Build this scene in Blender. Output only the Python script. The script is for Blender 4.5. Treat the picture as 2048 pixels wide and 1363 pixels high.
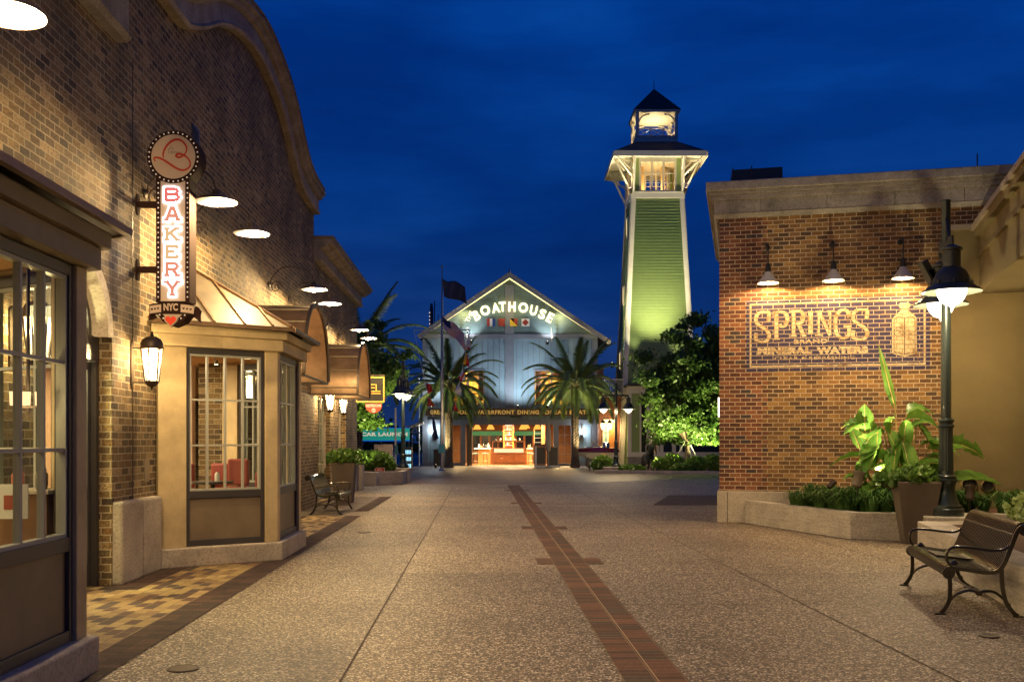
import bpy, bmesh, math, random
import numpy as np
from mathutils import Vector, Matrix
R = math.radians; PI = math.pi
scene = bpy.context.scene
for o in list(bpy.data.objects): bpy.data.objects.remove(o)
C = scene.collection
# ------------------------------------------------------------------ camera
F = 1950.0
cam = bpy.data.objects.new('camera', bpy.data.cameras.new('camera')); C.objects.link(cam)
cam.location = (0, 0, 1.6); cam.rotation_euler = (R(90), 0, 0)
cam.data.sensor_width = 36; cam.data.lens = 36 * F / 2048; cam.data.shift_y = 198.5 / 2048
cam.data.clip_end = 3000; cam.data.clip_start = 0.05
scene.camera = cam
# ------------------------------------------------------------------ world: dusk sky
W = bpy.data.worlds.new('World'); scene.world = W; W.use_nodes = True
nt = W.node_tree; nt.nodes.clear()
def N(nt, t, **k):
    n = nt.nodes.new(t)
    for a, b in k.items(): setattr(n, a, b)
    return n
def ramp(nt, stops, interp='LINEAR'):
    r = N(nt, 'ShaderNodeValToRGB'); cr = r.color_ramp; cr.interpolation = interp
    while len(cr.elements) < len(stops): cr.elements.new(0.5)
    for e, (p, c) in zip(cr.elements, stops): e.position = p; e.color = (*c, 1) if len(c) == 3 else c
    return r
tc = N(nt, 'ShaderNodeTexCoord'); sx = N(nt, 'ShaderNodeSeparateXYZ'); nt.links.new(tc.outputs['Generated'], sx.inputs[0])
rp = ramp(nt, [(0.0, (.010, .028, .11)), (.10, (.004, .027, .135)), (.22, (.0010, .0265, .165)), (.38, (.0006, .037, .235)), (1.0, (.0006, .034, .23))])
nt.links.new(sx.outputs['Z'], rp.inputs[0])
mp = N(nt, 'ShaderNodeMapping'); mp.inputs['Scale'].default_value = (1.2, 1.2, 5)
nt.links.new(tc.outputs['Generated'], mp.inputs[0])
nz = N(nt, 'ShaderNodeTexNoise'); nz.inputs['Scale'].default_value = 2.6; nz.inputs['Detail'].default_value = 6; nz.inputs['Roughness'].default_value = .55
nt.links.new(mp.outputs[0], nz.inputs['Vector'])
r2 = ramp(nt, [(.3, (.45, .60, .68)), (.5, (.9, .92, .93)), (.72, (2.4, 1.42, 1.25))]); nt.links.new(nz.outputs[0], r2.inputs[0])
mx = N(nt, 'ShaderNodeMix', data_type='RGBA', blend_type='MULTIPLY'); mx.inputs[0].default_value = 1
nt.links.new(rp.outputs[0], mx.inputs[6]); nt.links.new(r2.outputs[0], mx.inputs[7])
bg = N(nt, 'ShaderNodeBackground'); nt.links.new(mx.outputs[2], bg.inputs[0]); bg.inputs[1].default_value = 1.12
wo = N(nt, 'ShaderNodeOutputWorld'); nt.links.new(bg.outputs[0], wo.inputs[0])
scene.view_settings.view_transform = 'Standard'; scene.view_settings.look = 'None'
scene.view_settings.exposure = 0; scene.view_settings.gamma = 1
scene.render.engine = 'CYCLES'
cy = scene.cycles
cy.use_denoising = True; cy.max_bounces = 7; cy.diffuse_bounces = 3; cy.glossy_bounces = 3; cy.transmission_bounces = 4; cy.transparent_max_bounces = 12
cy.sample_clamp_indirect = 4; cy.sample_clamp_direct = 0; cy.caustics_reflective = False; cy.caustics_refractive = False
cy.use_light_tree = True
K = 2.0           # one gain for every lamp
WARM = (1, .70, .33); WARM2 = (1, .76, .48)
def lamp(kind, loc, power, color=WARM, size=.06, parent=None, rot=None, spot=None, blend=.5, name='light'):
    l = bpy.data.lights.new(name, kind); l.energy = power * K; l.color = color
    if kind == 'AREA': l.shape = 'SQUARE'; l.size = size
    else: l.shadow_soft_size = size
    if kind == 'SPOT': l.spot_size = R(spot); l.spot_blend = blend
    o = bpy.data.objects.new(name, l); C.objects.link(o); o.location = loc
    if rot is not None: o.rotation_euler = rot
    if parent: o.parent = parent
    return o
def aim(d):   # euler pointing -Z along d
    return Vector(d).to_track_quat('-Z', 'Y').to_euler()
# ------------------------------------------------------------------ mesh helpers
class MB:
    def __init__(s): s.v = []; s.f = []; s.m = []; s.mi = 0
    def add(s, vs, fs, T=None):
        b = len(s.v)
        s.v += [tuple(T(*p)) if T else tuple(p) for p in vs]
        s.f += [tuple(b + i for i in f) for f in fs]; s.m += [s.mi] * len(fs); return s
    def box(s, x0, x1, y0, y1, z0, z1, T=None):
        vs = [(x, y, z) for z in (z0, z1) for y in (y0, y1) for x in (x0, x1)]
        return s.add(vs, [(0, 2, 3, 1), (4, 5, 7, 6), (0, 1, 5, 4), (2, 6, 7, 3), (0, 4, 6, 2), (1, 3, 7, 5)], T)
    def prism(s, poly, z0, z1, T=None):   # poly in xy, extruded z
        n = len(poly)
        vs = [(x, y, z0) for x, y in poly] + [(x, y, z1) for x, y in poly]
        fs = [tuple(range(n))[::-1], tuple(range(n, 2 * n))] + [(i, (i + 1) % n, n + (i + 1) % n, n + i) for i in range(n)]
        return s.add(vs, fs, T)
    def frustum(s, p0, z0, p1, z1, T=None):
        n = len(p0); vs = [(x, y, z0) for x, y in p0] + [(x, y, z1) for x, y in p1]
        fs = [tuple(range(n))[::-1], tuple(range(n, 2 * n))] + [(i, (i + 1) % n, n + (i + 1) % n, n + i) for i in range(n)]
        return s.add(vs, fs, T)
    def lathe(s, prof, c=(0, 0, 0), n=24, T=None, caps=True):   # prof (r, z)
        vs = []; fs = []
        for r, z in prof:
            for i in range(n):
                a = 2 * PI * i / n; vs.append((c[0] + r * math.cos(a), c[1] + r * math.sin(a), c[2] + z))
        for j in range(len(prof) - 1):
            for i in range(n):
                k = (i + 1) % n; fs.append((j * n + i, j * n + k, (j + 1) * n + k, (j + 1) * n + i))
        if caps: fs.append(tuple(range(n))[::-1]); fs.append(tuple((len(prof) - 1) * n + i for i in range(n)))
        return s.add(vs, fs, T)
    def tube(s, path, r, n=8, T=None):
        P = [Vector(p) for p in path]; rs = r if isinstance(r, (list, tuple)) else [r] * len(P)
        vs = []; fs = []; up = None
        for i, p in enumerate(P):
            t = (P[min(i + 1, len(P) - 1)] - P[max(i - 1, 0)]).normalized()
            if up is None: up = t.orthogonal().normalized()
            up = (up - t * up.dot(t)); up = up.normalized() if up.length > 1e-6 else t.orthogonal().normalized()
            sd = t.cross(up)
            for k in range(n):
                a = 2 * PI * k / n; vs.append(tuple(p + (up * math.cos(a) + sd * math.sin(a)) * rs[i]))
        for j in range(len(P) - 1):
            for i in range(n):
                k = (i + 1) % n; fs.append((j * n + i, j * n + k, (j + 1) * n + k, (j + 1) * n + i))
        fs.append(tuple(range(n))[::-1]); fs.append(tuple((len(P) - 1) * n + i for i in range(n)))
        return s.add(vs, fs, T)
    def bar(s, a, b, w, h=None, T=None):   # square bar
        h = h or w; A = Vector(a); B = Vector(b); t = (B - A).normalized()
        up = Vector((0, 0, 1)) if abs(t.z) < .9 else Vector((0, 1, 0))
        sd = t.cross(up).normalized() * w / 2; up = sd.cross(t).normalized() * h / 2
        vs = [tuple(p + q) for p in (A, B) for q in (-sd - up, sd - up, sd + up, -sd + up)]
        return s.add(vs, [(0, 3, 2, 1), (4, 5, 6, 7), (0, 1, 5, 4), (1, 2, 6, 5), (2, 3, 7, 6), (3, 0, 4, 7)], T)
    def sweep(s, pts, prof, T=None, closed=False):   # pts 2D path (a,b), prof (off along normal, depth) ; T(a,b,depth)
        n = len(pts); vs = []; fs = []; m = len(prof)
        for i, p in enumerate(pts):
            q0 = pts[max(i - 1, 0)]; q1 = pts[min(i + 1, n - 1)]
            tx, ty = q1[0] - q0[0], q1[1] - q0[1]; l = math.hypot(tx, ty) or 1; nx, ny = -ty / l, tx / l
            for o, d in prof: vs.append((p[0] + nx * o, p[1] + ny * o, d))
        for i in range(n - 1):
            for k in range(m):
                k2 = (k + 1) % m; fs.append((i * m + k, i * m + k2, (i + 1) * m + k2, (i + 1) * m + k))
        fs.append(tuple(range(m))[::-1]); fs.append(tuple((n - 1) * m + k for k in range(m)))
        return s.add(vs, fs, T)
    def sphere(s, c, r, n=12, m=8, T=None, sz=1):
        prof = [(max(1e-4, r * math.sin(PI * j / m)), -r * sz * math.cos(PI * j / m)) for j in range(m + 1)]
        return s.lathe(prof, c, n, T)
def link(name, me, mats, parent=None, smooth=False, bev=0, sharp=35):
    if not isinstance(mats, (list, tuple)): mats = [mats]
    for m in mats: me.materials.append(m)
    if smooth:
        me.polygons.foreach_set('use_smooth', [True] * len(me.polygons)); me.set_sharp_from_angle(angle=R(sharp))
    o = bpy.data.objects.new(name, me); C.objects.link(o)
    if parent: o.parent = parent
    if bev:
        b = o.modifiers.new('bevel', 'BEVEL'); b.width = bev; b.segments = 2; b.limit_method = 'ANGLE'; b.harden_normals = False
    return o
def part(name, mb, mats, parent=None, smooth=False, bev=0, sharp=35, fix=True):
    me = bpy.data.meshes.new(name); me.from_pydata(mb.v, [], mb.f)
    if len(set(mb.m)) > 1: me.polygons.foreach_set('material_index', mb.m)
    if fix:
        bm = bmesh.new(); bm.from_mesh(me); bmesh.ops.recalc_face_normals(bm, faces=bm.faces); bm.to_mesh(me); bm.free()
    me.update()
    return link(name, me, mats, parent, smooth, bev, sharp)
def tag(o, label=None, cat=None, group=None, kind=None):
    if label: o['label'] = label
    if cat: o['category'] = cat
    if group: o['group'] = group
    if kind: o['kind'] = kind
    return o
def thing(name, label, cat, loc=(0, 0, 0), rz=0, group=None):
    o = bpy.data.objects.new(name, None); C.objects.link(o); o.empty_display_size = .2
    o.location = loc; o.rotation_euler = (0, 0, rz); return tag(o, label, cat, group)
def kids(o): return [c for c in bpy.data.objects if c.parent == o]
def copy_tree(o, parent=None, **k):
    c = o.copy(); C.objects.link(c); c.parent = parent
    for ch in kids(o): copy_tree(ch, c)
    for a, b in k.items():
        if a == 'label': c['label'] = b
        elif a == 'loc': c.location = b
        elif a == 'rz': c.rotation_euler = (0, 0, b)
        elif a == 'scale': c.scale = (b, b, b)
    return c
def quads(name, V, n, mats, parent=None, mi=None):   # fast numpy quad cloud: V (4n,3)
    me = bpy.data.meshes.new(name)
    me.vertices.add(4 * n); me.vertices.foreach_set('co', np.asarray(V, dtype=np.float32).ravel())
    me.loops.add(4 * n); me.loops.foreach_set('vertex_index', np.arange(4 * n, dtype=np.int32))
    me.polygons.add(n); me.polygons.foreach_set('loop_start', np.arange(0, 4 * n, 4, dtype=np.int32))
    me.polygons.foreach_set('loop_total', np.full(n, 4, dtype=np.int32))
    if mi is not None: me.polygons.foreach_set('material_index', np.asarray(mi, dtype=np.int32))
    me.update(calc_edges=True); me.validate()
    return link(name, me, mats, parent)
def poly_shape(loops, depth, res=1):   # filled 2D outline with holes -> (verts, faces), z 0..depth
    cu = bpy.data.curves.new('shape', 'CURVE'); cu.dimensions = '2D'; cu.fill_mode = 'BOTH'; cu.extrude = depth / 2
    for lp in loops:
        sp = cu.splines.new('POLY'); sp.points.add(len(lp) - 1); sp.use_cyclic_u = True
        for i, p in enumerate(lp): sp.points[i].co = (p[0], p[1], 0, 1)
    return conv(cu, depth)
def conv(cu, depth):
    ob = bpy.data.objects.new('tmp', cu); C.objects.link(ob); bpy.context.view_layer.update()
    dg = bpy.context.evaluated_depsgraph_get(); me = bpy.data.meshes.new_from_object(ob.evaluated_get(dg))
    vs = [(v.co.x, v.co.y, v.co.z + depth / 2) for v in me.vertices]; fs = [tuple(p.vertices) for p in me.polygons]
    bpy.data.objects.remove(ob); bpy.data.meshes.remove(me)
    return vs, fs
def text_shape(txt, size, depth=.004, bold=0.0, space=1.0, res=3, align='CENTER', shear=0):
    cu = bpy.data.curves.new('txt', 'FONT'); cu.body = txt; cu.size = size; cu.extrude = depth / 2; cu.offset = bold
    cu.space_character = space; cu.resolution_u = res; cu.align_x = align; cu.shear = shear
    return conv(cu, depth)
def extent(vs):
    xs = [v[0] for v in vs]; ys = [v[1] for v in vs]; return min(xs), max(xs), min(ys), max(ys)
def fit(vs, x0, x1, y0, y1):
    a, b, c, d = extent(vs); return [(x0 + (v[0] - a) / (b - a) * (x1 - x0), y0 + (v[1] - c) / (d - c) * (y1 - y0), v[2]) for v in vs]
def stroke(mb, pts, w, z0, z1, T=None, jit=[0]):
    jit[0] = (jit[0] + 1) % 7; e = jit[0] * .0004
    for i in range(len(pts) - 1):
        e += .00015
        (x0, y0), (x1, y1) = pts[i], pts[i + 1]; l = math.hypot(x1 - x0, y1 - y0); nx, ny = -(y1 - y0) / l * w / 2, (x1 - x0) / l * w / 2
        mb.prism([(x0 + nx, y0 + ny), (x0 - nx, y0 - ny), (x1 - nx, y1 - ny), (x1 + nx, y1 + ny)], z0, z1 + e, T)
# ------------------------------------------------------------------ material helpers
def mat(name, color, rough=.6, metal=0, bump=0, bscale=40, var=0, vscale=3, spec=.5, emis=None, estr=0, trans=0, coat=0):
    m = bpy.data.materials.new(name); m.use_nodes = True; nt = m.node_tree; b = nt.nodes['Principled BSDF']
    b.inputs['Base Color'].default_value = (*color, 1); b.inputs['Roughness'].default_value = rough; b.inputs['Metallic'].default_value = metal
    b.inputs['Specular IOR Level'].default_value = spec; b.inputs['Coat Weight'].default_value = coat
    tc = N(nt, 'ShaderNodeTexCoord')
    if var:
        nz = N(nt, 'ShaderNodeTexNoise'); nz.inputs['Scale'].default_value = vscale; nz.inputs['Detail'].default_value = 6; nz.inputs['Roughness'].default_value = .65
        nt.links.new(tc.outputs['Object'], nz.inputs['Vector'])
        lo = tuple(max(0, c * (1 - var)) for c in color); hi = tuple(min(1, c * (1 + var)) for c in color)
        r = ramp(nt, [(.3, lo), (.7, hi)]); nt.links.new(nz.outputs[0], r.inputs[0]); nt.links.new(r.outputs[0], b.inputs['Base Color'])
    if bump:
        n2 = N(nt, 'ShaderNodeTexNoise'); n2.inputs['Scale'].default_value = bscale; n2.inputs['Detail'].default_value = 4
        nt.links.new(tc.outputs['Object'], n2.inputs['Vector'])
        bp = N(nt, 'ShaderNodeBump'); bp.inputs['Strength'].default_value = bump; bp.inputs['Distance'].default_value = .01
        nt.links.new(n2.outputs[0], bp.inputs['Height']); nt.links.new(bp.outputs[0], b.inputs['Normal'])
    if emis: b.inputs['Emission Color'].default_value = (*emis, 1); b.inputs['Emission Strength'].default_value = estr
    return m
def emit(name, color, strength):
    m = bpy.data.materials.new(name); m.use_nodes = True; nt = m.node_tree; nt.nodes.clear()
    e = N(nt, 'ShaderNodeEmission'); e.inputs[0].default_value = (*color, 1); e.inputs[1].default_value = strength
    o = N(nt, 'ShaderNodeOutputMaterial'); nt.links.new(e.outputs[0], o.inputs[0]); return m
def leafmat(name, c1, c2, trans=.35, rough=.5, scale=1.5):
    m = bpy.data.materials.new(name); m.use_nodes = True; nt = m.node_tree; nt.nodes.clear()
    tc = N(nt, 'ShaderNodeTexCoord'); nz = N(nt, 'ShaderNodeTexNoise'); nz.inputs['Scale'].default_value = scale; nz.inputs['Detail'].default_value = 8; nz.inputs['Roughness'].default_value = .7
    nt.links.new(tc.outputs['Object'], nz.inputs['Vector']); r = ramp(nt, [(.3, c1), (.68, c2)]); nt.links.new(nz.outputs[0], r.inputs[0])
    p = N(nt, 'ShaderNodeBsdfPrincipled'); p.inputs['Roughness'].default_value = rough; nt.links.new(r.outputs[0], p.inputs['Base Color'])
    t = N(nt, 'ShaderNodeBsdfTranslucent'); nt.links.new(r.outputs[0], t.inputs[0])
    mx = N(nt, 'ShaderNodeMixShader'); mx.inputs[0].default_value = trans; nt.links.new(p.outputs[0], mx.inputs[1]); nt.links.new(t.outputs[0], mx.inputs[2])
    o = N(nt, 'ShaderNodeOutputMaterial'); nt.links.new(mx.outputs[0], o.inputs[0]); return m
def glassmat(name, tint=(.9, .93, .9), gl=.0, rough=.0):
    m = bpy.data.materials.new(name); m.use_nodes = True; nt = m.node_tree; nt.nodes.clear()
    t = N(nt, 'ShaderNodeBsdfTransparent'); t.inputs[0].default_value = (*tint, 1)
    g = N(nt, 'ShaderNodeBsdfGlossy'); g.inputs['Roughness'].default_value = rough
    lw = N(nt, 'ShaderNodeLayerWeight'); fr = N(nt, 'ShaderNodeMath', operation='POWER'); nt.links.new(lw.outputs['Facing'], fr.inputs[0]); fr.inputs[1].default_value = 5
    fm = N(nt, 'ShaderNodeMath', operation='MULTIPLY_ADD'); nt.links.new(fr.outputs[0], fm.inputs[0]); fm.inputs[1].default_value = .22; fm.inputs[2].default_value = .02; fr = fm
    ad = N(nt, 'ShaderNodeMath', operation='ADD', use_clamp=True); ad.inputs[1].default_value = gl; nt.links.new(fr.outputs[0], ad.inputs[0])
    mx = N(nt, 'ShaderNodeMixShader'); nt.links.new(ad.outputs[0], mx.inputs[0]); nt.links.new(t.outputs[0], mx.inputs[1]); nt.links.new(g.outputs[0], mx.inputs[2])
    o = N(nt, 'ShaderNodeOutputMaterial'); nt.links.new(mx.outputs[0], o.inputs[0]); return m
def frosted(name, w=.35):
    m = bpy.data.materials.new(name); m.use_nodes = True; nt = m.node_tree; nt.nodes.clear()
    t = N(nt, 'ShaderNodeBsdfTransparent'); d = N(nt, 'ShaderNodeBsdfTranslucent'); d.inputs[0].default_value = (1, .95, .85, 1)
    mx = N(nt, 'ShaderNodeMixShader'); mx.inputs[0].default_value = w; nt.links.new(t.outputs[0], mx.inputs[1]); nt.links.new(d.outputs[0], mx.inputs[2])
    o = N(nt, 'ShaderNodeOutputMaterial'); nt.links.new(mx.outputs[0], o.inputs[0]); return m
def brickmat(name, stops, mortar, bw=.203, rh=.081, ms=.007, plane='wall', stops2=None, split=None, offset=.5, bump=.6, paint=None, wear=.5, rough=.85, dirt=.3, mortar_noise=1, bigvar=0, ds=2.0):
    """running bond; plane wall: u=x+y, v=z ; plane floor: u=y, v=x ; paint = colour laid over the bricks"""
    m = bpy.data.materials.new(name); m.use_nodes = True; nt = m.node_tree; b = nt.nodes['Principled BSDF']; b.inputs['Roughness'].default_value = rough
    L = nt.links.new
    tc = N(nt, 'ShaderNodeTexCoord'); sp = N(nt, 'ShaderNodeSeparateXYZ'); L(tc.outputs['Object'], sp.inputs[0]); cb = N(nt, 'ShaderNodeCombineXYZ')
    if plane == 'wall':
        ad = N(nt, 'ShaderNodeMath', operation='ADD'); L(sp.outputs['X'], ad.inputs[0]); L(sp.outputs['Y'], ad.inputs[1]); L(ad.outputs[0], cb.inputs[0]); L(sp.outputs['Z'], cb.inputs[1])
    elif plane == 'floor': L(sp.outputs['Y'], cb.inputs[0]); L(sp.outputs['X'], cb.inputs[1])
    else: L(sp.outputs['X'], cb.inputs[0]); L(sp.outputs['Y'], cb.inputs[1])
    # slight wobble so courses are not ruler straight
    wn = N(nt, 'ShaderNodeTexNoise'); wn.inputs['Scale'].default_value = 14; L(cb.outputs[0], wn.inputs['Vector'])
    vs = N(nt, 'ShaderNodeVectorMath', operation='SCALE'); vs.inputs['Scale'].default_value = .012; L(wn.outputs['Color'], vs.inputs[0])
    va = N(nt, 'ShaderNodeVectorMath', operation='ADD'); L(cb.outputs[0], va.inputs[0]); L(vs.outputs[0], va.inputs[1])
    bt = N(nt, 'ShaderNodeTexBrick', offset=offset); L(va.outputs[0], bt.inputs['Vector'])
    bt.inputs['Color1'].default_value = (0, 0, 0, 1); bt.inputs['Color2'].default_value = (1, 1, 1, 1); bt.inputs['Mortar'].default_value = (.5, .5, .5, 1)
    for k, v in (('Scale', 1), ('Mortar Size', ms), ('Mortar Smooth', .25), ('Bias', 0), ('Brick Width', bw), ('Row Height', rh)): bt.inputs[k].default_value = v
    n1 = N(nt, 'ShaderNodeTexNoise'); n1.inputs['Scale'].default_value = 38; n1.inputs['Detail'].default_value = 5; n1.inputs['Roughness'].default_value = .7; L(cb.outputs[0], n1.inputs['Vector'])
    def tone(st):
        r = ramp(nt, st, 'CONSTANT' if len(st) > 3 else 'LINEAR'); L(bt.outputs['Color'], r.inputs[0]); return r.outputs[0]
    col = tone(stops)
    if stops2:
        c2 = tone(stops2)
        row = N(nt, 'ShaderNodeMath', operation='DIVIDE'); L(sp.outputs['Z'], row.inputs[0]); row.inputs[1].default_value = rh
        fl = N(nt, 'ShaderNodeMath', operation='FLOOR'); L(row.outputs[0], fl.inputs[0])
        md = N(nt, 'ShaderNodeMath', operation='FLOORED_MODULO'); L(fl.outputs[0], md.inputs[0]); md.inputs[1].default_value = 2
        ml = N(nt, 'ShaderNodeMath', operation='MULTIPLY_ADD'); L(md.outputs[0], ml.inputs[0]); ml.inputs[1].default_value = bw / 2; ml.inputs[2].default_value = split
        gt = N(nt, 'ShaderNodeMath', operation='GREATER_THAN'); L(ad.outputs[0], gt.inputs[0]); L(ml.outputs[0], gt.inputs[1])
        mm = N(nt, 'ShaderNodeMix', data_type='RGBA'); L(gt.outputs[0], mm.inputs[0]); L(col, mm.inputs[6]); L(c2, mm.inputs[7]); col = mm.outputs[2]
    if paint:
        pn = N(nt, 'ShaderNodeTexNoise'); pn.inputs['Scale'].default_value = 3.2; pn.inputs['Detail'].default_value = 9; pn.inputs['Roughness'].default_value = .75; L(cb.outputs[0], pn.inputs['Vector'])
        pr = ramp(nt, [(wear - .06, (1, 1, 1)), (wear + .10, (.15, .15, .15))]); L(pn.outputs[0], pr.inputs[0])
        mm = N(nt, 'ShaderNodeMix', data_type='RGBA'); L(pr.outputs[0], mm.inputs[0]); L(col, mm.inputs[6]); mm.inputs[7].default_value = (*paint, 1); col = mm.outputs[2]
    # grain
    gr = ramp(nt, [(.25, (1 - dirt,) * 3), (.75, (1 + dirt,) * 3)]); L(n1.outputs[0], gr.inputs[0])
    mg = N(nt, 'ShaderNodeMix', data_type='RGBA', blend_type='MULTIPLY'); mg.inputs[0].default_value = 1; L(col, mg.inputs[6]); L(gr.outputs[0], mg.inputs[7])
    mo = N(nt, 'ShaderNodeMix', data_type='RGBA'); L(bt.outputs['Fac'], mo.inputs[0]); L(mg.outputs[2], mo.inputs[6]); mo.inputs[7].default_value = (*mortar, 1)
    out = mo.outputs[2]
    if bigvar:
        bn = N(nt, 'ShaderNodeTexNoise'); bn.inputs['Scale'].default_value = ds; bn.inputs['Detail'].default_value = 5; L(tc.outputs['Object'], bn.inputs['Vector'])
        br = ramp(nt, [(.3, (1 - bigvar,) * 3), (.7, (1 + bigvar * .5,) * 3)]); L(bn.outputs[0], br.inputs[0])
        mb_ = N(nt, 'ShaderNodeMix', data_type='RGBA', blend_type='MULTIPLY'); mb_.inputs[0].default_value = 1; L(out, mb_.inputs[6]); L(br.outputs[0], mb_.inputs[7]); out = mb_.outputs[2]
    L(out, b.inputs['Base Color'])
    inv = N(nt, 'ShaderNodeMath', operation='MULTIPLY_ADD'); L(bt.outputs['Fac'], inv.inputs[0]); inv.inputs[1].default_value = -1; inv.inputs[2].default_value = 1
    h = N(nt, 'ShaderNodeMath', operation='MULTIPLY_ADD'); L(n1.outputs[0], h.inputs[0]); h.inputs[1].default_value = .45; L(inv.outputs[0], h.inputs[2])
    h2 = N(nt, 'ShaderNodeMath', operation='MULTIPLY_ADD'); L(bt.outputs['Color'], h2.inputs[0]); h2.inputs[1].default_value = .35; L(h.outputs[0], h2.inputs[2])
    bp = N(nt, 'ShaderNodeBump'); bp.inputs['Strength'].default_value = bump; bp.inputs['Distance'].default_value = .008; L(h2.outputs[0], bp.inputs['Height']); L(bp.outputs[0], b.inputs['Normal'])
    return m
def concrete(name, c, var=.25, board=0, rough=.85, streak=0):
    m = mat(name, c, rough, var=var, vscale=2.2, bump=.25, bscale=60); nt = m.node_tree; b = nt.nodes['Principled BSDF']; L = nt.links.new
    src = b.inputs['Base Color'].links[0].from_socket
    tc = N(nt, 'ShaderNodeTexCoord'); n = N(nt, 'ShaderNodeTexNoise'); n.inputs['Scale'].default_value = 35; n.inputs['Detail'].default_value = 8; L(tc.outputs['Object'], n.inputs['Vector'])
    r = ramp(nt, [(.32, (.62, .6, .57)), (.5, (1, 1, 1)), (.75, (1.12, 1.12, 1.1))]); L(n.outputs[0], r.inputs[0])
    mm = N(nt, 'ShaderNodeMix', data_type='RGBA', blend_type='MULTIPLY'); mm.inputs[0].default_value = .8; L(src, mm.inputs[6]); L(r.outputs[0], mm.inputs[7]); out = mm.outputs[2]
    # pits
    v = N(nt, 'ShaderNodeTexVoronoi'); v.inputs['Scale'].default_value = 11; L(tc.outputs['Object'], v.inputs['Vector'])
    vr = ramp(nt, [(.03, (.45, .42, .38)), (.07, (1, 1, 1))]); L(v.outputs['Distance'], vr.inputs[0])
    m2 = N(nt, 'ShaderNodeMix', data_type='RGBA', blend_type='MULTIPLY'); m2.inputs[0].default_value = .7; L(out, m2.inputs[6]); L(vr.outputs[0], m2.inputs[7]); out = m2.outputs[2]
    if board:
        sp = N(nt, 'ShaderNodeSeparateXYZ'); L(tc.outputs['Object'], sp.inputs[0])
        mp = N(nt, 'ShaderNodeMapping'); mp.inputs['Scale'].default_value = (1.2, 1.2, 26); L(tc.outputs['Object'], mp.inputs[0])
        gn = N(nt, 'ShaderNodeTexNoise'); gn.inputs['Scale'].default_value = 2.5; gn.inputs['Detail'].default_value = 8; L(mp.outputs[0], gn.inputs['Vector'])
        gr = ramp(nt, [(.3, (.72, .7, .66)), (.7, (1.1, 1.1, 1.1))]); L(gn.outputs[0], gr.inputs[0])
        m3 = N(nt, 'ShaderNodeMix', data_type='RGBA', blend_type='MULTIPLY'); m3.inputs[0].default_value = .8; L(out, m3.inputs[6]); L(gr.outputs[0], m3.inputs[7]); out = m3.outputs[2]
        q = N(nt, 'ShaderNodeMath', operation='DIVIDE'); L(sp.outputs['Z'], q.inputs[0]); q.inputs[1].default_value = board
        fr = N(nt, 'ShaderNodeMath', operation='FRACT'); L(q.outputs[0], fr.inputs[0])
        br = ramp(nt, [(0, (.45, .43, .4)), (.03, (1, 1, 1))]); L(fr.outputs[0], br.inputs[0])
        m4 = N(nt, 'ShaderNodeMix', data_type='RGBA', blend_type='MULTIPLY'); m4.inputs[0].default_value = .8; L(out, m4.inputs[6]); L(br.outputs[0], m4.inputs[7]); out = m4.outputs[2]
    L(out, b.inputs['Base Color']); return m
M = {}
M['brick_l'] = brickmat('brown_brick', [(0, (.055, .036, .02)), (.08, (.11, .07, .032)), (.28, (.165, .105, .044)), (.48, (.215, .14, .056)), (.66, (.12, .085, .042)), (.78, (.185, .108, .038)), (.92, (.30, .205, .10))], (.40, .32, .20), ms=.0085, bump=1.6, dirt=1.0, bigvar=.5, ds=.9)
RS = [(0, (.10, .035, .02)), (.2, (.16, .055, .028)), (.42, (.22, .08, .035)), (.6, (.13, .05, .035)), (.75, (.26, .10, .045)), (.9, (.06, .04, .04))]
RS2 = [(0, (.105, .052, .022)), (.16, (.19, .095, .030)), (.33, (.27, .138, .042)), (.46, (.14, .073, .027)), (.62, (.215, .112, .038)), (.80, (.085, .05, .025)), (.88, (.32, .175, .052))]
M['brick_r'] = brickmat('orange_brick', RS, (.56, .42, .26), ms=.008, stops2=RS2, split=.812, bump=1.3, dirt=.8, bigvar=.4, ds=1.0)
M['brick_navy'] = brickmat('navy_painted_brick', RS2, (.50, .38, .25), ms=.0065, paint=(.035, .028, .075), wear=.60, dirt=.5)
M['brick_cream'] = brickmat('cream_painted_brick', RS2, (.24, .15, .075), ms=.0055, paint=(.58, .46, .27), wear=.545, dirt=.6)
M['brick_line'] = brickmat('brown_painted_brick', RS2, (.30, .2, .12), ms=.005, paint=(.10, .06, .04), wear=.7, dirt=.3)
M['conc'] = concrete('smooth_concrete', (.42, .36, .28), .22)
M['conc2'] = concrete('cast_stone', (.30, .265, .22), .38)
M['board'] = concrete('board_formed_concrete', (.46, .42, .35), .2, board=.15)
M['stucco'] = mat('tan_stucco', (.165, .125, .052), .9, bump=.5, bscale=160, var=.10, vscale=1.2)
M['stucco_cap'] = mat('stucco_cap', (.28, .23, .16), .8, bump=.2, bscale=80, var=.15)
M['post'] = mat('beige_painted_wood', (.47, .36, .19), .65, bump=.3, bscale=50, var=.24, vscale=2.2)
M['fascia'] = mat('brown_painted_wood', (.21, .16, .10), .6, bump=.25, bscale=60, var=.15, vscale=3)
M['panel'] = mat('bronze_panel', (.17, .125, .075), .5, bump=.12, bscale=120, var=.28, vscale=1.6)
M['frame'] = mat('dark_bronze_frame', (.045, .04, .038), .42, bump=.05)
M['muntin'] = mat('grey_muntin', (.33, .33, .28), .4)
M['copper'] = mat('copper_roof', (.12, .096, .066), .55, metal=.35, var=.35, vscale=2.5, bump=.12, bscale=6)
M['copper2'] = mat('aged_copper', (.20, .125, .07), .38, metal=.6, var=.35, vscale=3, bump=.1, bscale=8)
M['bronze'] = mat('dark_bronze', (.07, .05, .035), .45, metal=.6, bump=.1)
M['black'] = mat('black_iron', (.018, .016, .014), .5, metal=.3)
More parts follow.
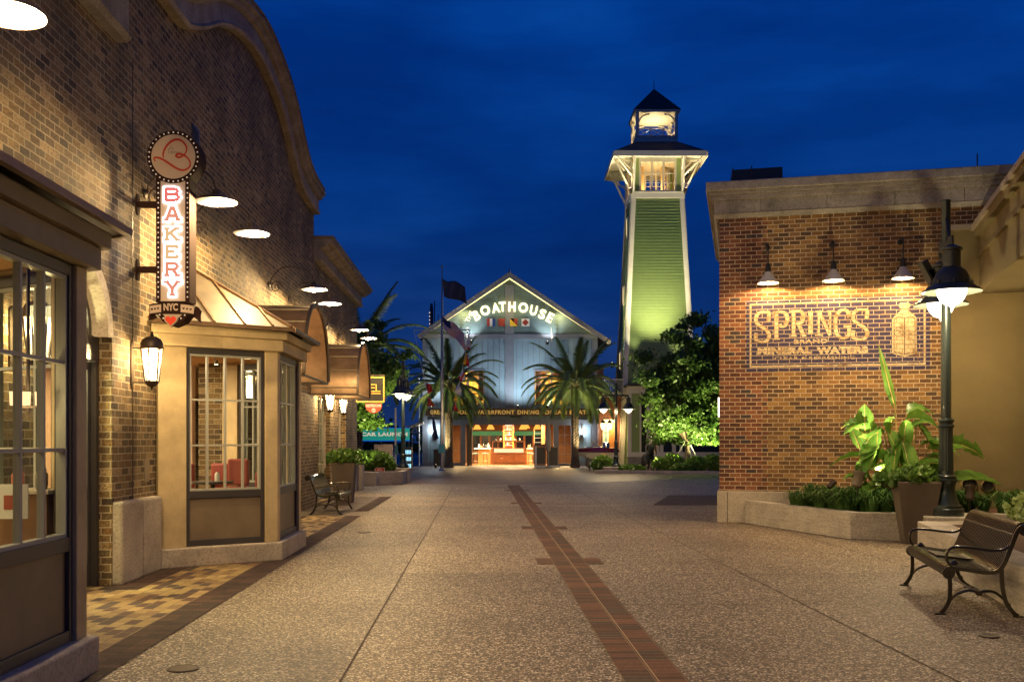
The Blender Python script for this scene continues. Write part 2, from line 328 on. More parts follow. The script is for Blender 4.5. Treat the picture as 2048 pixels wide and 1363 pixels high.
M['green_iron'] = mat('dark_green_iron', (.018, .028, .028), .35, metal=.4, bump=.08, bscale=30, coat=.3)
M['hood'] = mat('lamp_hood_iron', (.028, .032, .03), .4, metal=.4)
M['bench'] = mat('bronze_bench_paint', (.05, .042, .026), .28, metal=.7, coat=.5)
M['white'] = mat('white_paint', (.72, .70, .64), .55, bump=.08, var=.06)
M['shade_in'] = mat('white_enamel', (.85, .82, .75), .4); M['hood_in'] = mat('grey_green_enamel', (.035, .045, .038), .5)
M['glass'] = glassmat('window_glass')
M['frost'] = frosted('lantern_glass', .12)
M['bulb'] = emit('warm_bulb', (1, .80, .52), 32)
M['bulb_s'] = emit('soft_bulb', (1, .72, .42), 18)
def globemat():
    m = bpy.data.materials.new('opal_globe'); m.use_nodes = True; nt = m.node_tree; nt.nodes.clear()
    e = N(nt, 'ShaderNodeEmission'); e.inputs[0].default_value = (1, .88, .68, 1); e.inputs[1].default_value = 12
    t = N(nt, 'ShaderNodeBsdfTransparent'); mx = N(nt, 'ShaderNodeMixShader'); mx.inputs[0].default_value = .5; nt.links.new(t.outputs[0], mx.inputs[1]); nt.links.new(e.outputs[0], mx.inputs[2])
    o = N(nt, 'ShaderNodeOutputMaterial'); nt.links.new(mx.outputs[0], o.inputs[0]); return m
M['globe'] = globemat()
M['pot'] = mat('dark_fiberstone', (.10, .075, .055), .75, bump=.2, bscale=50, var=.15)
M['soil'] = mat('bark_mulch', (.10, .05, .028), .95, bump=1, bscale=30, var=.5, vscale=40)
M['bark'] = mat('tree_bark', (.16, .12, .08), .9, bump=.8, bscale=18, var=.35, vscale=6)
M['palmbark'] = mat('palm_bark', (.13, .095, .06), .9, bump=1, bscale=14, var=.5, vscale=9)
M['leaf_tree'] = leafmat('oak_foliage', (.035, .08, .014), (.10, .19, .03), .4)
M['leaf_palm'] = leafmat('palm_foliage', (.08, .14, .035), (.19, .27, .08), .4, .6)
M['leaf_shrub'] = leafmat('shrub_foliage', (.05, .12, .015), (.16, .28, .035), .35, scale=3)
M['leaf_bop'] = leafmat('bird_of_paradise_leaf', (.06, .15, .02), (.16, .30, .05), .4, .35, 4)
M['leaf_ivy'] = leafmat('ivy_leaf', (.05, .12, .018), (.15, .27, .045), .25, .4, 8)
M['leaf_grass'] = leafmat('border_grass', (.03, .09, .018), (.09, .20, .04), .25, .45, 5)
M['leaf_pale'] = leafmat('pale_shrub_leaf', (.20, .30, .08), (.42, .50, .20), .3, .5, 8)
# ------------------------------------------------------------------ frames
LA = math.atan(.0308); LO = (-4.008, 0, 0)
RA = -math.atan(.236); RO = (4.04, 19.0, 0)
SA = -R(17.45); SO = (8.58, 17.94, 0)
def place(o, loc, rz): o.location = loc; o.rotation_euler = (0, 0, rz); return o
def inL(n, s, z=0):
    c, si = math.cos(LA), math.sin(LA); return (LO[0] + n * c - s * si, n * si + s * c, z)
def inR(r, m, z=0):   # m towards the street
    c, si = math.cos(RA), math.sin(RA); y = -m; return (RO[0] + r * c - y * si, RO[1] + r * si + y * c, z)
def gp(x, y, z=0):    # where the sight line of a photo measurement meets height z
    Y = F * (1.6 - z) / (y - 880); return ((x - 1024) * Y / F, Y, z)
def at(x, y, Y): return ((x - 1024) * Y / F, Y, 1.6 + (880 - y) * Y / F)
# ------------------------------------------------------------------ ground
def aggregate():
    m = bpy.data.materials.new('exposed_aggregate'); m.use_nodes = True; nt = m.node_tree; b = nt.nodes['Principled BSDF']; L = nt.links.new
    tc = N(nt, 'ShaderNodeTexCoord'); v = N(nt, 'ShaderNodeTexVoronoi'); v.inputs['Scale'].default_value = 78; L(tc.outputs['Object'], v.inputs['Vector'])
    sp = N(nt, 'ShaderNodeSeparateColor'); L(v.outputs['Color'], sp.inputs[0])
    r = ramp(nt, [(0, (.05, .032, .020)), (.24, (.17, .12, .068)), (.48, (.30, .22, .13)), (.70, (.42, .33, .21)), (.87, (1.0, .88, .68))], 'CONSTANT'); L(sp.outputs[0], r.inputs[0])
    e = ramp(nt, [(.45, (1, 1, 1)), (.9, (.6, .56, .5))]); L(v.outputs['Distance'], e.inputs[0])
    n = N(nt, 'ShaderNodeTexNoise'); n.inputs['Scale'].default_value = .5; n.inputs['Detail'].default_value = 9; n.inputs['Roughness'].default_value = .62; L(tc.outputs['Object'], n.inputs['Vector'])
    g = ramp(nt, [(.3, (.66, .63, .60)), (.5, (.95, .95, .95)), (.72, (1.18, 1.16, 1.12))]); L(n.outputs[0], g.inputs[0])
    n3 = N(nt, 'ShaderNodeTexNoise'); n3.inputs['Scale'].default_value = 16; n3.inputs['Detail'].default_value = 4; L(tc.outputs['Object'], n3.inputs['Vector'])
    g3 = ramp(nt, [(.35, (.80, .79, .78)), (.65, (1.15, 1.15, 1.15))]); L(n3.outputs[0], g3.inputs[0])
    col = r.outputs[0]
    sb = N(nt, 'ShaderNodeTexBrick', offset=.35); L(tc.outputs['Object'], sb.inputs['Vector'])
    for k_, v_ in (('Scale', 1), ('Mortar Size', 0), ('Brick Width', 4.1), ('Row Height', 5.9)): sb.inputs[k_].default_value = v_
    sb.inputs['Color1'].default_value = (.66, .65, .64, 1); sb.inputs['Color2'].default_value = (.90, .88, .84, 1)
    st_ = N(nt, 'ShaderNodeTexNoise'); st_.inputs['Scale'].default_value = 1.7; st_.inputs['Detail'].default_value = 10; st_.inputs['Roughness'].default_value = .7; st_.inputs['Distortion'].default_value = .6; L(tc.outputs['Object'], st_.inputs['Vector'])
    sr = ramp(nt, [(.30, (.60, .57, .54)), (.42, (1, 1, 1)), (.70, (1.06, 1.05, 1.04))]); L(st_.outputs[0], sr.inputs[0])
    gv_ = N(nt, 'ShaderNodeTexVoronoi'); gv_.inputs['Scale'].default_value = 1.3; L(tc.outputs['Object'], gv_.inputs['Vector'])
    gr_ = ramp(nt, [(.020, (.45, .43, .42)), (.035, (1, 1, 1))]); L(gv_.outputs['Distance'], gr_.inputs[0])
    for s, f in ((gr_.outputs[0], 1), (sb.outputs['Color'], 1), (sr.outputs[0], .9), (g3.outputs[0], 1), (g.outputs[0], 1), (e.outputs[0], .9)):
        mm = N(nt, 'ShaderNodeMix', data_type='RGBA', blend_type='MULTIPLY'); mm.inputs[0].default_value = f; L(col, mm.inputs[6]); L(s, mm.inputs[7]); col = mm.outputs[2]
    L(col, b.inputs['Base Color']); b.inputs['Roughness'].default_value = .62
    iv = N(nt, 'ShaderNodeMath', operation='SUBTRACT'); iv.inputs[0].default_value = 1; L(v.outputs['Distance'], iv.inputs[1])
    bp = N(nt, 'ShaderNodeBump'); bp.inputs['Strength'].default_value = .55; bp.inputs['Distance'].default_value = .006; L(iv.outputs[0], bp.inputs['Height']); L(bp.outputs[0], b.inputs['Normal'])
    return m
M['agg'] = aggregate()
M['blue_vent'] = mat('blue_grey_louvre', (.05, .055, .10), .5)
M['joint'] = mat('joint_line', (.05, .035, .022), .95)
M['soldier'] = brickmat('dark_brown_paver', [(0, (.035, .016, .010)), (.3, (.06, .028, .016)), (.55, (.045, .022, .014)), (.8, (.08, .038, .022))], (.02, .012, .008), bw=.10, rh=.215, ms=.004, plane='floor', offset=0, bump=.5, dirt=.6, rough=.9, bigvar=.35)
M['soldier2'] = brickmat('brown_strip_paver', [(0, (.075, .028, .015)), (.3, (.12, .045, .022)), (.55, (.06, .036, .024)), (.8, (.145, .055, .028))], (.19, .125, .07), bw=.10, rh=.21, ms=.005, plane='floor', offset=0, bump=.5, dirt=.6, rough=.9, bigvar=.35)
M['paver'] = brickmat('yellow_brown_paver', [(0, (.34, .24, .09)), (.20, (.09, .042, .025)), (.36, (.42, .30, .125)), (.50, (.20, .12, .05)), (.64, (.06, .036, .028)), (.78, (.30, .20, .08))], (.20, .14, .07), bw=.225, rh=.112, ms=.006, plane='floor', bump=.5, dirt=.4, rough=.8, bigvar=.2)
M['plaza'] = brickmat('plaza_paver', [(0, (.07, .04, .025)), (.3, (.11, .06, .035)), (.6, (.045, .03, .022)), (.8, (.14, .085, .05))], (.03, .022, .016), bw=.22, rh=.11, ms=.005, plane='floorx', bump=.4, dirt=.4, rough=.55, bigvar=.4, ds=.6)
def sheet(name, polys, m, loc=(0, 0, 0), rz=0, kind='structure'):
    b = MB()
    for p in polys: b.add([(x, y, 0) for x, y in p], [tuple(range(len(p)))])
    o = part(name, b, m, fix=False); tag(o, kind=kind); return place(o, loc, rz)
sheet('ground', [[(-300, -60), (300, -60), (300, 700), (-300, 700)]], M['agg'])
# longitudinal joints (parallel to the left building) and cross joints
jl = []
def strip_(x0, y0, x1, y1, w):
    l = math.hypot(x1 - x0, y1 - y0); nx, ny = -(y1 - y0) / l * w / 2, (x1 - x0) / l * w / 2
    return [(x0 + nx, y0 + ny), (x0 - nx, y0 - ny), (x1 - nx, y1 - ny), (x1 + nx, y1 + ny)]
jl.append(strip_(-.93, 0, -.93 - .0326 * 35, 35, .014))
jl.append(strip_(3.13, 2, 3.13 - .0355 * 33, 33, .012))
jl.append(strip_(5.3, 4, 5.3 - .036 * 13, 17, .012))
for y in (4.6, 9.5, 14.8, 20.6, 27.8): jl.append(strip_(-2.6 - .034 * y, y, 3.9, y, .009))
for y in (11.9, 17.2): jl.append(strip_(.9, y, 5.0, y - .5, .009))
sheet('paving_joints', jl, M['joint'], (0, 0, .004))
# centre brick strip with its cross bars, one polygon each, in the left frame (x from axis 1.17)
cs = []
def cx(y): return 1.17 - .0325 * y
cs.append([(cx(1) - .215, 1), (cx(1) + .215, 1), (cx(34.8) + .215, 34.8), (cx(34.8) - .215, 34.8)])
cs_o = sheet('brick_strip', [[(-.215, 1), (.215, 1), (.215, 34.8), (-.215, 34.8)]], M['soldier2'], (1.17, 0, .008), math.atan(.0325))
cb_ = []
for y, h in ((12.9, .43), (17.8, .41), (24.8, .39), (31.0, .4), (8.2 - 4, .4)):
    for sg in (-1, 1): cb_.append([(sg * .214, y - .3), (sg * (h), y - .3), (sg * (h), y + .3), (sg * .214, y + .3)][::sg])
sheet('brick_strip_crossbars', cb_, M['soldier2'], (1.17, 0, .0085), math.atan(.0325))
sheet('strip_joint', [strip_(0.01, 1, 0.01, 30, .007)], mat('pale_grout', (.42, .30, .17), .9), (1.17, 0, .0115), math.atan(.0325))
# entrance paving beside the left building
bands = [(-6, 20.6), (21.9, 27.6)]
sheet('entrance_paving', [[(-.3, a), (1.13, a), (1.13, b), (-.3, b)] for a, b in bands[:1]], M['paver'], (LO[0], 0, .004), LA)
sheet('far_entrance_paving', [[(-.3, a), (1.13, a), (1.13, b), (-.3, b)] for a, b in bands[1:]], M['plaza'], (LO[0], 0, .004), LA)
bd = []
for a, b in bands: bd += [[(1.13, a), (1.45, a), (1.45, b), (1.13, b)]]
sheet('paving_border', bd, M['soldier'], (LO[0], 0, .008), LA)
sheet('paving_border_wall', [[(-.1, 10.4), (.33, 10.4), (.33, 12.6), (-.1, 12.6)], [(-.1, 15.5), (.35, 15.5), (.35, 20.5), (-.1, 20.5)]], M['soldier'], (LO[0], 0, .0085), LA)
sheet('dark_paving_patch', [[(3.46, 24.0), (6.2, 24.0), (6.5, 28.4), (4.57, 28.4)]], M['soldier'], (0, 0, .004))
edge = [(-9, 35.3), (-3.6, 35.3), (.0, 35.0), (.8, 34.7), (2.6, 36.0), (4.8, 38.0), (8.6, 40.5), (40, 43)]
sheet('plaza_paving', [edge + [(40, 90), (-40, 90), (-40, 35.3)]], M['plaza'], (0, 0, .005))
sheet('curb_edge', [strip_(a[0], a[1], b[0], b[1], .12) for a, b in zip(edge[:-2], edge[1:-1])], M['conc'], (0, 0, .009))
# manhole cover and small drains
def cover(x, y, r, lab):
    b = MB(); b.lathe([(r, 0), (r, .006), (r * .93, .010), (r * .9, .006)], n=32)
    for i in range(-8, 9):
        w = math.sqrt(max(0, .84 - (i / 9.5) ** 2)) * r
        b.box(i * r / 9 - r * .025, i * r / 9 + r * .025, -w, w, .006, .009)
    o = part('drain_cover', b, M['bronze'], smooth=True); place(o, gp(x, y)[:2] + (.001,), 0); tag(o, lab, 'drain cover')
cover(366, 1337, .11, 'round iron drain cover in the paving by the near left corner')
cover(728, 1064, .12, 'small iron drain cover in the paving left of the long joint')
cover(1978, 1272, .085, 'small round drain cover in front of the bronze bench')
# ------------------------------------------------------------------ left brick building
store = thing('brick_store', 'long dark brown brick shop building with curved camelback parapet and bay windows', 'building', LO, LA)
BC = [5.87, 13.85]
top = [(10.9, 7.12), (12.8, 7.12), (13.35, 7.22), (14.02, 7.5), (14.78, 7.87), (15.7, 8.18), (16.6, 8.36), (17.4, 8.42), (18.2, 8.36), (19.1, 8.2), (19.9, 7.9), (20.6, 7.52), (21.3, 7.22), (22.2, 7.08), (23.6, 7.05)]
def smooth_path(p, k=6):
    out = []
    for i in range(len(p) - 1):
        p0 = p[max(i - 1, 0)]; p1 = p[i]; p2 = p[i + 1]; p3 = p[min(i + 2, len(p) - 1)]
        for j in range(k):
            t = j / k; out.append(tuple(.5 * (2 * b + (c - a) * t + (2 * a - 5 * b + 4 * c - d) * t * t + (3 * b - a - 3 * c + d) * t ** 3) for a, b, c, d in zip(p0, p1, p2, p3)))
    return out + [p[-1]]
TOP = smooth_path(top)
DC, DR = 9.87, .86; SPR = 2.73
outline = [(-10, 0), (DC - DR, 0), (DC - DR, SPR)] + [(DC - DR * math.cos(PI * i / 24), SPR + DR * math.sin(PI * i / 24)) for i in range(1, 24)] + [(DC + DR, SPR), (DC + DR, 0), (31.75, 0), (31.75, 6.2), (23.6, 6.2)] + TOP[::-1] + [(10.9, 6.5), (-10, 6.5)]
holes = [[(c - 1.62, .12), (c + 1.6, .12), (c + 1.6, 2.9), (c - 1.62, 2.9)] for c in BC]
WIN = [(16.3, 18.7, .05, 3.2), (19.9, 21.2, .75, 2.75), (24.25, 26.15, .05, 2.7), (27.7, 29.2, .75, 2.75)]
holes += [[(a, z0), (b, z0), (b, z1), (a, z1)] for a, b, z0, z1 in WIN]
v, f = poly_shape([outline] + holes, .34)
b = MB(); b.add([(p[2] - .40, p[0], p[1]) for p in v], f)      # face at n=-.06
b.box(-8, -.4, 31.41, 31.75, 0, 6.2); b.box(-8, -.4, 23.3, 23.6, 6.2, 7.0)
part('wall', b, M['brick_l'], store)
# parapet cornice swept along the curve: normal offset, depth n
prof = [(0, -.06), (0, .07), (.05, .10), (.08, .06), (.34, .06), (.36, .13), (.40, .16), (.44, .16), (.46, .22), (.54, .22), (.54, -.42)]
b = MB(); b.sweep(TOP, [(o, d) for o, d in prof], T=lambda a, z, d: (d, a, z))
part('parapet_cornice', b, M['conc2'], store)
b = MB()      # coping tiles over the curve
rng = random.Random(3)
for i in range(0, len(TOP) - 2, 1):
    a0, a1 = TOP[i], TOP[i + 1]; tx, ty = a1[0] - a0[0], a1[1] - a0[1]; l = math.hypot(tx, ty); nx, ny = -ty / l, tx / l
    h = .545; e = .05 + rng.random() * .012
    pts = [(-.25, .24), (-.25, .28)]
    vs = []
    for (px, py) in (a0, a1):
        for o, d in ((h, -.44), (h, .26), (h + e, .20), (h + e, -.38)): vs.append((d, px + nx * o + tx * .02, py + ny * o))
    b.add(vs, [(0, 1, 2, 3), (4, 7, 6, 5), (0, 4, 5, 1), (1, 5, 6, 2), (2, 6, 7, 3), (3, 7, 4, 0)])
part('coping_tiles', b, M['fascia'], store)
def straight_cornice(name, s0, s1, z0, hh, ext=.06, proj=.38):
    pr = [(0, -.40), (0, .06), (.05, .12), (.09, .08), (hh * .62, .08), (hh * .66, proj * .55), (hh * .74, proj * .7), (hh * .8, proj * .7), (hh * .84, proj), (hh, proj), (hh, -.42)]
    b = MB(); b.sweep([(s0, z0), (s1, z0)], pr, T=lambda a, z, d: (d, a, z)); return part(name, b, M['conc2'], store)
straight_cornice('cornice', 23.62, 31.95, 5.95, .52)
b = MB(); b.box(-.45, .42, 23.61, 32.0, 6.471, 6.55); part('roof_edge', b, M['fascia'], store)
straight_cornice('cornice', -10, 10.85, 6.02, .85, proj=.55)
b = MB(); b.box(-.059, -.045, 13.66, 14.0, 5.78, 6.04)
for i in range(5): z = 5.80 + i * .045; b.add([(-.045, 13.68, z + .035), (-.045, 13.98, z + .035), (-.03, 13.98, z), (-.03, 13.68, z)], [(0, 1, 2, 3)])
part('louvre_vent', b, M['blue_vent'], store)
# plinth blocks
b = MB()
for s0, s1 in ((10.74, 11.4), (11.405, 12.06), (15.66, 16.25), (18.75, 19.8), (21.25, 24.2), (26.2, 27.6), (29.3, 31.3)):
    if s0 < 15: b.box(-.40, .055, s0, s1, 0, .92)
part('stone_plinth', b, M['conc'], store, bev=.03)
b = MB(); b.box(-.06, .02, 31.0, 31.9, 0, .95); b.box(.022, .16, 31.45, 31.9, 0, .95); part('corner_plinth', b, M['conc'], store, bev=.02)
b = MB()      # brick sills under the far windows
for a, bb, z0, z1 in WIN:
    if z0 > .5: b.box(-.055, .03, a - .06, bb + .06, z0 - .09, z0)
part('brick_sill', b, M['brick_l'], store)
# expansion joint and small plate in the brick
b = MB(); b.box(-.061, -.055, 11.345, 11.36, .92, 6.0); part('expansion_joint', b, M['bronze'], store)
# arch surround (concrete archivolt lining the opening)
b = MB(); ap = [(DC - DR, 0.02)] + [(DC - DR * math.cos(PI * i / 24), SPR + DR * math.sin(PI * i / 24)) for i in range(25)] + [(DC + DR, 0.02)]
b.sweep([p for p in ap if p[1] >= SPR - .001], [(0, -.38), (0, -.045), (-.14, -.045), (-.14, -.38)], T=lambda a, z, d: (d, a, z))
part('arch_surround', b, M['conc'], store)
# arched doors in the opening
def door_leaf(s0, s1):
    b = MB(); n0, n1 = -.30, -.25
    for a0, a1 in ((s0, s0 + .09), (s1 - .09, s1)): b.box(n0, n1, a0, a1, .02, 2.45)
    for z0, z1 in ((.02, .28), (1.0, 1.1), (2.36, 2.45)): b.box(n0, n1, s0 + .09, s1 - .09, z0, z1)
    d = part('door', b, M['frame'], store, bev=.004)
    g = MB(); g.box(-.28, -.272, s0 + .09, s1 - .09, .28, 1.0); g.box(-.28, -.272, s0 + .09, s1 - .09, 1.1, 2.36); part('door_glass', g, M['glass'], d)
    h = MB(); hs = s1 - .12 if s0 < DC - .1 else s0 + .12
    h.tube([(-.25, hs, 1.0), (-.19, hs, 1.02), (-.19, hs, 1.35), (-.25, hs, 1.37)], .012); part('handle', h, M['muntin'], d, smooth=True)
door_leaf(DC - .76, DC - .005); door_leaf(DC + .005, DC + .76)
b = MB(); b.box(-.34, -.2, DC - .85, DC - .77, .02, SPR); b.box(-.34, -.2, DC + .77, DC + .85, .02, SPR); b.box(-.34, -.18, DC - .77, DC + .77, 2.46, 2.62); b.box(-.33, -.2, DC - .77, DC + .77, 2.621, 2.73)
for i in (-1, 0, 1): a = PI / 2 + i * PI / 4; b.bar((-.27, DC + .06 * math.cos(a), SPR), (-.27, DC + .7 * math.cos(a), SPR + .7 * math.sin(a)), .03, .03)
b.sweep([(DC - .7 * math.cos(PI * i / 24), SPR + .7 * math.sin(PI * i / 24)) for i in range(25)], [(0, -.33), (0, -.22), (-.06, -.22), (-.06, -.33)], T=lambda a, z, d: (d, a, z))
part('door_frame', b, M['frame'], store)
b = MB(); b.add([(-.275, DC - .69 * math.cos(PI * i / 24), SPR + .69 * math.sin(PI * i / 24)) for i in range(25)], [tuple(range(25))]); part('fanlight_glass', b, M['glass'], store)
# simple windows / shop doors farther along
for a, bb, z0, z1 in WIN:
    b = MB(); n0, n1 = -.30, -.22
    for s in (a, bb - .06): b.box(n0, n1, s, s + .06, z0, z1)
    for z in (z0, z1 - .06): b.box(n0, n1, a + .06, bb - .06, z, z + .06)
    w = part('window', b, M['muntin'], store)
    b = MB(); k = max(2, round((bb - a) / .45))
    for i in range(1, k): s = a + (bb - a) * i / k; b.box(-.28, -.25, s - .014, s + .014, z0 + .06, z1 - .06)
    for i in range(1, 4): z = z0 + (z1 - z0) * i / 4; b.box(-.279, -.251, a + .06, bb - .06, z - .012, z + .012)
    part('muntins', b, M['muntin'], w)
    b = MB(); b.box(-.268, -.262, a + .06, bb - .06, z0 + .06, z1 - .06); part('pane', b, M['glass'], w)
# ---- bay windows
def bay(c):
    P = [(0, c - 1.80), (1.35, c - .90), (1.35, c + .87), (0, c + 1.75)]
    def off(d, P=P):
        out = []
        nr = []
        for i in range(3):
            dx, dy = P[i + 1][0] - P[i][0], P[i + 1][1] - P[i][1]; l = math.hypot(dx, dy); nr.append((dy / l, -dx / l))
        for i in range(4):
            if i == 0: out.append((P[0][0], P[0][1] + nr[0][1] * d / abs(nr[0][1]) if 0 else P[0][1] - d / nr[0][0] * 0 - d * 1.2)); continue
            if i == 3: out.append((P[3][0], P[3][1] + d * 1.2)); continue
            a, b_ = nr[i - 1], nr[i]; k = 1 + a[0] * b_[0] + a[1] * b_[1]; out.append((P[i][0] + (a[0] + b_[0]) * d / k, P[i][1] + (a[1] + b_[1]) * d / k))
        return out
    def ring(b, d0, d1, z0, z1, back=-.05):
        o = off(d0); i_ = off(d1); poly = [(back, o[0][1])] + o + [(back, o[3][1]), (back, i_[3][1])] + i_[::-1] + [(back, i_[0][1])]
        b.prism(poly, z0, z1)
    b = MB(); ring(b, 0, -.34, 0, .25); base = part('bay_window', b, M['conc'], store, bev=.018)
    base['label'] = 'bay window with beige posts and copper roof'
    posts = []; frame = MB(); panel = MB(); mun = MB(); gl = MB()
    Q = off(-.07)
    for i in range(3):
        (x0, y0), (x1, y1) = Q[i], Q[i + 1]; l = math.hypot(x1 - x0, y1 - y0); tx, ty = (x1 - x0) / l, (y1 - y0) / l; nx, ny = ty, -tx
        T = lambda a, d, z: (x0 + tx * a + nx * d, y0 + ty * a + ny * d, z)
        T = (lambda x0, y0, tx, ty, nx, ny: (lambda a, d, z: (x0 + tx * a + nx * d, y0 + ty * a + ny * d, z)))(x0, y0, tx, ty, nx, ny)
        wl, wr = {0: (.33, .17), 1: (.17, .17), 2: (.17, .33)}[i]
        posts.append(MB().box(0 if i else -.02, wl, -.16, -.001 * i, .251, 2.78, T)); posts.append(MB().box(l - wr, l - (.001 if i < 2 else 0), -.161, -.001 * (i + 1), .251, 2.78, T))
        a0, a1 = wl, l - wr
        for q0, q1 in ((a0, a0 + .05), (a1 - .05, a1)): frame.box(q0, q1, -.13, -.03, .251, 2.779, T)
        for z0, z1 in ((.251, .33), (.86, .955), (2.70, 2.779)): frame.box(a0 + .05, a1 - .05, -.129, -.031, z0, z1, T)
        panel.box(a0 + .05, a1 - .05, -.10, -.06, .33, .86, T)
        k = 4; zz = (.955, 2.70)
        for q0, q1 in ((a0 + .05, a0 + .075), (a1 - .075, a1 - .05)): mun.box(q0, q1, -.11, -.045, zz[0], zz[1], T)
        for z in (zz[0], zz[1] - .025): mun.box(a0 + .075, a1 - .075, -.109, -.046, z, z + .025, T)
        for j in range(1, k): q = a0 + .05 + (a1 - a0 - .1) * j / k; mun.box(q - .013, q + .013, -.10, -.055, zz[0], zz[1], T)
        for j in (1, 2): z = zz[0] + (zz[1] - zz[0]) * j / 3; mun.box(a0 + .05, a1 - .05, -.099, -.056, z - .012, z + .012, T)
        gl.box(a0 + .06, a1 - .06, -.082, -.076, zz[0], zz[1], T)
    for pm in posts: part('corner_post', pm, M['post'], base, bev=.006)
    part('window_frame', frame, M['frame'], base, bev=.004); part('lower_panel', panel, M['panel'], base)
    part('muntins', mun, M['muntin'], base); part('glass', gl, M['glass'], base)
    b = MB(); ring(b, .01, -.3, 2.781, 2.93); ring(b, .07, -.3, 2.931, 3.04); part('fascia', b, M['fascia'] if c < 8 else M['post'], base, bev=.006)
    # roof
    E = off(.14); E[0] = (-.05, E[0][1]); E[3] = (-.05, E[3][1]); A = (-.05, c, 3.95)
    b = MB(); n = 4; vs = [(x, y, 3.045) for x, y in E] + [A] + [(x, y, 3.085) for x, y in E] + [(A[0], A[1], A[2] + .04)]
    b.add(vs, [(5, 6, 9), (6, 7, 9), (7, 8, 9), (0, 1, 6, 5), (1, 2, 7, 6), (2, 3, 8, 7), (0, 4, 1), (1, 4, 2), (2, 4, 3)])
    rf = part('roof', b, M['copper'], base)
    b = MB(); Az = Vector((A[0], A[1], A[2] + .055))
    for i in range(4): b.bar((E[i][0], E[i][1], 3.10), Az, .035, .03)
    def seam(i, t):     # standing seam: square to the eave up to the hip
        p0 = Vector((E[i][0], E[i][1], 3.10)); p1 = Vector((E[i + 1][0], E[i + 1][1], 3.10)); p = p0.lerp(p1, t)
        e = (p1 - p0).normalized(); mid = p0 + e * e.dot(Az - p0); up = Az - mid; apex_t = (mid - p0).length / (p1 - p0).length
        k = t / apex_t if t < apex_t else (1 - t) / (1 - apex_t); b.bar(p, p + up * min(k, .98), .022, .028)
    for i, ts in ((0, (.22, .44, .66, .86)), (1, (.17, .34, .5, .66, .83)), (2, (.14, .34, .56, .78))):
        for t in ts: seam(i, t)
    part('standing_seams', b, M['copper2'], rf)
    b = MB(); G = off(.17)
    for i in range(3): b.bar((max(G[i][0], 0), G[i][1], 3.06), (max(G[i + 1][0], 0), G[i + 1][1], 3.06), .05, .05)
    part('gutter', b, M['copper2'], rf)
for c in BC: bay(c)
# ---- room inside
M['plaster_pink'] = mat('peach_plaster', (.62, .36, .22), .8, var=.05)
M['plaster_cream'] = mat('cream_plaster', (.52, .40, .24), .8, var=.08)
M['wood_floor'] = mat('wood_floor', (.18, .09, .04), .4, var=.3, vscale=5)
M['ceil_in'] = mat('shop_ceiling', (.55, .36, .17), .8)
b = MB(); b.box(-6.0, -.42, -10, 31.3, -.15, -.002 + .012); part('shop_floor', b, M['wood_floor'], store)
b = MB(); b.box(-6.0, -.401, -10, 31.3, 2.92, 3.1); part('shop_ceiling', b, M['ceil_in'], store)
b = MB()
for c in BC:   # bay ceilings
    b.prism([(-.40, c - 1.5), (1.0, c - .85), (1.0, c + .82), (-.40, c + 1.5)], 2.80, 2.86)
part('bay_ceiling', b, M['ceil_in'], store)
b = MB(); b.box(-6.2, -6.0, -10, 31.3, -.1, 3.0); part('shop_back_wall', b, M['plaster_cream'], store)
b = MB(); b.box(-6, -1.15, 17.4, 17.6, .01, 2.92); b.box(-6, -2.4, 11.6, 11.8, .01, 2.92); part('partition_wall', b, M['plaster_pink'], store)
b = MB(); b.box(-.49, -.402, 15.5, 16.2, .01, 2.92); b.box(-.74, -.402, 7.7, 8.3, .01, 2.92); part('brick_pier', b, M['brick_l'], store)
b = MB(); b.box(-1.5, -1.25, 9.3, 9.55, .01, 2.92); part('orange_column', b, mat('orange_column', (.45, .17, .07), .5), store)
lamp('AREA', inL(-.9, 14.1, 2.78), 45, (1, .72, .42), 1.1, rot=(0, 0, 0)); lamp('AREA', inL(-3.2, 15.5, 2.88), 150, (1, .72, .45), 2)
lamp('AREA', inL(-2.6, 6.2, 2.88), 130, (1, .78, .42), 1.6); lamp('AREA', inL(-2.6, 9.8, 2.88), 150, (1, .85, .45), 1.4); lamp('AREA', inL(-2.6, 25.5, 2.88), 80, (1, .7, .4), 1.6)
lamp('AREA', inL(-.6, 5.6, 2.78), 35, (1, .75, .42), 1.0)
M['bar'] = mat('brown_cabinet', (.20, .10, .045), .5, var=.2); M['booth_j'] = mat('red_jar', (.35, .08, .05), .3)
# booth seats behind the bakery window
M['booth'] = mat('pink_leather', (.30, .06, .05), .4, bump=.1, bscale=20, var=.1)
def booth(n, s, w, h, lab, rz=0):
    t = thing('booth_seat', lab, 'seat', inL(n, s), LA + rz, 'booth seats in the bakery')
    b = MB(); b.box(-w / 2, w / 2, -.07, .07, .45, .45 + (h - .45) * .55); b.box(-w / 2, w / 2, -.06, .06, .45 + (h - .45) * .56, h); part('backrest', b, M['booth'], t, bev=.03)
    b = MB(); b.box(-w / 2, w / 2, .071, .36, .12, .45); part('seat', b, M['booth'], t, bev=.03)
    b = MB(); b.box(-w / 2 + .03, w / 2 - .03, -.05, .33, .0, .12); part('base', b, M['frame'], t)
booth(-.30, 14.1, .30, 1.27, 'red padded booth seat at the left edge of the bakery window')
booth(.03, 14.85, .27, 1.25, 'pink padded booth seat standing before the brick pier')
booth(.45, 14.25, .30, 1.33, 'tallest red booth seat, right of the brick pier')
booth(.66, 14.7, .14, 1.12, 'low pink booth seat farthest right in the bakery window')
t = thing('display_stand', 'brown display stand with jars seen through the nearest window', 'display stand', inL(.95, 6.62), LA)
b = MB(); b.box(-.16, .16, -.16, .16, .0, 1.24); part('cabinet', b, M['bar'], t); b = MB(); b.box(-.18, .18, -.18, .18, 1.241, 1.27); part('counter_top', b, M['conc'], t, bev=.004)
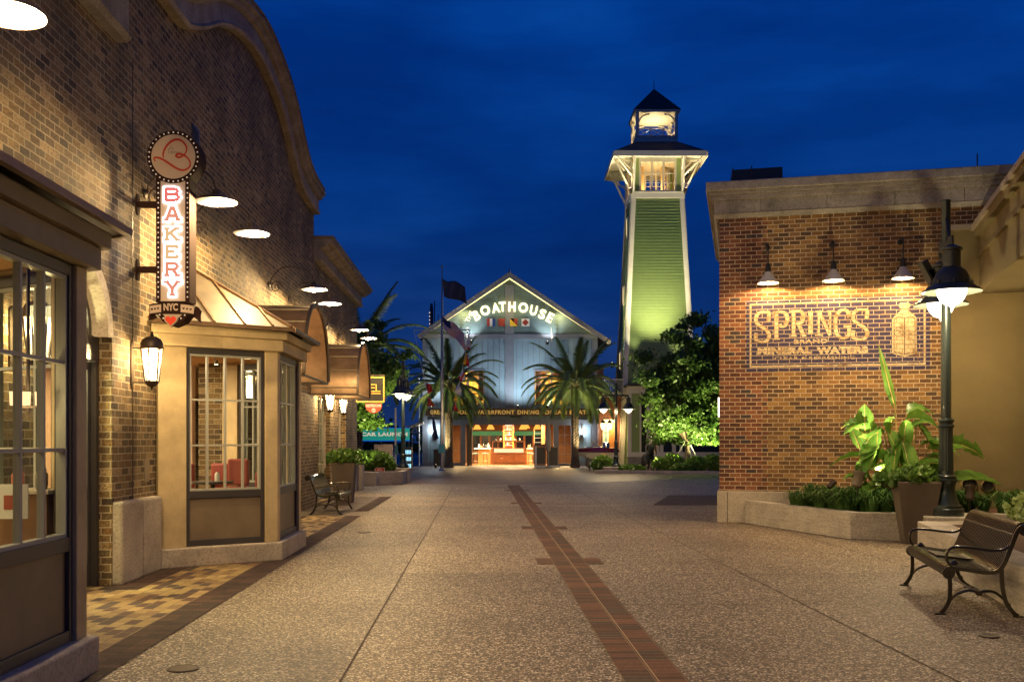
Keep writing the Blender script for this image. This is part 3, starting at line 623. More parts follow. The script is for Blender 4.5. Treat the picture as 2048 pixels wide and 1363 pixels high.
for k_, (dx, dy) in enumerate(((-.08, -.05), (.03, .06), (.09, -.08))):
    b = MB(); b.lathe([(.035, 1.27), (.04, 1.30), (.04, 1.37), (.028, 1.39), (.03, 1.41), (.002, 1.415)], (dx, dy, 0), 14); part('jar', b, [M['booth_j'], M['white'], M['copper']][k_], t, smooth=True)
t = thing('menu_stand', 'white menu card with a food picture on a thin stand inside the nearest window', 'menu stand', inL(1.02, 6.2), LA)
b = MB(); b.lathe([(.11, 0), (.11, .015), (.015, .03), (.012, 1.1)], n=14); part('stand', b, M['bronze'], t, smooth=True)
b = MB(); b.box(-.09, .09, -.012, .0, 1.1, 1.32); o = part('card', b, M['white'], t); b = MB(); b.box(-.06, .03, -.015, -.0125, 1.16, 1.25); part('picture', b, M['booth_j'], o)
t = thing('lantern_reflection', 'three added glowing cylinders standing in for lantern reflections in the nearest window', 'pendant lamp', at(52, 798, 6.35), LA)  # glowing cylinders added to stand in for the reflected wall lanterns
for k_, dx in enumerate((-.075, -.01, .07)):
    b = MB(); b.lathe([(.026, -.04), (.030, .05)], (dx, .02 * k_, 0), 14, caps=False); part('glass', b, emit('reflected_amber_glow', (1, .62, .30), 2.2), t, smooth=True, fix=False)
b = MB(); b.lathe([(.008, -.09), (.012, -.06), (.012, 1.2)], (0, .03, 0), 8); b.bar((-.075, .0, -.05), (.07, .04, -.05), .012); part('bracket', b, M['bronze'], t, smooth=True)
lamp('POINT', (0, -.08, 0), 3, WARM, .05, parent=t)
# fittings inside the bakery
t = thing('ceiling_spotlight', 'small track spotlight on the ceiling inside the bakery window', 'ceiling light', inL(.25, 13.7, 2.78), LA)
b = MB(); b.lathe([(.05, 0), (.05, -.015)], n=16); b.bar((0, 0, -.01), (0, .08, -.07), .012); b.lathe([(.022, -.05), (.03, -.11)], (0, .09, 0), 12); part('housing', b, M['muntin'], t, smooth=True)
b = MB(); b.lathe([(.027, -.111), (.001, -.112)], (0, .09, 0), 12, caps=False); part('lens', b, M['bulb_s'], t)
t = thing('framed_picture', 'dark framed picture on the peach wall inside the bakery', 'picture', inL(-1.75, 17.36, 1.65), LA)
b = MB(); b.box(-.35, .35, -.03, .0, -.25, .25); part('frame', b, M['frame'], t); b = MB(); b.box(-.31, .31, -.034, -.031, -.21, .21); part('canvas', b, mat('warm_canvas', (.45, .30, .16), .7, var=.6, vscale=6), t)
t = thing('cafe_table', 'small round cafe table with a sugar jar between the booth seats', 'table', inL(.25, 13.6), LA)
b = MB(); b.lathe([(.22, 0), (.20, .03), (.03, .05), (.03, .98), (.28, 1.0), (.28, 1.03)], n=24); part('pedestal', b, M['frame'], t, smooth=True); b = MB(); b.lathe([(.035, 1.03), (.035, 1.12), (.02, 1.15), (.001, 1.155)], (.05, .05, 0), 12); part('sugar_jar', b, M['white'], t, smooth=True)
# ---- gooseneck wall lights (origin: shade centre)
def gooseneck(loc):
    t = thing('gooseneck_light', '', 'wall light', loc, LA, 'gooseneck lights along the brick shop wall')
    b = MB(); b.lathe([(.25, .0), (.252, .006), (.23, .03), (.14, .065), (.06, .085), (.04, .15), (.0, .16)], n=28, caps=False)
    sh = part('lamp_shade', b, M['bronze'], t, smooth=True, fix=False)
    b = MB(); b.lathe([(.246, .003), (.225, .026), (.13, .058), (.001, .07)], n=28, caps=False); part('reflector', b, M['shade_in'], sh, smooth=True, fix=False)
    b = MB(); b.sphere((0, 0, -.005), .045, 12, 8); part('bulb', b, M['bulb'], t, smooth=True)
    b = MB(); P = [(-.82, 0, .10), (-.80, 0, .22), (-.6, 0, .42), (-.3, 0, .42), (-.08, 0, .32), (0, 0, .15)]
    b.tube([(a, 0, c) for a, c in smooth_path([(p[0], p[2]) for p in P], 5)], .011)
    sc = [(-.82 + .0 + .12 * (1 - i / 20) * math.cos(i / 20 * 3.5 * PI) + .1, .05 + .13 * (1 - i / 22) * math.sin(i / 20 * 3.5 * PI)) for i in range(21)]
    b.tube([(a, 0, c) for a, c in sc], .008, 6); part('arm', b, M['bronze'], t, smooth=True)
    b = MB(); b.lathe([(.055, 0), (.055, .02), (.03, .03)], n=16, T=lambda x, y, z: (-.86 + z, y, .1 + x)); part('wall_plate', b, M['bronze'], t, smooth=True)
    lamp('POINT', (.09, 0, -.02), GN, WARM, .04, parent=t); return t
GN = 190
gl_lab = {6.56: 'gooseneck light at the top left corner of the photo, above the nearest bay window', 11.75: 'lit gooseneck light right beside the tall bakery sign', 13.55: 'lit gooseneck light over the bay roof, second right of the bakery sign', 18.6: 'lit gooseneck light above the nearer barrel awning, left of its pair',
          20.5: 'lit gooseneck light above the nearer barrel awning, right of its pair', 25.45: 'lit gooseneck light above the far barrel awning, left of the last one', 27.5: 'farthest gooseneck light at the end of the brick wall'}
def inv_s(x, n): return (-4.008 + n) / ((x - 1024) / F + .0308)
g0 = gooseneck((0, 0, 0)); first = True
for s in (-2.1, -.3, 4.75, 6.56, 11.75, 13.55, 18.6, 20.5, 25.45, 27.5):
    o = g0 if first else copy_tree(g0); first = False
    o.location = inL(.8, s, 4.47); o.rotation_euler = (0, 0, LA)
    o['label'] = gl_lab.get(s, 'gooseneck light on the wall outside the left edge of the photo')
# ---- wall lanterns (origin: back plate bottom on the wall)
def lantern(loc):
    t = thing('wall_lantern', '', 'lantern', loc, LA, 'wall lanterns on the brick shop')
    b = MB(); b.prism([(-.045, .03), (.045, .03), (.045, .52), (0, .56), (-.045, .52), (-.045, .03), (0, -.01)][:5] + [(-.045, .03)], 0, .018, T=lambda x, y, z: (z, x, y)); part('back_plate', b, M['bronze'], t)
    cx_ = .235
    b = MB(); b.bar((.01, 0, .47), (cx_ - .08, 0, .47), .012); b.bar((.01, 0, .07), (cx_ - .08, 0, .07), .012); part('bracket', b, M['bronze'], t)
    b = MB(); b.lathe([(.128, .455), (.132, .475), (.125, .49), (.128, .52), (.105, .57), (.055, .60), (.02, .61), (.026, .615), (.012, .63), (.018, .65), (.002, .665)], (cx_, 0, 0), 24); part('cap', b, M['bronze'], t, smooth=True)
    b = MB(); b.lathe([(.002, -.02), (.018, .0), (.012, .012), (.05, .03), (.078, .065), (.08, .085)], (cx_, 0, 0), 24)
    for k in range(6):
        a = PI / 6 + k * PI / 3; b.bar((cx_ + .079 * math.cos(a), .079 * math.sin(a), .08), (cx_ + .118 * math.cos(a), .118 * math.sin(a), .46), .014)
    part('cage', b, M['bronze'], t, smooth=True)
    b = MB(); b.lathe([(.072, .086), (.110, .455)], (cx_, 0, 0), 24, caps=False); part('glass', b, M['frost'], t, smooth=True, fix=False)
    b = MB()
    for k in range(3): a = k * 2 * PI / 3; b.lathe([(.012, .10), (.012, .2), (.017, .24), (.014, .28), (.002, .31)], (cx_ + .035 * math.cos(a), .035 * math.sin(a), 0), 8)
    part('candle_bulbs', b, M['bulb'], t, smooth=True)
    lamp('POINT', (cx_, 0, .36), 42, WARM, .05, parent=t); return t
l0 = lantern(inL(-.06, 11.32, 2.2)); l0['label'] = 'large lit bronze wall lantern between the arched door and the bakery bay'
o = copy_tree(l0); o.location = inL(.0, 24.2, 2.27); o['label'] = 'lit wall lantern under the far awning, the left one of the pair'
o = copy_tree(l0); o.location = inL(-.02, 26.7, 2.27); o['label'] = 'lit wall lantern under the far awning, right one next to the last window'
o = copy_tree(l0); o.location = inL(-.06, 8.42, 2.2); o['label'] = 'wall lantern seen through the panes of the nearest bay window, left of the arched door'
o = copy_tree(l0); o.location = inL(-.06, 16.05, 2.2); o['label'] = 'wall lantern glimpsed through the far panes of the bakery bay window'
lamp('POINT', inL(-.75, 9.8, 2.35), 55, (1, .86, .42), .12)  # unseen lamp added indoors to light the door jamb
t = thing('wall_pipe', 'pale vertical conduit pipe below the left lantern of the far pair', 'pipe', inL(.1, 24.2), LA); bb = MB(); bb.tube([(0, 0, .9), (0, 0, 2.2)], .03); bb.box(-.16, 0, -.015, .015, 1.0, 1.03); bb.box(-.16, 0, -.015, .015, 2.0, 2.03); part('pipe', bb, M['conc'], t, smooth=True)
t2 = copy_tree(t, label='pale vertical conduit pipe below the right lantern of the far pair'); t2.location = inL(.1, 26.7)
# ---- barrel awnings
def awning(s, label):
    t = thing('barrel_awning', label, 'awning', inL(-.055, s, 2.72), LA, 'copper barrel awnings')
    n = 28; RR = 1.27; b = MB(); vs = []; fs = []
    ring_ = [(RR * math.cos(PI * i / n), RR * math.sin(PI * i / n)) for i in range(n + 1)]
    for (y, z) in ring_:
        for r_, d in ((1, 0), (1, 1.08), (.975, 1.08), (.975, 0)): vs.append((d, y * r_, z * r_))
    for i in range(n):
        for k in range(4): k2 = (k + 1) % 4; fs.append((i * 4 + k, i * 4 + k2, (i + 1) * 4 + k2, (i + 1) * 4 + k))
    b.add(vs, fs); part('shell', b, M['copper2'], t, smooth=True, fix=True)
    b = MB()
    for i in range(0, n + 1, 3):
        a = PI * i / n; c_, s_ = math.cos(a), math.sin(a); b.bar((0.0, RR * c_ * 1.008, RR * s_ * 1.008), (1.085, RR * c_ * 1.008, RR * s_ * 1.008), .02, .02)
    part('seams', b, M['copper'], t)
    b = MB(); b.sweep([(y * 1.01, z * 1.01) for y, z in ring_], [(0, 1.075), (0, 1.125), (-.06, 1.125), (-.06, 1.075)], T=lambda y, z, d: (d, y, z)); part('front_trim', b, M['bronze'], t)
    b = MB(); b.box(.0, 1.1, RR - .05, RR + .03, -.05, .0); b.box(.0, 1.1, -RR - .03, -RR + .05, -.05, .0); b.bar((1.09, -RR, -.03), (1.09, RR, -.03), .03); part('bottom_frame', b, M['bronze'], t)
    lamp('AREA', (.5, 0, .15), 26, (1, .62, .3), .5, parent=t, rot=(PI, 0, 0))
awning(17.5, 'copper barrel awning with an arched front just past the bakery bay'); awning(24.5, 'farther copper barrel awning with the lanterns beneath it')
# ------------------------------------------------------------------ bakery sign (faces the camera)
M['sign_brown'] = mat('sign_brown_metal', (.035, .015, .011), .85, spec=.15)
M['sign_cream'] = mat('sign_cream_face', (.62, .47, .36), .5, var=.05)
M['sign_red'] = mat('sign_red_enamel', (.50, .035, .015), .4)
M['sign_dark'] = mat('sign_side_green', (.10, .085, .05), .5)
M['sbulb'] = mat('sign_faint_glow_bulbs', (.8, .72, .6), .3, emis=(1, .8, .6), estr=.25)  # slight glow put into the unlit marquee bulbs
M['neon'] = emit('white_neon', (.85, .88, 1), 5.0)
M['neon_red'] = emit('letter_red', (1, .22, .18), .85); M['neon_or'] = emit('letter_orange', (1, .36, .22), .85); M['neon_ye'] = emit('letter_yellow', (1, .62, .30), .85)
YS = 11.4; k = YS / F
def SX(x): return (x - 347) * k
def SZ(y): return (880 - y) * k + 1.6
sg = thing('bakery_sign', 'tall vertical bakery sign with lit letters, a round heart emblem and marquee bulbs', 'sign', ((347 - 1024) * k, YS, 0), 0)
fr = lambda x, z, d: (x, -d, z)      # sign plane: d toward the camera
b = MB(); b.prism([(SX(312), SZ(604)), (SX(379), SZ(604)), (SX(379), SZ(345)), (SX(312), SZ(345))], -.24, 0, fr)
b.prism([(53 * k * math.cos(i * PI / 24), SZ(314) + 53 * k * math.sin(i * PI / 24)) for i in range(48)], -.2395, .004, fr)
part('cabinet', b, M['sign_brown'], sg)
b = MB(); b.prism([(SX(321.5), SZ(602)), (SX(370.5), SZ(602)), (SX(370.5), SZ(362)), (SX(321.5), SZ(362))], 0, .0035, fr)
b.prism([(44 * k * math.cos(i * PI / 32), SZ(313.5) + 44 * k * math.sin(i * PI / 32)) for i in range(64)], .0041, .009, fr)
part('face_panel', b, M['sign_cream'], sg)
b = MB()
for i in range(32): a = 2 * PI * i / 32; b.sphere((49 * k * math.cos(a), -.006, SZ(314) + 49 * k * math.sin(a)), .0095, 8, 6)
for i in range(24):
    z = SZ(366 + i * 9.9)
    for x in (316.5, 375): b.sphere((SX(x), -.002, z), .0095, 8, 6)
for x, y in ((320.5, 629.5), (327.8, 636.5), (370.5, 630), (363, 636.5)): b.sphere((SX(x), -.02, SZ(y)), .010, 8, 6)
part('marquee_bulbs', b, M['sbulb'], sg, smooth=True)
# red ribbon-heart emblem: a tilted B drawn as a brush stroke
hp = smooth_path([(328, 316), (327, 308), (331, 297), (340, 286), (350, 280.5), (360, 280.5), (368, 286), (373.5, 295), (373, 304), (368, 311), (361, 315), (355, 314.5), (353, 311), (358, 308.5), (366, 310), (375, 316), (381, 325), (380, 334), (372, 340), (362, 340.5), (350, 335), (336, 325.5), (324, 318.5), (315, 315.5), (309, 317), (311, 323)], 5)
b = MB(); n = len(hp)
for i in range(n - 1):
    t = i / n; w = (2.2 + 2.0 * abs(math.sin(t * PI * 3.1))) * k
    (x0, y0), (x1, y1) = hp[i], hp[i + 1]
    stroke(b, [(SX(x0), SZ(y0)), (SX(x1 + (x1 - x0) * .3), SZ(y1 + (y1 - y0) * .3))], w, .009, .015, fr)
part('emblem', b, M['sign_red'], sg)
b = MB()
def scribble(pts): 
    P = smooth_path(pts, 4)
    for i in range(len(P) - 1): stroke(b, [(SX(P[i][0]), SZ(P[i][1])), (SX(P[i + 1][0]), SZ(P[i + 1][1]))], .32 * k, .009, .0135, fr)
scribble([(340, 293), (344, 291), (341, 298), (338, 302), (337, 299), (342, 297), (346, 296), (345, 299), (348, 298), (349, 296)])
scribble([(338, 303), (337, 307), (341, 306), (345, 301), (343, 309), (348, 303), (348, 308), (352, 303), (353, 307), (356, 304), (358, 306), (361, 304), (363, 306), (366, 304)])
part('script_signature', b, mat('grey_ink', (.15, .14, .14), .5), sg)
# slab letters
GL = {'B': [[(0, 0), (0, 1)], [(-.02, .93), (.48, .93), (.62, .80), (.62, .66), (.48, .53), (0, .53)], [(.48, .53), (.66, .40), (.66, .20), (.50, .07), (-.02, .07)]],
      'A': [[(.02, 0), (.30, 1)], [(.36, 1), (.64, 0)], [(.12, .34), (.54, .34)]], 'K': [[(.05, 0), (.05, 1)], [(.05, .42), (.58, 1)], [(.24, .58), (.62, 0)]],
      'E': [[(.05, 0), (.05, 1)], [(-.04, .93), (.6, .93)], [(.05, .51), (.45, .51)], [(-.04, .07), (.62, .07)], [(.57, .98), (.57, .74)], [(.59, .02), (.59, .28)]],
      'R': [[(.05, 0), (.05, 1)], [(-.02, .93), (.46, .93), (.6, .80), (.6, .64), (.46, .5), (.05, .5)], [(.36, .5), (.60, .02)]],
      'Y': [[(.02, 1), (.33, .48)], [(.64, 1), (.33, .48)], [(.33, .55), (.33, 0)]]}
SER = {'B': [], 'A': [(-.10, .16, 0), (.50, .76, 0), (.20, .46, 1)], 'K': [(-.1, .2, 0), (-.1, .2, 1), (.46, .72, 1), (.48, .76, 0)], 'E': [], 'R': [(-.1, .2, 0), (.46, .74, 0)], 'Y': [(-.12, .18, 1), (.48, .78, 1), (.18, .48, 0)]}
cols = {'B': 'neon_red', 'A': 'neon_or', 'K': 'neon_ye', 'E': 'neon_ye', 'R': 'neon_or', 'Y': 'neon_or'}
for ch, y0, y1 in (('B', 377, 403), ('A', 414, 442), ('K', 456, 482), ('E', 491, 517), ('R', 525, 553), ('Y', 562, 592)):
    H = SZ(y0) - SZ(y1); Wd = 27 * k
    for (grow, z0, z1, mt, nm) in ((.034, .016, .020, M['neon'], 'letter_glow_tube'), (0, .0205, .026, M[cols[ch]], 'letter')):
        b = MB(); tf = lambda x, y: (SX(346) + (x - .33) * Wd / .7, SZ(y1) + y * H)
        for st in GL[ch]:
            p = [tf(*q) for q in st]
            if grow:   # lengthen the ends so the white rim closes round the letter
                l = math.hypot(p[0][0] - p[1][0], p[0][1] - p[1][1]); p[0] = (p[0][0] + (p[0][0] - p[1][0]) / l * .02, p[0][1] + (p[0][1] - p[1][1]) / l * .02)
                l = math.hypot(p[-1][0] - p[-2][0], p[-1][1] - p[-2][1]); p[-1] = (p[-1][0] + (p[-1][0] - p[-2][0]) / l * .02, p[-1][1] + (p[-1][1] - p[-2][1]) / l * .02)
            stroke(b, p, .040 + grow, z0, z1, fr)
        for a, c, e in SER[ch]: (xa, ya), (xb, yb) = tf(a - (grow and .08), .07 if e == 0 else .93), tf(c + (grow and .08), .07 if e == 0 else .93); stroke(b, [(xa, ya), (xb, yb)], .030 + grow, z0 + .0006, z1 + .0006, fr)
        part(nm, b, mt, sg)
# ribbon with NYC and the heart
b = MB(); arc = lambda x: 612 + (x - 345) ** 2 * .0022
def arcband(b, x0, x1, t0, t1, d0, d1, n=10):
    xs = [x0 + (x1 - x0) * i / n for i in range(n + 1)]
    b.prism([(SX(x), SZ(arc(x) - t0)) for x in xs] + [(SX(x), SZ(arc(x) + t1)) for x in xs[::-1]], d0, d1, fr)
arcband(b, 301, 390, 6.5, 15, .02, .045)
b.prism([(SX(391), SZ(612)), (SX(397), SZ(614)), (SX(402), SZ(621)), (SX(400), SZ(632)), (SX(401), SZ(645)), (SX(391), SZ(636)), (SX(386), SZ(633))], -.03, .01, fr)
b.prism([(SX(301), SZ(615)), (SX(297), SZ(619)), (SX(299), SZ(628)), (SX(297), SZ(640)), (SX(306), SZ(638)), (SX(313), SZ(635))], -.03, .0, fr)
b.prism([(SX(314), SZ(626)), (SX(379), SZ(627)), (SX(366), SZ(643)), (SX(345), SZ(652)), (SX(326), SZ(643))], -.2, .012, fr)
part('ribbon', b, M['sign_brown'], sg)
b = MB(); arcband(b, 302, 325, 3.5, 12, .0455, .048); arcband(b, 364, 390, 3.5, 12, .0455, .048)
b.prism([(SX(326), SZ(628)), (SX(366), SZ(628)), (SX(356), SZ(637)), (SX(334), SZ(637))], .0125, .0145, fr)
part('ribbon_bands', b, M['sign_cream'], sg)
def heart(cx_, cz, w, h, n=24):
    o = []
    for i in range(n):
        t = 2 * PI * i / n; o.append((cx_ + w / 2 * math.sin(t) ** 3, cz + h / 2 * (13 * math.cos(t) - 5 * math.cos(2 * t) - 2 * math.cos(3 * t) - math.cos(4 * t)) / 14.5))
    return o
b = MB(); b.prism(heart(SX(344.5), SZ(641.5), 27 * k, 24 * k), .0125, .05, fr); part('heart_rim', b, M['sign_cream'], sg)
b = MB(); b.prism(heart(SX(344.5), SZ(641.2), 22 * k, 19 * k), .0505, .056, fr); part('heart', b, mat('glowing_red', (.75, .045, .01), .35, emis=(1, .08, .02), estr=.15), sg)  # red heart face with a trace of glow put in
b = MB()
for x in (307, 313, 319, 370, 377, 384): b.prism(heart(SX(x), SZ(arc(x) + 4), 5 * k, 4.5 * k, 12), .0485, .051, fr)
part('small_hearts', b, M['sign_brown'], sg)
v, f = text_shape('NYC', .1, .004, .004); v = fit(v, SX(330), SX(358.5), SZ(622), SZ(607.5)); b = MB(); b.add([(x, -(.046 + z), y) for x, y, z in v], f); part('lettering', b, M['sign_cream'], sg, fix=False)
for y in (405, 536):
    b = MB(); b.box(SX(268), SX(312), .08, .14, SZ(y + 6), SZ(y - 6)); part('mounting_arm', b, M['sign_brown'], sg)
for y in (405, 536):
    b = MB(); b.lathe([(.085, 0), (.085, .02), (.05, .03)], n=20, T=lambda x, yy, z, y=y: (SX(266.5) + z, .11 + x * .8, SZ(y) + yy * 1.5))
    part('wall_plate', b, M['sign_brown'], sg, smooth=True)
lamp('AREA', (0, -.10, 3.7), 1.2, (.9, .9, 1), .3, parent=sg, rot=(R(-90), 0, 0))
# small wall plates on the brick
b = MB(); b.box(-.058, -.05, 11.75, 11.9, 1.1, 1.38); o = part('access_plate', b, M['fascia'], None); place(o, LO, LA); tag(o, 'small grey access plate on the brick under the lantern', 'wall plate')
# ------------------------------------------------------------------ EL sign and restrooms sign
YE = 28.5; k2 = YE / F
t = thing('hanging_sign', 'black square hanging sign with gold frame and gold letters', 'sign', ((743 - 1024) * k2, YE, 0))
Z2 = lambda y: 1.6 + (880 - y) * k2
X2 = lambda x: (x - 743) * k2
b = MB(); b.box(X2(712), X2(769), 0, .06, Z2(804), Z2(753)); part('board', b, M['black'], t)
b = MB()
for a in ((712, 769, 753, 755.5), (712, 769, 801.5, 804)): b.box(X2(a[0]), X2(a[1]), -.012, -.001, Z2(a[3]), Z2(a[2]))
for a in ((712, 714.5), (766.5, 769)): b.box(X2(a[0]), X2(a[1]), -.011, -.001, Z2(801.5), Z2(755.5))
M['gold'] = mat('glowing_gold_paint', (.80, .42, .06), .35, emis=(1, .5, .08), estr=.35)  # gold paint given a slight glow of its own
part('gold_frame', b, M['gold'], t)
b = MB(); q = lambda pts: [(X2(x), Z2(y)) for x, y in pts]; w = 1.7 * k2; f2 = lambda x, z, d: (x, -d, z)
for st in ([(741.5, 768), (741.5, 782)], [(741.5, 768.5), (751, 768.5)], [(741.5, 775), (750, 775)], [(741.5, 782), (752, 782)], [(752.5, 768), (752.5, 782)], [(751.5, 782), (761, 782)], [(743, 786.5), (761, 786.5)]): stroke(b, q(st), w, .001, .012, f2)
part('lettering', b, M['gold'], t)
b = MB(); b.bar((X2(690), .03, Z2(750)), (X2(769), .03, Z2(750)), .03); b.bar((X2(716), .03, Z2(750)), (X2(716), .03, Z2(754)), .02); b.bar((X2(764), .03, Z2(750)), (X2(764), .03, Z2(754)), .02); part('bracket', b, M['bronze'], t)
t = thing('restroom_sign', 'half round rust red restrooms sign with an arrow', 'sign', ((747.5 - 1024) * k2, YE, 0)); X2 = lambda x: (x - 747.5) * k2
b = MB(); b.prism([(X2(731), Z2(806)), (X2(764), Z2(806))] + [(X2(747.5 + 16.5 * math.cos(PI * i / 16)), Z2(811 + 15 * math.sin(PI * i / 16))) for i in range(17)], 0, .03, f2); part('board', b, mat('rust_red', (.40, .07, .035), .5), t)
b = MB(); v, f = text_shape('RESTROOMS', .1, .004, .003); v = fit(v, X2(732.5), X2(762.5), Z2(813.5), Z2(808)); b.add([(x, -.0305 - z, y) for x, y, z in v], f)
b.prism([(X2(747.5) + 4.2 * k2 * math.cos(PI * i / 8), Z2(820) + 4.2 * k2 * math.sin(PI * i / 8)) for i in range(16)], .0305, .034, f2); part('lettering', b, M['white'], t, fix=False)
b = MB(); stroke(b, [(X2(745), Z2(820)), (X2(750.5), Z2(820))], .012, .0345, .038, f2); b.prism([(X2(744), Z2(820)), (X2(746.5), Z2(818)), (X2(746.5), Z2(822))], .0345, .039, f2); part('arrow', b, M['black'], t)
b = MB(); b.bar((X2(738), -.015, Z2(806)), (X2(738), -.015, Z2(803.8)), .015); b.bar((X2(758), -.015, Z2(806)), (X2(758), -.015, Z2(803.8)), .015); part('hanger', b, M['bronze'], t)
# ------------------------------------------------------------------ right brick building
rb = thing('brick_pavilion', 'orange and red brick building with stone cornice and a painted advert', 'building', RO, RA)
b = MB(); b.box(0, 5.05, 0, 7, .62, 5.98); part('wall', b, M['brick_r'], rb)
b = MB(); b.box(-.04, 4.07, -.06, 7.0, 0, .617); part('stone_plinth', b, M['conc'], rb, bev=.02)
b = MB(); b.box(.152, .160, -.064, -.056, 0, .61); b.box(1.4, 1.408, -.064, -.056, 0, .61); b.box(2.6, 2.608, -.064, -.056, 0, .61); part('plinth_joints', b, M['joint'], rb)
b = MB()
for (p, z0, z1) in ((.10, 5.981, 6.24), (.15, 6.241, 6.33), (.19, 6.331, 6.40)): b.box(-p, 5.05 + p, -p, 7.1, z0, z1)
c_ = part('cornice', b, M['conc2'], rb, bev=.008)
b = MB(); b.frustum([(-.06, -.06), (5.1, -.06), (5.1, 7.1), (-.06, 7.1)], 5.90, [(-.11, -.11), (5.2, -.11), (5.2, 7.1), (-.11, 7.1)], 5.979); part('bed_moulding', b, M['conc2'], rb)
b = MB(); b.box(-.25, 5.32, -.25, 7.15, 6.401, 6.58); part('coping', b, M['conc2'], rb, bev=.02)
b = MB()
for x in (.78, 1.99, 3.2, 4.4): b.box(x, x + .008, -.1045, -.09, 5.99, 6.235)
part('cornice_joints', b, M['joint'], rb)
b = MB(); b.frustum([(.2, .5), (1.3, .5), (1.3, 1.5), (.2, 1.5)], 6.58, [(.28, .55), (1.28, .55), (1.28, 1.45), (.28, 1.45)], 7.16); o = part('roof_hatch', b, M['hood'], rb); o.location = (-.05, .6, 0)
b = MB()
for x, y, h in ((.25, .6, 7.05), (.62, .9, 7.15), (4.75, .5, 7.0), (5.2, 1.5, 6.95)): b.tube([(x, y, 6.5), (x, y, h)], .012, 6)
part('lightning_rod', b, M['black'], rb)
# painted advert, brick shows through the paint
ad = thing('painted_advert', 'faded navy and cream advert for spring water painted on the brick', 'mural', RO, RA)
x0, x1, z0, z1 = .50, 3.83, 2.93, 4.31
fw = lambda x, z, d: (x, -d, z)
b = MB(); b.prism([(x0, z0), (x1, z0), (x1, z1), (x0, z1)], .0015, .003, fw); part('navy_ground', b, M['brick_navy'], ad)
b = MB(); i0 = .075
for a in ((x0 + i0, x1 - i0, z1 - i0 - .035, z1 - i0), (x0 + i0, x1 - i0, z0 + i0, z0 + i0 + .035)): b.prism([(a[0], a[2]), (a[1], a[2]), (a[1], a[3]), (a[0], a[3])], .003, .0045, fw)
for a in (x0 + i0, x1 - i0 - .035): b.prism([(a, z0 + i0 + .035), (a + .035, z0 + i0 + .035), (a + .035, z1 - i0 - .035), (a, z1 - i0 - .035)], .003, .0045, fw)
part('border', b, M['brick_cream'], ad)
def U(x): # photo column -> distance along the wall
    t = (x - 1024) / F; return (t * 19.0 - 4.04) / (math.cos(RA) - t * math.sin(RA))
def ZW(x, y): r = U(x); Y = 19 + r * math.sin(RA); return 1.6 + (880 - y) * Y / F
# SPRINGS: decorative serif letters drawn as strokes, tall at both ends
SG = {'S': ([[(.78, .70), (.80, .97), (.60, .99), (.40, 1.0), (.18, .93), (.10, .76), (.18, .62), (.44, .50), (.70, .38), (.82, .22), (.72, .06), (.48, 0), (.25, .03), (.10, .10), (.12, .30)]], .17),
      'P': ([[(.22, 0), (.22, 1)], [(.05, 1), (.55, 1), (.78, .92), (.84, .72), (.74, .52), (.5, .48), (.42, .56)]], .17), 'R': ([[(.22, 0), (.22, 1)], [(.05, 1), (.55, 1), (.76, .92), (.8, .74), (.7, .56), (.34, .52)], [(.5, .52), (.86, 0)]], .17),
      'I': ([[(.5, 0), (.5, 1)]], .2), 'N': ([[(.2, 0), (.2, 1)], [(.2, 1), (.8, 0)], [(.8, 0), (.8, 1)]], .15), 'G': ([[(.84, .74), (.80, .92), (.62, 1.0), (.36, .97), (.16, .78), (.12, .5), (.18, .2), (.4, .02), (.66, .02), (.84, .14), (.84, .42)], [(.56, .42), (.98, .42)]], .17)}
SSER = {'P': [(.02, .42, 0)], 'R': [(.02, .42, 0), (.72, 1.0, 0)], 'I': [(.22, .78, 0), (.22, .78, 1)], 'N': [(.0, .38, 0), (.02, .36, 1), (.62, .98, 1)], 'S': [], 'G': []}
b = MB(); bo = MB()
spx = [('S', 1508, 1545, 622, 686), ('P', 1545, 1580, 622, 681), ('R', 1580, 1613, 620, 675), ('I', 1611, 1631, 620, 670), ('N', 1630, 1668, 619, 673), ('G', 1666, 1704, 618, 678), ('S', 1702, 1742, 617, 681)]
for ch, xa, xb, yt, yb in spx:
    ua, ub = U(xa), U(xb); zt, zb = ZW((xa + xb) / 2, yt), ZW((xa + xb) / 2, yb)
    tf = lambda p: (ua + p[0] * (ub - ua), zb + .02 + p[1] * (zt - zb - .04))
    sts, wd = SG[ch]
    for st in sts:
        p = smooth_path(st, 4) if len(st) > 4 else st
        p = [tf(q_) for q_ in p]; ww = wd * .36
        for i in range(len(p) - 1):
            dx, dy = p[i + 1][0] - p[i][0], p[i + 1][1] - p[i][1]; l = math.hypot(dx, dy) or 1; w_ = ww * (.72 + .42 * abs(dy) / l)
            if ch in 'N' and len(sts) == 3 and st is not sts[1]: w_ = ww * .62
            e = .008 if len(p) > 4 else 0
            stroke(b, [(p[i][0] - dx / l * e, p[i][1] - dy / l * e), (p[i + 1][0] + dx / l * e, p[i + 1][1] + dy / l * e)], w_, .003, .0050, fw)
            stroke(bo, [(p[i][0] - dx / l * e, p[i][1] - dy / l * e), (p[i + 1][0] + dx / l * e, p[i + 1][1] + dy / l * e)], w_ + .018, .003, .0038, fw)
    for a, c, e in SSER[ch]:
        (xx0, zz0), (xx1, zz1) = tf((a, .03 if e == 0 else .97)), tf((c, .03 if e == 0 else .97)); stroke(b, [(xx0, zz0), (xx1, zz1)], .03, .0035, .0055, fw)
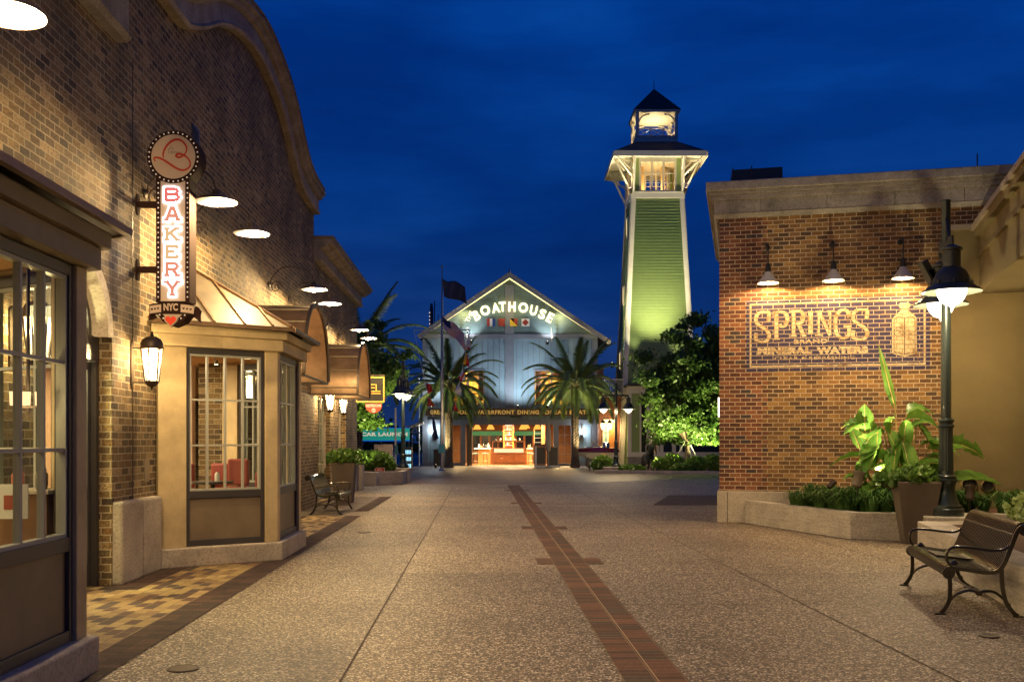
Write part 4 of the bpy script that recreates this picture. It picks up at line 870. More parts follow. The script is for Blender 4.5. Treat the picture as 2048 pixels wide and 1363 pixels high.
def wtext(s, xa, xb, yt, yb, bold=.01, nm='advert_lettering', serif=0):
    v, f = text_shape(s, .2, .002, bold, 1.1); xm = (xa + xb) / 2
    v = fit(v, U(xa), U(xb), 0, 1); o = []
    for x, y, z in v:
        t = (x - U(xa)) / (U(xb) - U(xa)); px = xa + t * (xb - xa); zz0, zz1 = ZW(px, yb - t * 2), ZW(px, yt - t * 2); o.append((x, -(.0032 + z), zz0 + y * (zz1 - zz0)))
    b.add(o, f)
wtext('BRAND', 1588, 1655, 679, 687.5, .006); wtext('MINERAL', 1515, 1624, 695, 709, .014); wtext('WATERS', 1633, 1736, 693.5, 708, .014); wtext('CLEAR & REFRESHING', 1549, 1710, 713.5, 719.5, .003)
# bottle
bx = lambda x: U(x); bz = lambda y: ZW(1809, y)
def P_(pts): return [(bx(x), bz(y)) for x, y in pts]
bott = [(1801, 605), (1816, 605), (1821, 609), (1820, 614), (1816, 617), (1818, 622), (1828, 630), (1834, 637), (1834, 706), (1809, 713), (1784, 706), (1784, 637), (1790, 630), (1800, 622), (1802, 617), (1798, 613), (1798, 608)]
b.prism(P_(bott), .003, .0048, fw)
part('cream_lettering', b, M['brick_cream'], ad, fix=False)
bl = MB(); wl = .012
def ln(pts, w=wl): stroke(bl, P_(pts), w, .005, .0066, fw)
ln([(1788, 640), (1788, 703), (1809, 709), (1830, 703), (1830, 640)]); ln([(1809, 634), (1809, 709)], .016); ln([(1800, 618), (1816, 618)]); ln(smooth_path([(1788, 640), (1793, 634), (1800, 633), (1807, 637)], 3)); ln(smooth_path([(1811, 637), (1818, 633), (1825, 634), (1830, 640)], 3))
ln([(1797.5 + 9 * math.cos(i * PI / 10), 663 + 9.5 * math.sin(i * PI / 10)) for i in range(21)], .009); ln(smooth_path([(1791, 662), (1796, 659), (1800, 664), (1804, 661)], 3), .010); ln(smooth_path([(1792, 667), (1797, 666), (1803, 668)], 3), .007)
ln([(1809, 690), (1833, 690)], .006); ln([(1833, 637), (1834, 706)], .008)
part('brown_outlines', bl, M['brick_line'], ad, fix=False)
part('letter_shadow', bo, M['brick_line'], ad, fix=False)
# three sign lights
def bell(loc):
    t = thing('sign_light', '', 'wall light', loc, RA, 'bell shaded lights over the painted advert')   # origin: arm base on the wall
    b = MB(); b.tube([(0, p[0], p[1]) for p in smooth_path([(0, 0), (-.16, .05), (-.32, .02), (-.36, -.10), (-.36, -.42)], 5)], .014); b.tube([(0, 0, -.3), (0, -.18, -.33), (0, -.36, -.36)], .010); part('arm', b, M['black'], t, smooth=True)
    b = MB(); b.lathe([(.05, 0), (.05, .02), (.02, .035)], n=16, T=lambda x, y, z: (x, -z, y)); part('wall_plate', b, M['black'], t, smooth=True)
    b = MB(); b.lathe([(.03, -.36), (.045, -.40), (.055, -.48), (.06, -.52)], (0, -.36, 0), 20); part('socket', b, M['black'], t, smooth=True)
    b = MB(); b.lathe([(.055, -.52), (.085, -.58), (.15, -.67), (.19, -.715), (.20, -.735), (.19, -.73), (.145, -.66), (.08, -.575), (.05, -.525)], (0, -.36, 0), 28, caps=False); part('lamp_shade', b, mat('grey_enamel', (.42, .39, .34), .35) if 'ge' not in M else M['ge'], t, smooth=True)
    b = MB(); b.sphere((0, -.36, -.62), .035, 10, 8); part('bulb', b, M['bulb_s'], t, smooth=True)
    lamp('POINT', (0, -.36, -.68), BL, (1, .62, .26), .03, parent=t); return t
BL = 56
b0 = bell((0, 0, 0)); 
for i, (x, lab) in enumerate(((1536, 'bell shaded light nearest the free corner of the painted brick wall'), (1667, 'middle bell shaded light over the painted brick advert'), (1806, 'bell shaded light above the painted bottle, beside the lamp post'))):
    o = b0 if i == 0 else copy_tree(b0); r = U(x); Y = 19 + r * math.sin(RA)
    # shade hangs .36 in front: slide the base so the shade sits at x
    t_ = (x - 1024) / F; r = (t_ * (19 - .36 * math.cos(RA)) - 4.04 + .36 * (-math.sin(RA)) * -1 * -1) / (math.cos(RA) - t_ * math.sin(RA))
    o.location = inR(r + (.0 if i else 0), .0, 5.30); o['label'] = lab
# wall light on the hidden side (seen edge-on beside the corner)
t = thing('slim_wall_light', 'slim upright white wall light beside the brick corner', 'wall light', at(1439.5, 812, 20.6), RA)
b = MB(); b.box(-.03, .03, -.04, .04, -.22, .18); part('diffuser', b, emit('cool_tube', (1, .9, .8), 12), t); b = MB(); b.box(-.035, .06, -.045, .045, .181, .21); b.box(-.035, .06, -.045, .045, -.25, -.221); part('frame', b, M['bronze'], t)
# ------------------------------------------------------------------ stucco building
st = thing('stucco_building', 'tan stucco building with overhanging parapet beam on the right edge', 'building', SO, SA)
T3 = lambda n: None
b = MB(); b.box(0, 1.2, -14, .25, 4.28, 5.30); part('parapet_beam', b, M['stucco'], st)
b = MB(); b.box(-.05, 1.2, -14.01, .25, 4.92, 4.98); b.box(-.10, 1.2, -14.02, .25, 5.301, 5.42); part('moulding', b, M['stucco'], st)
b = MB(); b.box(-.15, 1.3, -14.03, .25, 5.421, 5.52); part('coping', b, M['stucco_cap'], st)
b = MB(); b.box(.72, 1.1, -14, -.3, 0, 4.275); part('side_wall', b, M['stucco'], st)
b = MB(); b.box(.715, .7215, -14, -.3, 2.6, 2.615); b.box(.715, .7215, -3.2, -3.185, 0, 4.2); b.box(.714, .7215, -14, -.3, 3.95, 3.97); part('control_joint', b, M['joint'], st)
b = MB(); b.box(1.3, 6, -8, -3, 5.5, 9.5); b.box(.9, 6.2, -8.2, -2.8, 9.501, 9.8); o = part('upper_storey', b, M['stucco'], st)
# back wall of the niche lies along the brick wall
bk = MB(); bk.box(4.075, 6.5, -.12, .3, 0, 5.45); o = part('niche_wall', bk, M['stucco'], None); place(o, RO, RA); o.parent = None
o.matrix_world = Matrix.Translation(RO) @ Matrix.Rotation(RA, 4, 'Z')
bpy.context.view_layer.update(); mw = o.matrix_world.copy(); o.parent = st; o.matrix_parent_inverse = (Matrix.Translation(SO) @ Matrix.Rotation(SA, 4, 'Z')).inverted(); 
bk = MB(); bk.box(4.05, 5.2, -.18, .1, 5.451, 5.54); o = part('niche_coping', bk, M['stucco_cap'], None); place(o, RO, RA); o.parent = st; o.matrix_parent_inverse = (Matrix.Translation(SO) @ Matrix.Rotation(SA, 4, 'Z')).inverted()
def pipe(px, py, r, lab):
    rr = U(px); t = thing('round_vent', lab, 'vent', inR(rr - .02, .12, ZW(px, py) - .0), RA, 'round vents in the stucco wall')
    b = MB(); b.lathe([(r, 0), (r * 1.18, 0), (r * 1.2, .03), (r * 1.02, .09), (r, .09)], n=28, caps=False, T=lambda x, y, z: (x, -z, y)); part('collar', b, M['stucco'], t, smooth=True)
    b = MB(); b.lathe([(r, .005), (.001, .005)], n=28, caps=False, T=lambda x, y, z: (x, -z, y)); part('dark_opening', b, M['black'], t)
pipe(1937, 968, .125, 'larger round vent opening in the stucco wall right of the lamp post'); pipe(1973, 970, .10, 'smaller round vent opening in the stucco wall, nearer the corner')
# ------------------------------------------------------------------ planters
pw = thing('concrete_planter', 'long low angular board formed concrete planter against the brick building', 'planter')
Pp = [(4.62, 19.08), (5.47, 15.76), (6.25, 15.56), (10.0, 15.0)]
def wall_along(b, pts, w, z0, z1):
    L_, R_ = [], []
    for i, p in enumerate(pts):
        a = pts[max(i - 1, 0)]; c = pts[min(i + 1, len(pts) - 1)]; dx, dy = c[0] - a[0], c[1] - a[1]; l = math.hypot(dx, dy); nx, ny = -dy / l, dx / l
        L_.append(p); R_.append((p[0] + nx * w, p[1] + ny * w))
    b.prism(L_ + R_[::-1], z0, z1)
Pp[0] = (4.50, 18.86)
b = MB(); wall_along(b, Pp, .22, 0, .44); part('planter_wall', b, M['board'], pw, bev=.01)
b = MB(); b.prism([(4.75, 18.6), (5.62, 15.98), (6.3, 15.75), (10, 15.2), (10.5, 17.3), (8.6, 17.9)], .30, .36); part('soil', b, M['soil'], pw)
cw = thing('seat_wall', 'low concrete wall running behind the bronze bench', 'wall')
Q = [(3.3, 3.0), (5.78, 13.9)]
b = MB(); b.prism([(Q[0][0], Q[0][1]), (Q[1][0], Q[1][1]), (Q[1][0] + .35, Q[1][1] - .05), (Q[0][0] + .35, Q[0][1])][::-1], 0, .45); part('wall_body', b, M['board'], cw, bev=.012)
b = MB(); b.prism([(Q[0][0] + .36, 3), (Q[1][0] + .36, 13.85), (10, 14.6), (9, 3)], .30, .40); part('mulch_bed', b, M['soil'], cw)
b = MB(); b.prism([(6.13, 13.85), (6.9, 13.65), (7.2, 14.9), (6.3, 14.4)], 0, .40); part('end_block', b, M['conc'], cw)
# block under the lamp post
t = thing('lamp_plinth', 'square pale concrete block carrying the lamp post by the bench', 'plinth', (6.24, 14.67, 0), RA)
b = MB(); b.box(0, .95, 0, .9, 0, .445); part('block', b, M['board'], t, bev=.015)
# tall tapered pot with ivy
t = thing('tall_planter', 'tall tapered dark square planter with trailing ivy beside the lamp post', 'planter', (6.30, 15.22, 0), RA + R(2))
b = MB(); h = .96; b.frustum([(-.19, -.19), (.19, -.19), (.19, .19), (-.19, .19)], 0, [(-.32, -.32), (.32, -.32), (.32, .32), (-.32, .32)], h); part('pot', b, M['pot'], t, bev=.012)
b = MB(); b.box(-.29, .29, -.29, .29, h, h + .01); part('soil', b, M['soil'], t)
NR = np.random.default_rng
def leafquads(pts, size, rng, elong=1.6, up=.0, var=.4):
    n = len(pts); d = rng.normal(size=(n, 3)); d[:, 2] += up; d /= np.linalg.norm(d, axis=1)[:, None]
    e = rng.normal(size=(n, 3)); e -= d * (e * d).sum(1)[:, None]; e /= np.linalg.norm(e, axis=1)[:, None]
    s = size * (1 + var * (rng.random(n) * 2 - 1)); a = d * (s * elong / 2)[:, None]; c = e * (s / 2)[:, None]
    q = np.stack([pts - a, pts + c - a * .1, pts + a, pts - c - a * .1], 1); return q.reshape(-1, 3)
def blob(rng, n, c, r, shell=.5):
    d = rng.normal(size=(n, 3)); d /= np.linalg.norm(d, axis=1)[:, None]; rr = (shell + (1 - shell) * rng.random(n)) ** .6
    return np.array(c) + d * rr[:, None] * np.array(r)
def shrub(name, lab, cat, loc, blobs, n, size, m, seed=1, group=None, extra=None):
    t = thing(name, lab, cat, loc, 0, group); rng = NR(seed); P = np.concatenate([blob(rng, max(20, int(n * w)), c, r, .35) for c, r, w in blobs])
    P = P[P[:, 2] > .01]; quads('foliage', leafquads(P, size, rng, 1.5, .3), len(P), m, t)
    b = MB(); r_ = random.Random(seed)
    for c, r, w in blobs:
        for i in range(3): b.tube([(c[0] * .2, c[1] * .2, 0), (c[0] * .7 + r_.uniform(-.1, .1) * r[0], c[1] * .7, c[2] * .6), (c[0] + r_.uniform(-.6, .6) * r[0], c[1] + r_.uniform(-.6, .6) * r[1], c[2] + r[2] * .5)], [.015, .01, .004], 5)
    part('stems', b, M['bark'], t); return t
t_iv = shrub('trailing_ivy', 'bushy green ivy spilling over the tall dark planter', 'plant', (6.30, 15.22, .9), [((0, 0, .12), (.36, .36, .22), 1), ((-.32, -.05, -.02), (.2, .2, .26), .5), ((-.5, .1, -.1), (.2, .2, .3), .4), ((.15, -.2, -.02), (.2, .14, .16), .3)], 900, .075, M['leaf_ivy'], 5)
# bird of paradise
def bop(loc):
    t = thing('bird_of_paradise_plant', 'tall bird of paradise plant with large paddle leaves lit from below', 'plant', loc)
    st_ = MB(); lf = MB(); rng = random.Random(8)
    def leaf(base, tip_stalk, L_, W_, direction, droop, roll=0, torn=0):
        B = Vector(base); S = Vector(tip_stalk); st_.tube([B, B.lerp(S, .5) + Vector((0, 0, .05)), S], [.022, .016, .011], 6)
        W_ *= 1.15; L_ *= 1.0
        d = Vector(direction).normalized(); side = d.cross(Vector((0, 0, 1))); side = side.normalized() if side.length > .1 else Vector((1, 0, 0))
        side = Matrix.Rotation(roll, 3, d) @ side; up = side.cross(d)
        n = 14; vs = []; fs = []; p = S.copy(); mid = []
        for i in range(n + 1):
            u = i / n; w = W_ * .5 * (math.sin(PI * min(1, u * 1.02) ** .75) ** .8 if 0 < u < 1 else 0.02)
            mid.append(p.copy()); fold = .22 * w * 2
            wv = .012 * math.sin(u * 30 + rng.random())
            jl = 1 - (.35 * rng.random() if torn else .04 * rng.random()); jr = 1 - (.35 * rng.random() if torn else .04 * rng.random())
            vs += [tuple(p - side * w * jl + up * (fold + wv)), tuple(p - side * w * .5 + up * fold * .6), tuple(p), tuple(p + side * w * .5 + up * fold * .6), tuple(p + side * w * jr + up * (fold - wv))]
            dd = (d - Vector((0, 0, 1)) * droop * u).normalized(); p = p + dd * L_ / n
        for i in range(n):
            for k_ in range(4):
                if torn and rng.random() < .18 and k_ in (0, 3): continue
                fs.append((i * 5 + k_, i * 5 + k_ + 1, (i + 1) * 5 + k_ + 1, (i + 1) * 5 + k_))
        lf.add(vs, fs); st_.tube(mid, [.009] * 6 + [.006] * 5 + [.003] * (len(mid) - 11), 5)
    # (base offset), stalk top, length, width, direction, droop  : x right, z up, y away
    c0 = (0, 0, 0)
    leaf((0, 0, 0), (-.10, 0, 1.45), .95, .13, (-.35, -.05, 1), 0, R(75))              # tall narrow rolled leaf
    leaf((-.05, 0, 0), (-.68, -.1, 1.12), .42, .28, (-.1, -.2, 1), .5, R(10))
    leaf((-.05, 0, 0), (-.62, -.05, 1.26), .55, .26, (-1, -.3, .05), .9, R(-30), 1)
    leaf((-.1, 0, 0), (-.45, -.1, 1.20), .65, .30, (-.25, -.5, -.8), .4, R(40))
    leaf((0, 0, 0), (-.28, -.1, 1.15), .75, .36, (.35, -.3, -.75), .3, R(20))
    leaf((0, 0, 0), (.05, -.05, 1.30), .60, .34, (.8, -.2, .15), .9, R(-20), 1)
    leaf((0, 0, 0), (.10, 0, 1.38), .55, .26, (.9, .1, .4), .9, R(30), 1)
    leaf((.05, 0, 0), (.25, -.1, 1.25), .5, .26, (.4, -.4, -.7), .2, R(0), 1)
    leaf((-.1, 0, 0), (-.35, -.15, .72), .62, .34, (-.7, -.3, .35), 1.0, R(10))
    leaf((-.1, -.05, 0), (-.28, -.2, .45), .62, .40, (.28, -.1, 1), .1, R(-8))
    leaf((-.1, -.05, 0), (-.30, -.25, .50), .68, .34, (-.75, -.3, .55), 1.1, R(12))
    leaf((-.12, 0, 0), (-.62, -.1, .76), .85, .16, (-1, -.1, .25), 1.0, R(30))
    leaf((-.1, -.1, 0), (-.5, -.3, .35), .60, .30, (-.8, -.3, .1), 1.2, R(-10))
    leaf((.1, 0, 0), (.55, -.1, .72), .65, .30, (.8, -.2, .65), .8, R(-12), 1)
    leaf((.1, 0, 0), (.62, -.2, .40), .50, .30, (-.2, -.3, .9), .8, R(15))
    leaf((.1, 0, 0), (.80, -.1, .42), .95, .32, (1, -.1, .25), .6, R(20))
    leaf((.1, .1, 0), (.9, .1, .95), .75, .34, (1, .1, .1), .9, R(-40), 1)
    leaf((.05, 0, 0), (.35, -.2, .35), .55, .32, (.3, -.4, .1), .9, R(30))
    leaf((-.05, .1, 0), (-.7, .1, .9), .5, .3, (-.3, .2, .9), .8, R(60))
    leaf((0, 0, 0), (-.15, -.2, .95), .70, .30, (-.3, -.5, -.3), .8, R(25)); leaf((0, 0, 0), (-.05, -.15, 1.05), .8, .32, (.1, -.5, -.9), .2, R(-15))
    leaf((-.1, 0, 0), (-.5, -.25, .95), .6, .34, (-.5, -.4, -.5), .6, R(20)); leaf((.1, 0, 0), (.3, -.1, .95), .7, .3, (.7, -.3, .2), 1.1, R(10), 1)
    leaf((.05, 0, 0), (.15, -.3, .6), .55, .3, (.5, -.5, .5), 1.0, R(0)); leaf((-.1, 0, 0), (-.2, -.3, .3), .5, .34, (-.1, -.6, .5), 1.2, R(0)); leaf((0, .1, 0), (-.4, .15, 1.0), .6, .34, (-.6, .1, .6), .9, R(50))
    for i in range(18):
        a = -.85 + (i % 11) * .14; leaf((a * .15, 0, 0), (a * .8, -.12 + .05 * (i % 3), .45 + .22 * (i % 4)), rng.uniform(.45, .62), rng.uniform(.20, .28), (a * 1.2 + rng.uniform(-.3, .3), -.35, rng.uniform(-.2, .9)), rng.uniform(.6, 1.2), R(rng.uniform(-40, 40)), i % 2)
    for i in range(9): a = rng.uniform(-.25, .3); st_.tube([(a * .3, 0, 0), (a * .6, 0, .5), (a * .9, -.02, rng.uniform(.8, 1.15))], [.028, .02, .012], 6)
    part('leaves', lf, M['leaf_bop'], t, fix=False, smooth=True, sharp=60); part('stalks', st_, mat('orange_stalk', (.34, .24, .07), .5, var=.4, vscale=5), t, smooth=True)
    t.scale = (.95, 1.0, 1.22); return t
bop((6.62, 16.6, .36))
# border grass clumps
def clump(seed, n=110, h=.36):
    rng = NR(seed); V = []
    for i in range(n):
        a = rng.random() * 2 * PI; r0 = rng.random() * .07; l = h * (.6 + .7 * rng.random()); out = .5 + rng.random() * .7; w = .009
        p = np.array([r0 * math.cos(a), r0 * math.sin(a), 0.]); dv = np.array([math.cos(a), math.sin(a), 0]); sd = np.array([-math.sin(a), math.cos(a), 0]) * w
        m1 = p + dv * l * .25 * out + np.array([0, 0, l * .75]); tp = p + dv * l * .75 * out + np.array([0, 0, l * (.95 - .35 * out)])
        V += [p - sd, p + sd, m1 + sd, m1 - sd, m1 - sd, m1 + sd, tp + sd * .2, tp - sd * .2]
    return np.array(V), 2 * n
rg = random.Random(2); first = None; cnt = 0
gv, gn = clump(4)
def grass_at(x, y, z, lab):
    global first
    if first is None:
        first = quads('border_grass_clump', gv, gn, M['leaf_grass']); o = first
    else: o = first.copy(); C.objects.link(o)
    o.location = (x, y, z); o.rotation_euler = (0, 0, rg.random() * 6); s = rg.uniform(.85, 1.3); o.scale = (s, s, s * rg.uniform(.9, 1.15))
    tag(o, lab, 'grass clump', 'grassy border plants in the planter'); return o
for i in range(54):
    t_ = rg.random(); row = i % 3
    if t_ < .62: u_ = t_ / .62; bx_ = 5.12 + (5.74 - 5.12) * u_; by_ = 17.6 + (16.05 - 17.6) * u_; bx_ += .25 * row; by_ += .12 * row
    else: u_ = (t_ - .62) / .38; bx_ = 5.8 + .9 * u_; by_ = 15.95 + .25 * row
    grass_at(bx_ + rg.uniform(-.07, .07), by_ + rg.uniform(-.07, .07), .36, 'clump of dark strappy grass in the concrete planter under the brick wall')
for i in range(9): grass_at(7.25 + i * .17 + rg.uniform(-.05, .05), 15.9 + rg.uniform(-.3, .4), .36, 'clump of strappy grass before the round vents right of the lamp post')
# planter uplights
def uplight(px, py, Y, r, h, aimv, power, lab, m=None, spot=70):
    p = at(px, py, Y); t = thing('garden_uplight', lab, 'spotlight', p, 0, 'garden uplights')
    d = Vector(aimv).normalized(); q = d.to_track_quat('Z', 'Y').to_matrix()
    T = lambda x, y, z: tuple(q @ Vector((x, y, z)))
    b = MB(); b.lathe([(r * .6, -h / 2), (r * .95, -h * .42), (r, h * .3), (r * 1.08, h * .34), (r * 1.08, h / 2), (r * .9, h / 2), (r * .85, h * .36)], n=20, T=T, caps=False); b.lathe([(.001, -h / 2), (r * .6, -h / 2)], n=20, T=T, caps=False); part('housing', b, m or M['bronze'], t, smooth=True)
    b = MB(); b.lathe([(r * .84, h * .37), (.001, h * .37)], n=20, T=T, caps=False); part('lens', b, M['bulb_s'], t)
    b = MB(); b.tube([(0, 0, -h * .3), (0, .03, -h * .3 - .25)], .012); part('stake', b, M['black'], t)
    lamp('SPOT', tuple(d * h * .6), power, (1, .85, .5), .03, parent=t, rot=aim(d), spot=spot, blend=.6)
uplight(1716, 958, 15.9, .085, .26, (.25, .12, 1), 230, 'copper canister uplight standing among the grass beneath the big leaves', M['copper'], 95)
uplight(1663, 968, 16.6, .05, .16, (.6, .1, .55), 60, 'small dark spotlight tilted toward the big leaved plant', None, 60)
uplight(1940, 985, 15.6, .075, .24, (.1, .3, .9), 14, 'dark bullet spotlight in front of the larger round vent', None, 80)
uplight(1752, 960, 16.2, .06, .2, (.2, .2, 1), 60, 'uplight half hidden at the foot of the big leaved plant', M['copper'], 80)
# pale shrubs behind the bench
shrub('variegated_shrub', 'pale green leafy shrub behind the bronze bench', 'plant', (7.3, 13.7, .36), [((0, 0, .28), (.35, .3, .25), 1), ((.35, -.3, .30), (.35, .3, .32), 1), ((.1, -.5, .15), (.3, .3, .15), .5)], 320, .06, M['leaf_pale'], 9)
shrub('variegated_shrub', 'small pale shrub at the right edge of the photo above the low wall', 'plant', (6.3, 11.6, .38), [((0, 0, .25), (.25, .25, .22), 1), ((-.12, -.2, .38), (.12, .15, .18), .3)], 260, .055, M['leaf_pale'], 10)
# ------------------------------------------------------------------ benches
def make_bench():
    t = thing('park_bench', '', 'bench'); L_ = 1.83
    prof = smooth_path([(.045, .335), (.012, .365), (.0, .40), (.02, .435), (.07, .448), (.20, .435), (.36, .415), (.45, .43), (.50, .49), (.55, .62), (.605, .77), (.64, .835), (.70, .85), (.745, .815), (.735, .765), (.70, .75)], 4)
    b = MB(); n = 37
    for i in range(n):
        x = .03 + (L_ - .06) * (i + .5) / n; w = .0102
        b.sweep([(y, z) for y, z in prof], [(-.004, x - w), (.004, x - w), (.004, x + w), (-.004, x + w)], T=lambda y, z, d: (d, -y, z))
    part('seat', b, M['bench'], t)
    b = MB()
    for y, z in ((.08, .432), (.42, .40), (.60, .74)): b.tube([(0.02, -y, z), (L_ - .02, -y, z)], .013, 8)
    part('support_rod', b, M['bench'], t)
    for x in (0.0, L_):
        b = MB(); q = smooth_path([(.045, .35), (.02, .39), (.05, .43), (.2, .418), (.36, .398), (.46, .415), (.515, .49), (.565, .62), (.62, .77), (.66, .82)], 4)
        b.sweep(q, [(-.02, x - .016), (.016, x - .016), (.016, x + .016), (-.02, x + .016)], T=lambda y, z, d: (d, -y, z))
        for cy_, cz_ in ((.045, .385), (.69, .79)):
            b.lathe([(.052, -.017), (.058, 0), (.052, .017)], n=20, T=lambda u, v_, w_, cy_=cy_, cz_=cz_: (x + w_, -cy_ + u, cz_ + v_))
            for k_ in range(5): a = 2 * PI * k_ / 5; b.lathe([(.011, -.024), (.013, 0), (.011, .024)], n=8, T=lambda u, v_, w_, a=a, cy_=cy_, cz_=cz_: (x + w_, -cy_ + u + .028 * math.cos(a), cz_ + v_ + .028 * math.sin(a)))
        part('end_frame', b, M['bench'], t, smooth=True)
        for lg in (smooth_path([(.05, .36), (.055, .24), (.045, .13), (.0, .04), (-.03, .012)], 4), smooth_path([(.49, .43), (.50, .26), (.53, .13), (.59, .04), (.63, .012)], 4)):
            b = MB(); b.sweep(lg, [(-.018, x - .014), (.018, x - .014), (.018, x + .014), (-.018, x + .014)], T=lambda y, z, d: (d, -y, z))
            e = lg[-1][0]; b.box(x - .022, x + .022, -e - .045, -e + .045, 0, .014); part('leg', b, M['bench'], t)
        b = MB(); b.tube([(x, -y, z) for y, z in smooth_path([(.035, .10), (.10, .18), (.20, .225), (.27, .22), (.30, .205), (.33, .22), (.42, .225), (.50, .17), (.565, .10)], 4)], .013, 8)
        b.lathe([(.03, -.012), (.03, .012)], n=12, T=lambda u, v_, w_: (x + w_, -.30 + u, .205 + v_ * .8)); part('brace', b, M['bench'], t, smooth=True)
        b = MB(); b.tube([(x, -y, z) for y, z in smooth_path([(.07, .44), (.03, .50), (.035, .58), (.09, .62), (.2, .622), (.40, .60), (.50, .605), (.56, .64)], 5)], .013, 10); part('armrest', b, M['bench'], t, smooth=True)
    b = MB(); b.tube([(0, -.30, .205), (L_, -.30, .205)], .012, 8); part('stretcher', b, M['bench'], t, smooth=True)
    b = MB(); m0 = L_ / 2; b.sweep([(y, z) for y, z in smooth_path([(.08, .458), (.20, .447), (.36, .427), (.42, .432)], 3)], [(0, m0 - .22), (.012, m0 - .22), (.012, m0 + .22), (0, m0 + .22)], T=lambda y, z, d: (d, -y, z)); part('centre_plate', b, M['bench'], t)
    for x in (.13, L_ - .13): b = MB(); b.lathe([(.035, 0), (.04, .01), (.02, .03), (.01, .04)], (x, -.12, .450), 10); part('finial', b, M['bench'], t, smooth=True)
    return t
bench = make_bench(); place(bench, (3.97, 8.97, 0), math.atan2(1.79, .39)); bench['group'] = 'ribbed metal benches'
bench['label'] = 'large bronze ribbed metal bench in the right foreground beneath the lamp post'
bench2 = copy_tree(bench); place(bench2, inL(.95, 22.75), LA - PI / 2); bench2['label'] = 'ribbed metal bench by the brick shop wall beneath the far lanterns'
# ------------------------------------------------------------------ lamp posts
def make_post():
    t = thing('lamp_post', '', 'street lamp')
    b = MB(); n = 32
    b.lathe([(.26, 0), (.262, .10), (.25, .115), (.235, .12), (.232, .155), (.20, .17), (.185, .20), (.155, .27), (.135, .36), (.132, .44), (.145, .50), (.16, .53)], n=n)
    part('base', b, M['green_iron'], t, smooth=True)
    b = MB(); b.lathe([(.165, .53), (.17, .545), (.165, .56), (.145, .565), (.145, .585), (.15, .60), (.14, .615), (.115, .63), (.112, .68)], n=n); part('collar', b, M['green_iron'], t, smooth=True); b = MB()
    b.lathe([(.115, 1.35), (.125, 1.37), (.12, 1.39), (.10, 1.40), (.10, 1.43), (.118, 1.445), (.118, 1.47), (.09, 1.49)], n=n); part('collar', b, M['green_iron'], t, smooth=True)
    b = MB(); vs = []; fs = []; nn = 48     # fluted lower shaft
    for z, r0 in ((.66, .108), (1.36, .098)):
        for i in range(nn): a = 2 * PI * i / nn; r_ = r0 * (1 if i % 4 else .93); vs.append((r_ * math.cos(a), r_ * math.sin(a), z))
    b.add(vs, [(i, (i + 1) % nn, nn + (i + 1) % nn, nn + i) for i in range(nn)])
    b.lathe([(.078, 1.48), (.068, 3.9), (.066, 4.80), (.072, 4.82), (.072, 4.85)], n=24); part('pole', b, M['green_iron'], t, smooth=True, fix=False)
    b = MB(); b.bar((-.72, 0, 4.12), (.72, 0, 4.12), .06, .09)
    for s in (-1, 1):
        b.bar((s * .06, 0, 4.55), (s * .42, 0, 4.15), .035); b.tube([(s * .07, 0, 3.75), (s * .35, 0, 3.86), (s * .6, 0, 4.08)], .022)
        b.tube([(s * .73, 0, 4.15), (s * .73, 0, 3.98)], .03)
    b.lathe([(.1, 4.02), (.1, 4.22)], n=20); part('cross_arm', b, M['hood'], t, smooth=True)
    for s in (-1, 1):
        c = (s * .73, 0, 0); b = MB()
        b.lathe([(.42, 3.33), (.422, 3.342), (.34, 3.40), (.27, 3.445), (.255, 3.50), (.24, 3.56), (.20, 3.63), (.14, 3.685), (.125, 3.70), (.122, 3.93), (.15, 3.94), (.15, 3.975), (.10, 4.0), (.04, 4.03)], c, 36, caps=False)
        for k_ in range(8): a = k_ * PI / 4; b.box(c[0] + .28 * math.cos(a) - .012, c[0] + .28 * math.cos(a) + .012, .28 * math.sin(a) - .012, .28 * math.sin(a) + .012, 3.44, 3.50)
        hd = part('lamp_head', b, M['hood'], t, smooth=True, fix=False)
        b = MB(); b.lathe([(.415, 3.328), (.30, 3.39), (.21, 3.40)], c, 36, caps=False); part('reflector', b, M['hood_in'], hd, smooth=True, fix=False)
        b = MB(); b.lathe([(.208, 3.395), (.212, 3.36), (.195, 3.28), (.155, 3.205), (.095, 3.15), (.03, 3.128), (.014, 3.10), (.002, 3.07)], c, 28); part('globe', b, M['globe'], hd, smooth=True)
        lamp('POINT', (c[0], 0, 3.20), LP, (1, .74, .40), .08, parent=t)
    return t
LP = 230
post = make_post(); place(post, (6.69, 15.03, .446), R(72)); post['label'] = 'tall dark green twin lamp post on the concrete block beside the bench'; post['group'] = 'twin headed lamp posts'
fl = []
for i, (dz, ang) in enumerate(((3.62, 0), (3.75, .25))):
    b = MB(); T = lambda x, y, z, ang=ang, dz=dz: tuple(Vector((-.13 - i * .10, .10, dz)) + Matrix.Rotation(R(-28), 3, 'Y') @ Vector((x, y, z)))
    b.box(-.055, .055, -.09, .09, -.2, .2, T); fo = part('floodlight', b, M['hood'], None, bev=.01); place(fo, (6.69, 15.03, .446), 0)
    tag(fo, ('lower' if i == 0 else 'upper') + ' dark box floodlight clamped to the big lamp post', 'floodlight', 'box floodlights on the lamp post')
def pblock(loc, w, d, h, lab, rz=0):
    b = MB(); b.box(-w / 2, w / 2, -d / 2, d / 2, 0, h); o = part('lamp_plinth', b, M['conc'], bev=.02); place(o, loc, rz); tag(o, lab, 'plinth')
p2 = copy_tree(post, label='distant twin lamp post in front of the green tower'); place(p2, (5.12, 48, .30), R(4)); p2.scale = (.85, .85, .85); pblock((5.12, 48, 0), 1.3, .9, .30, 'low concrete block under the lamp post by the green tower')
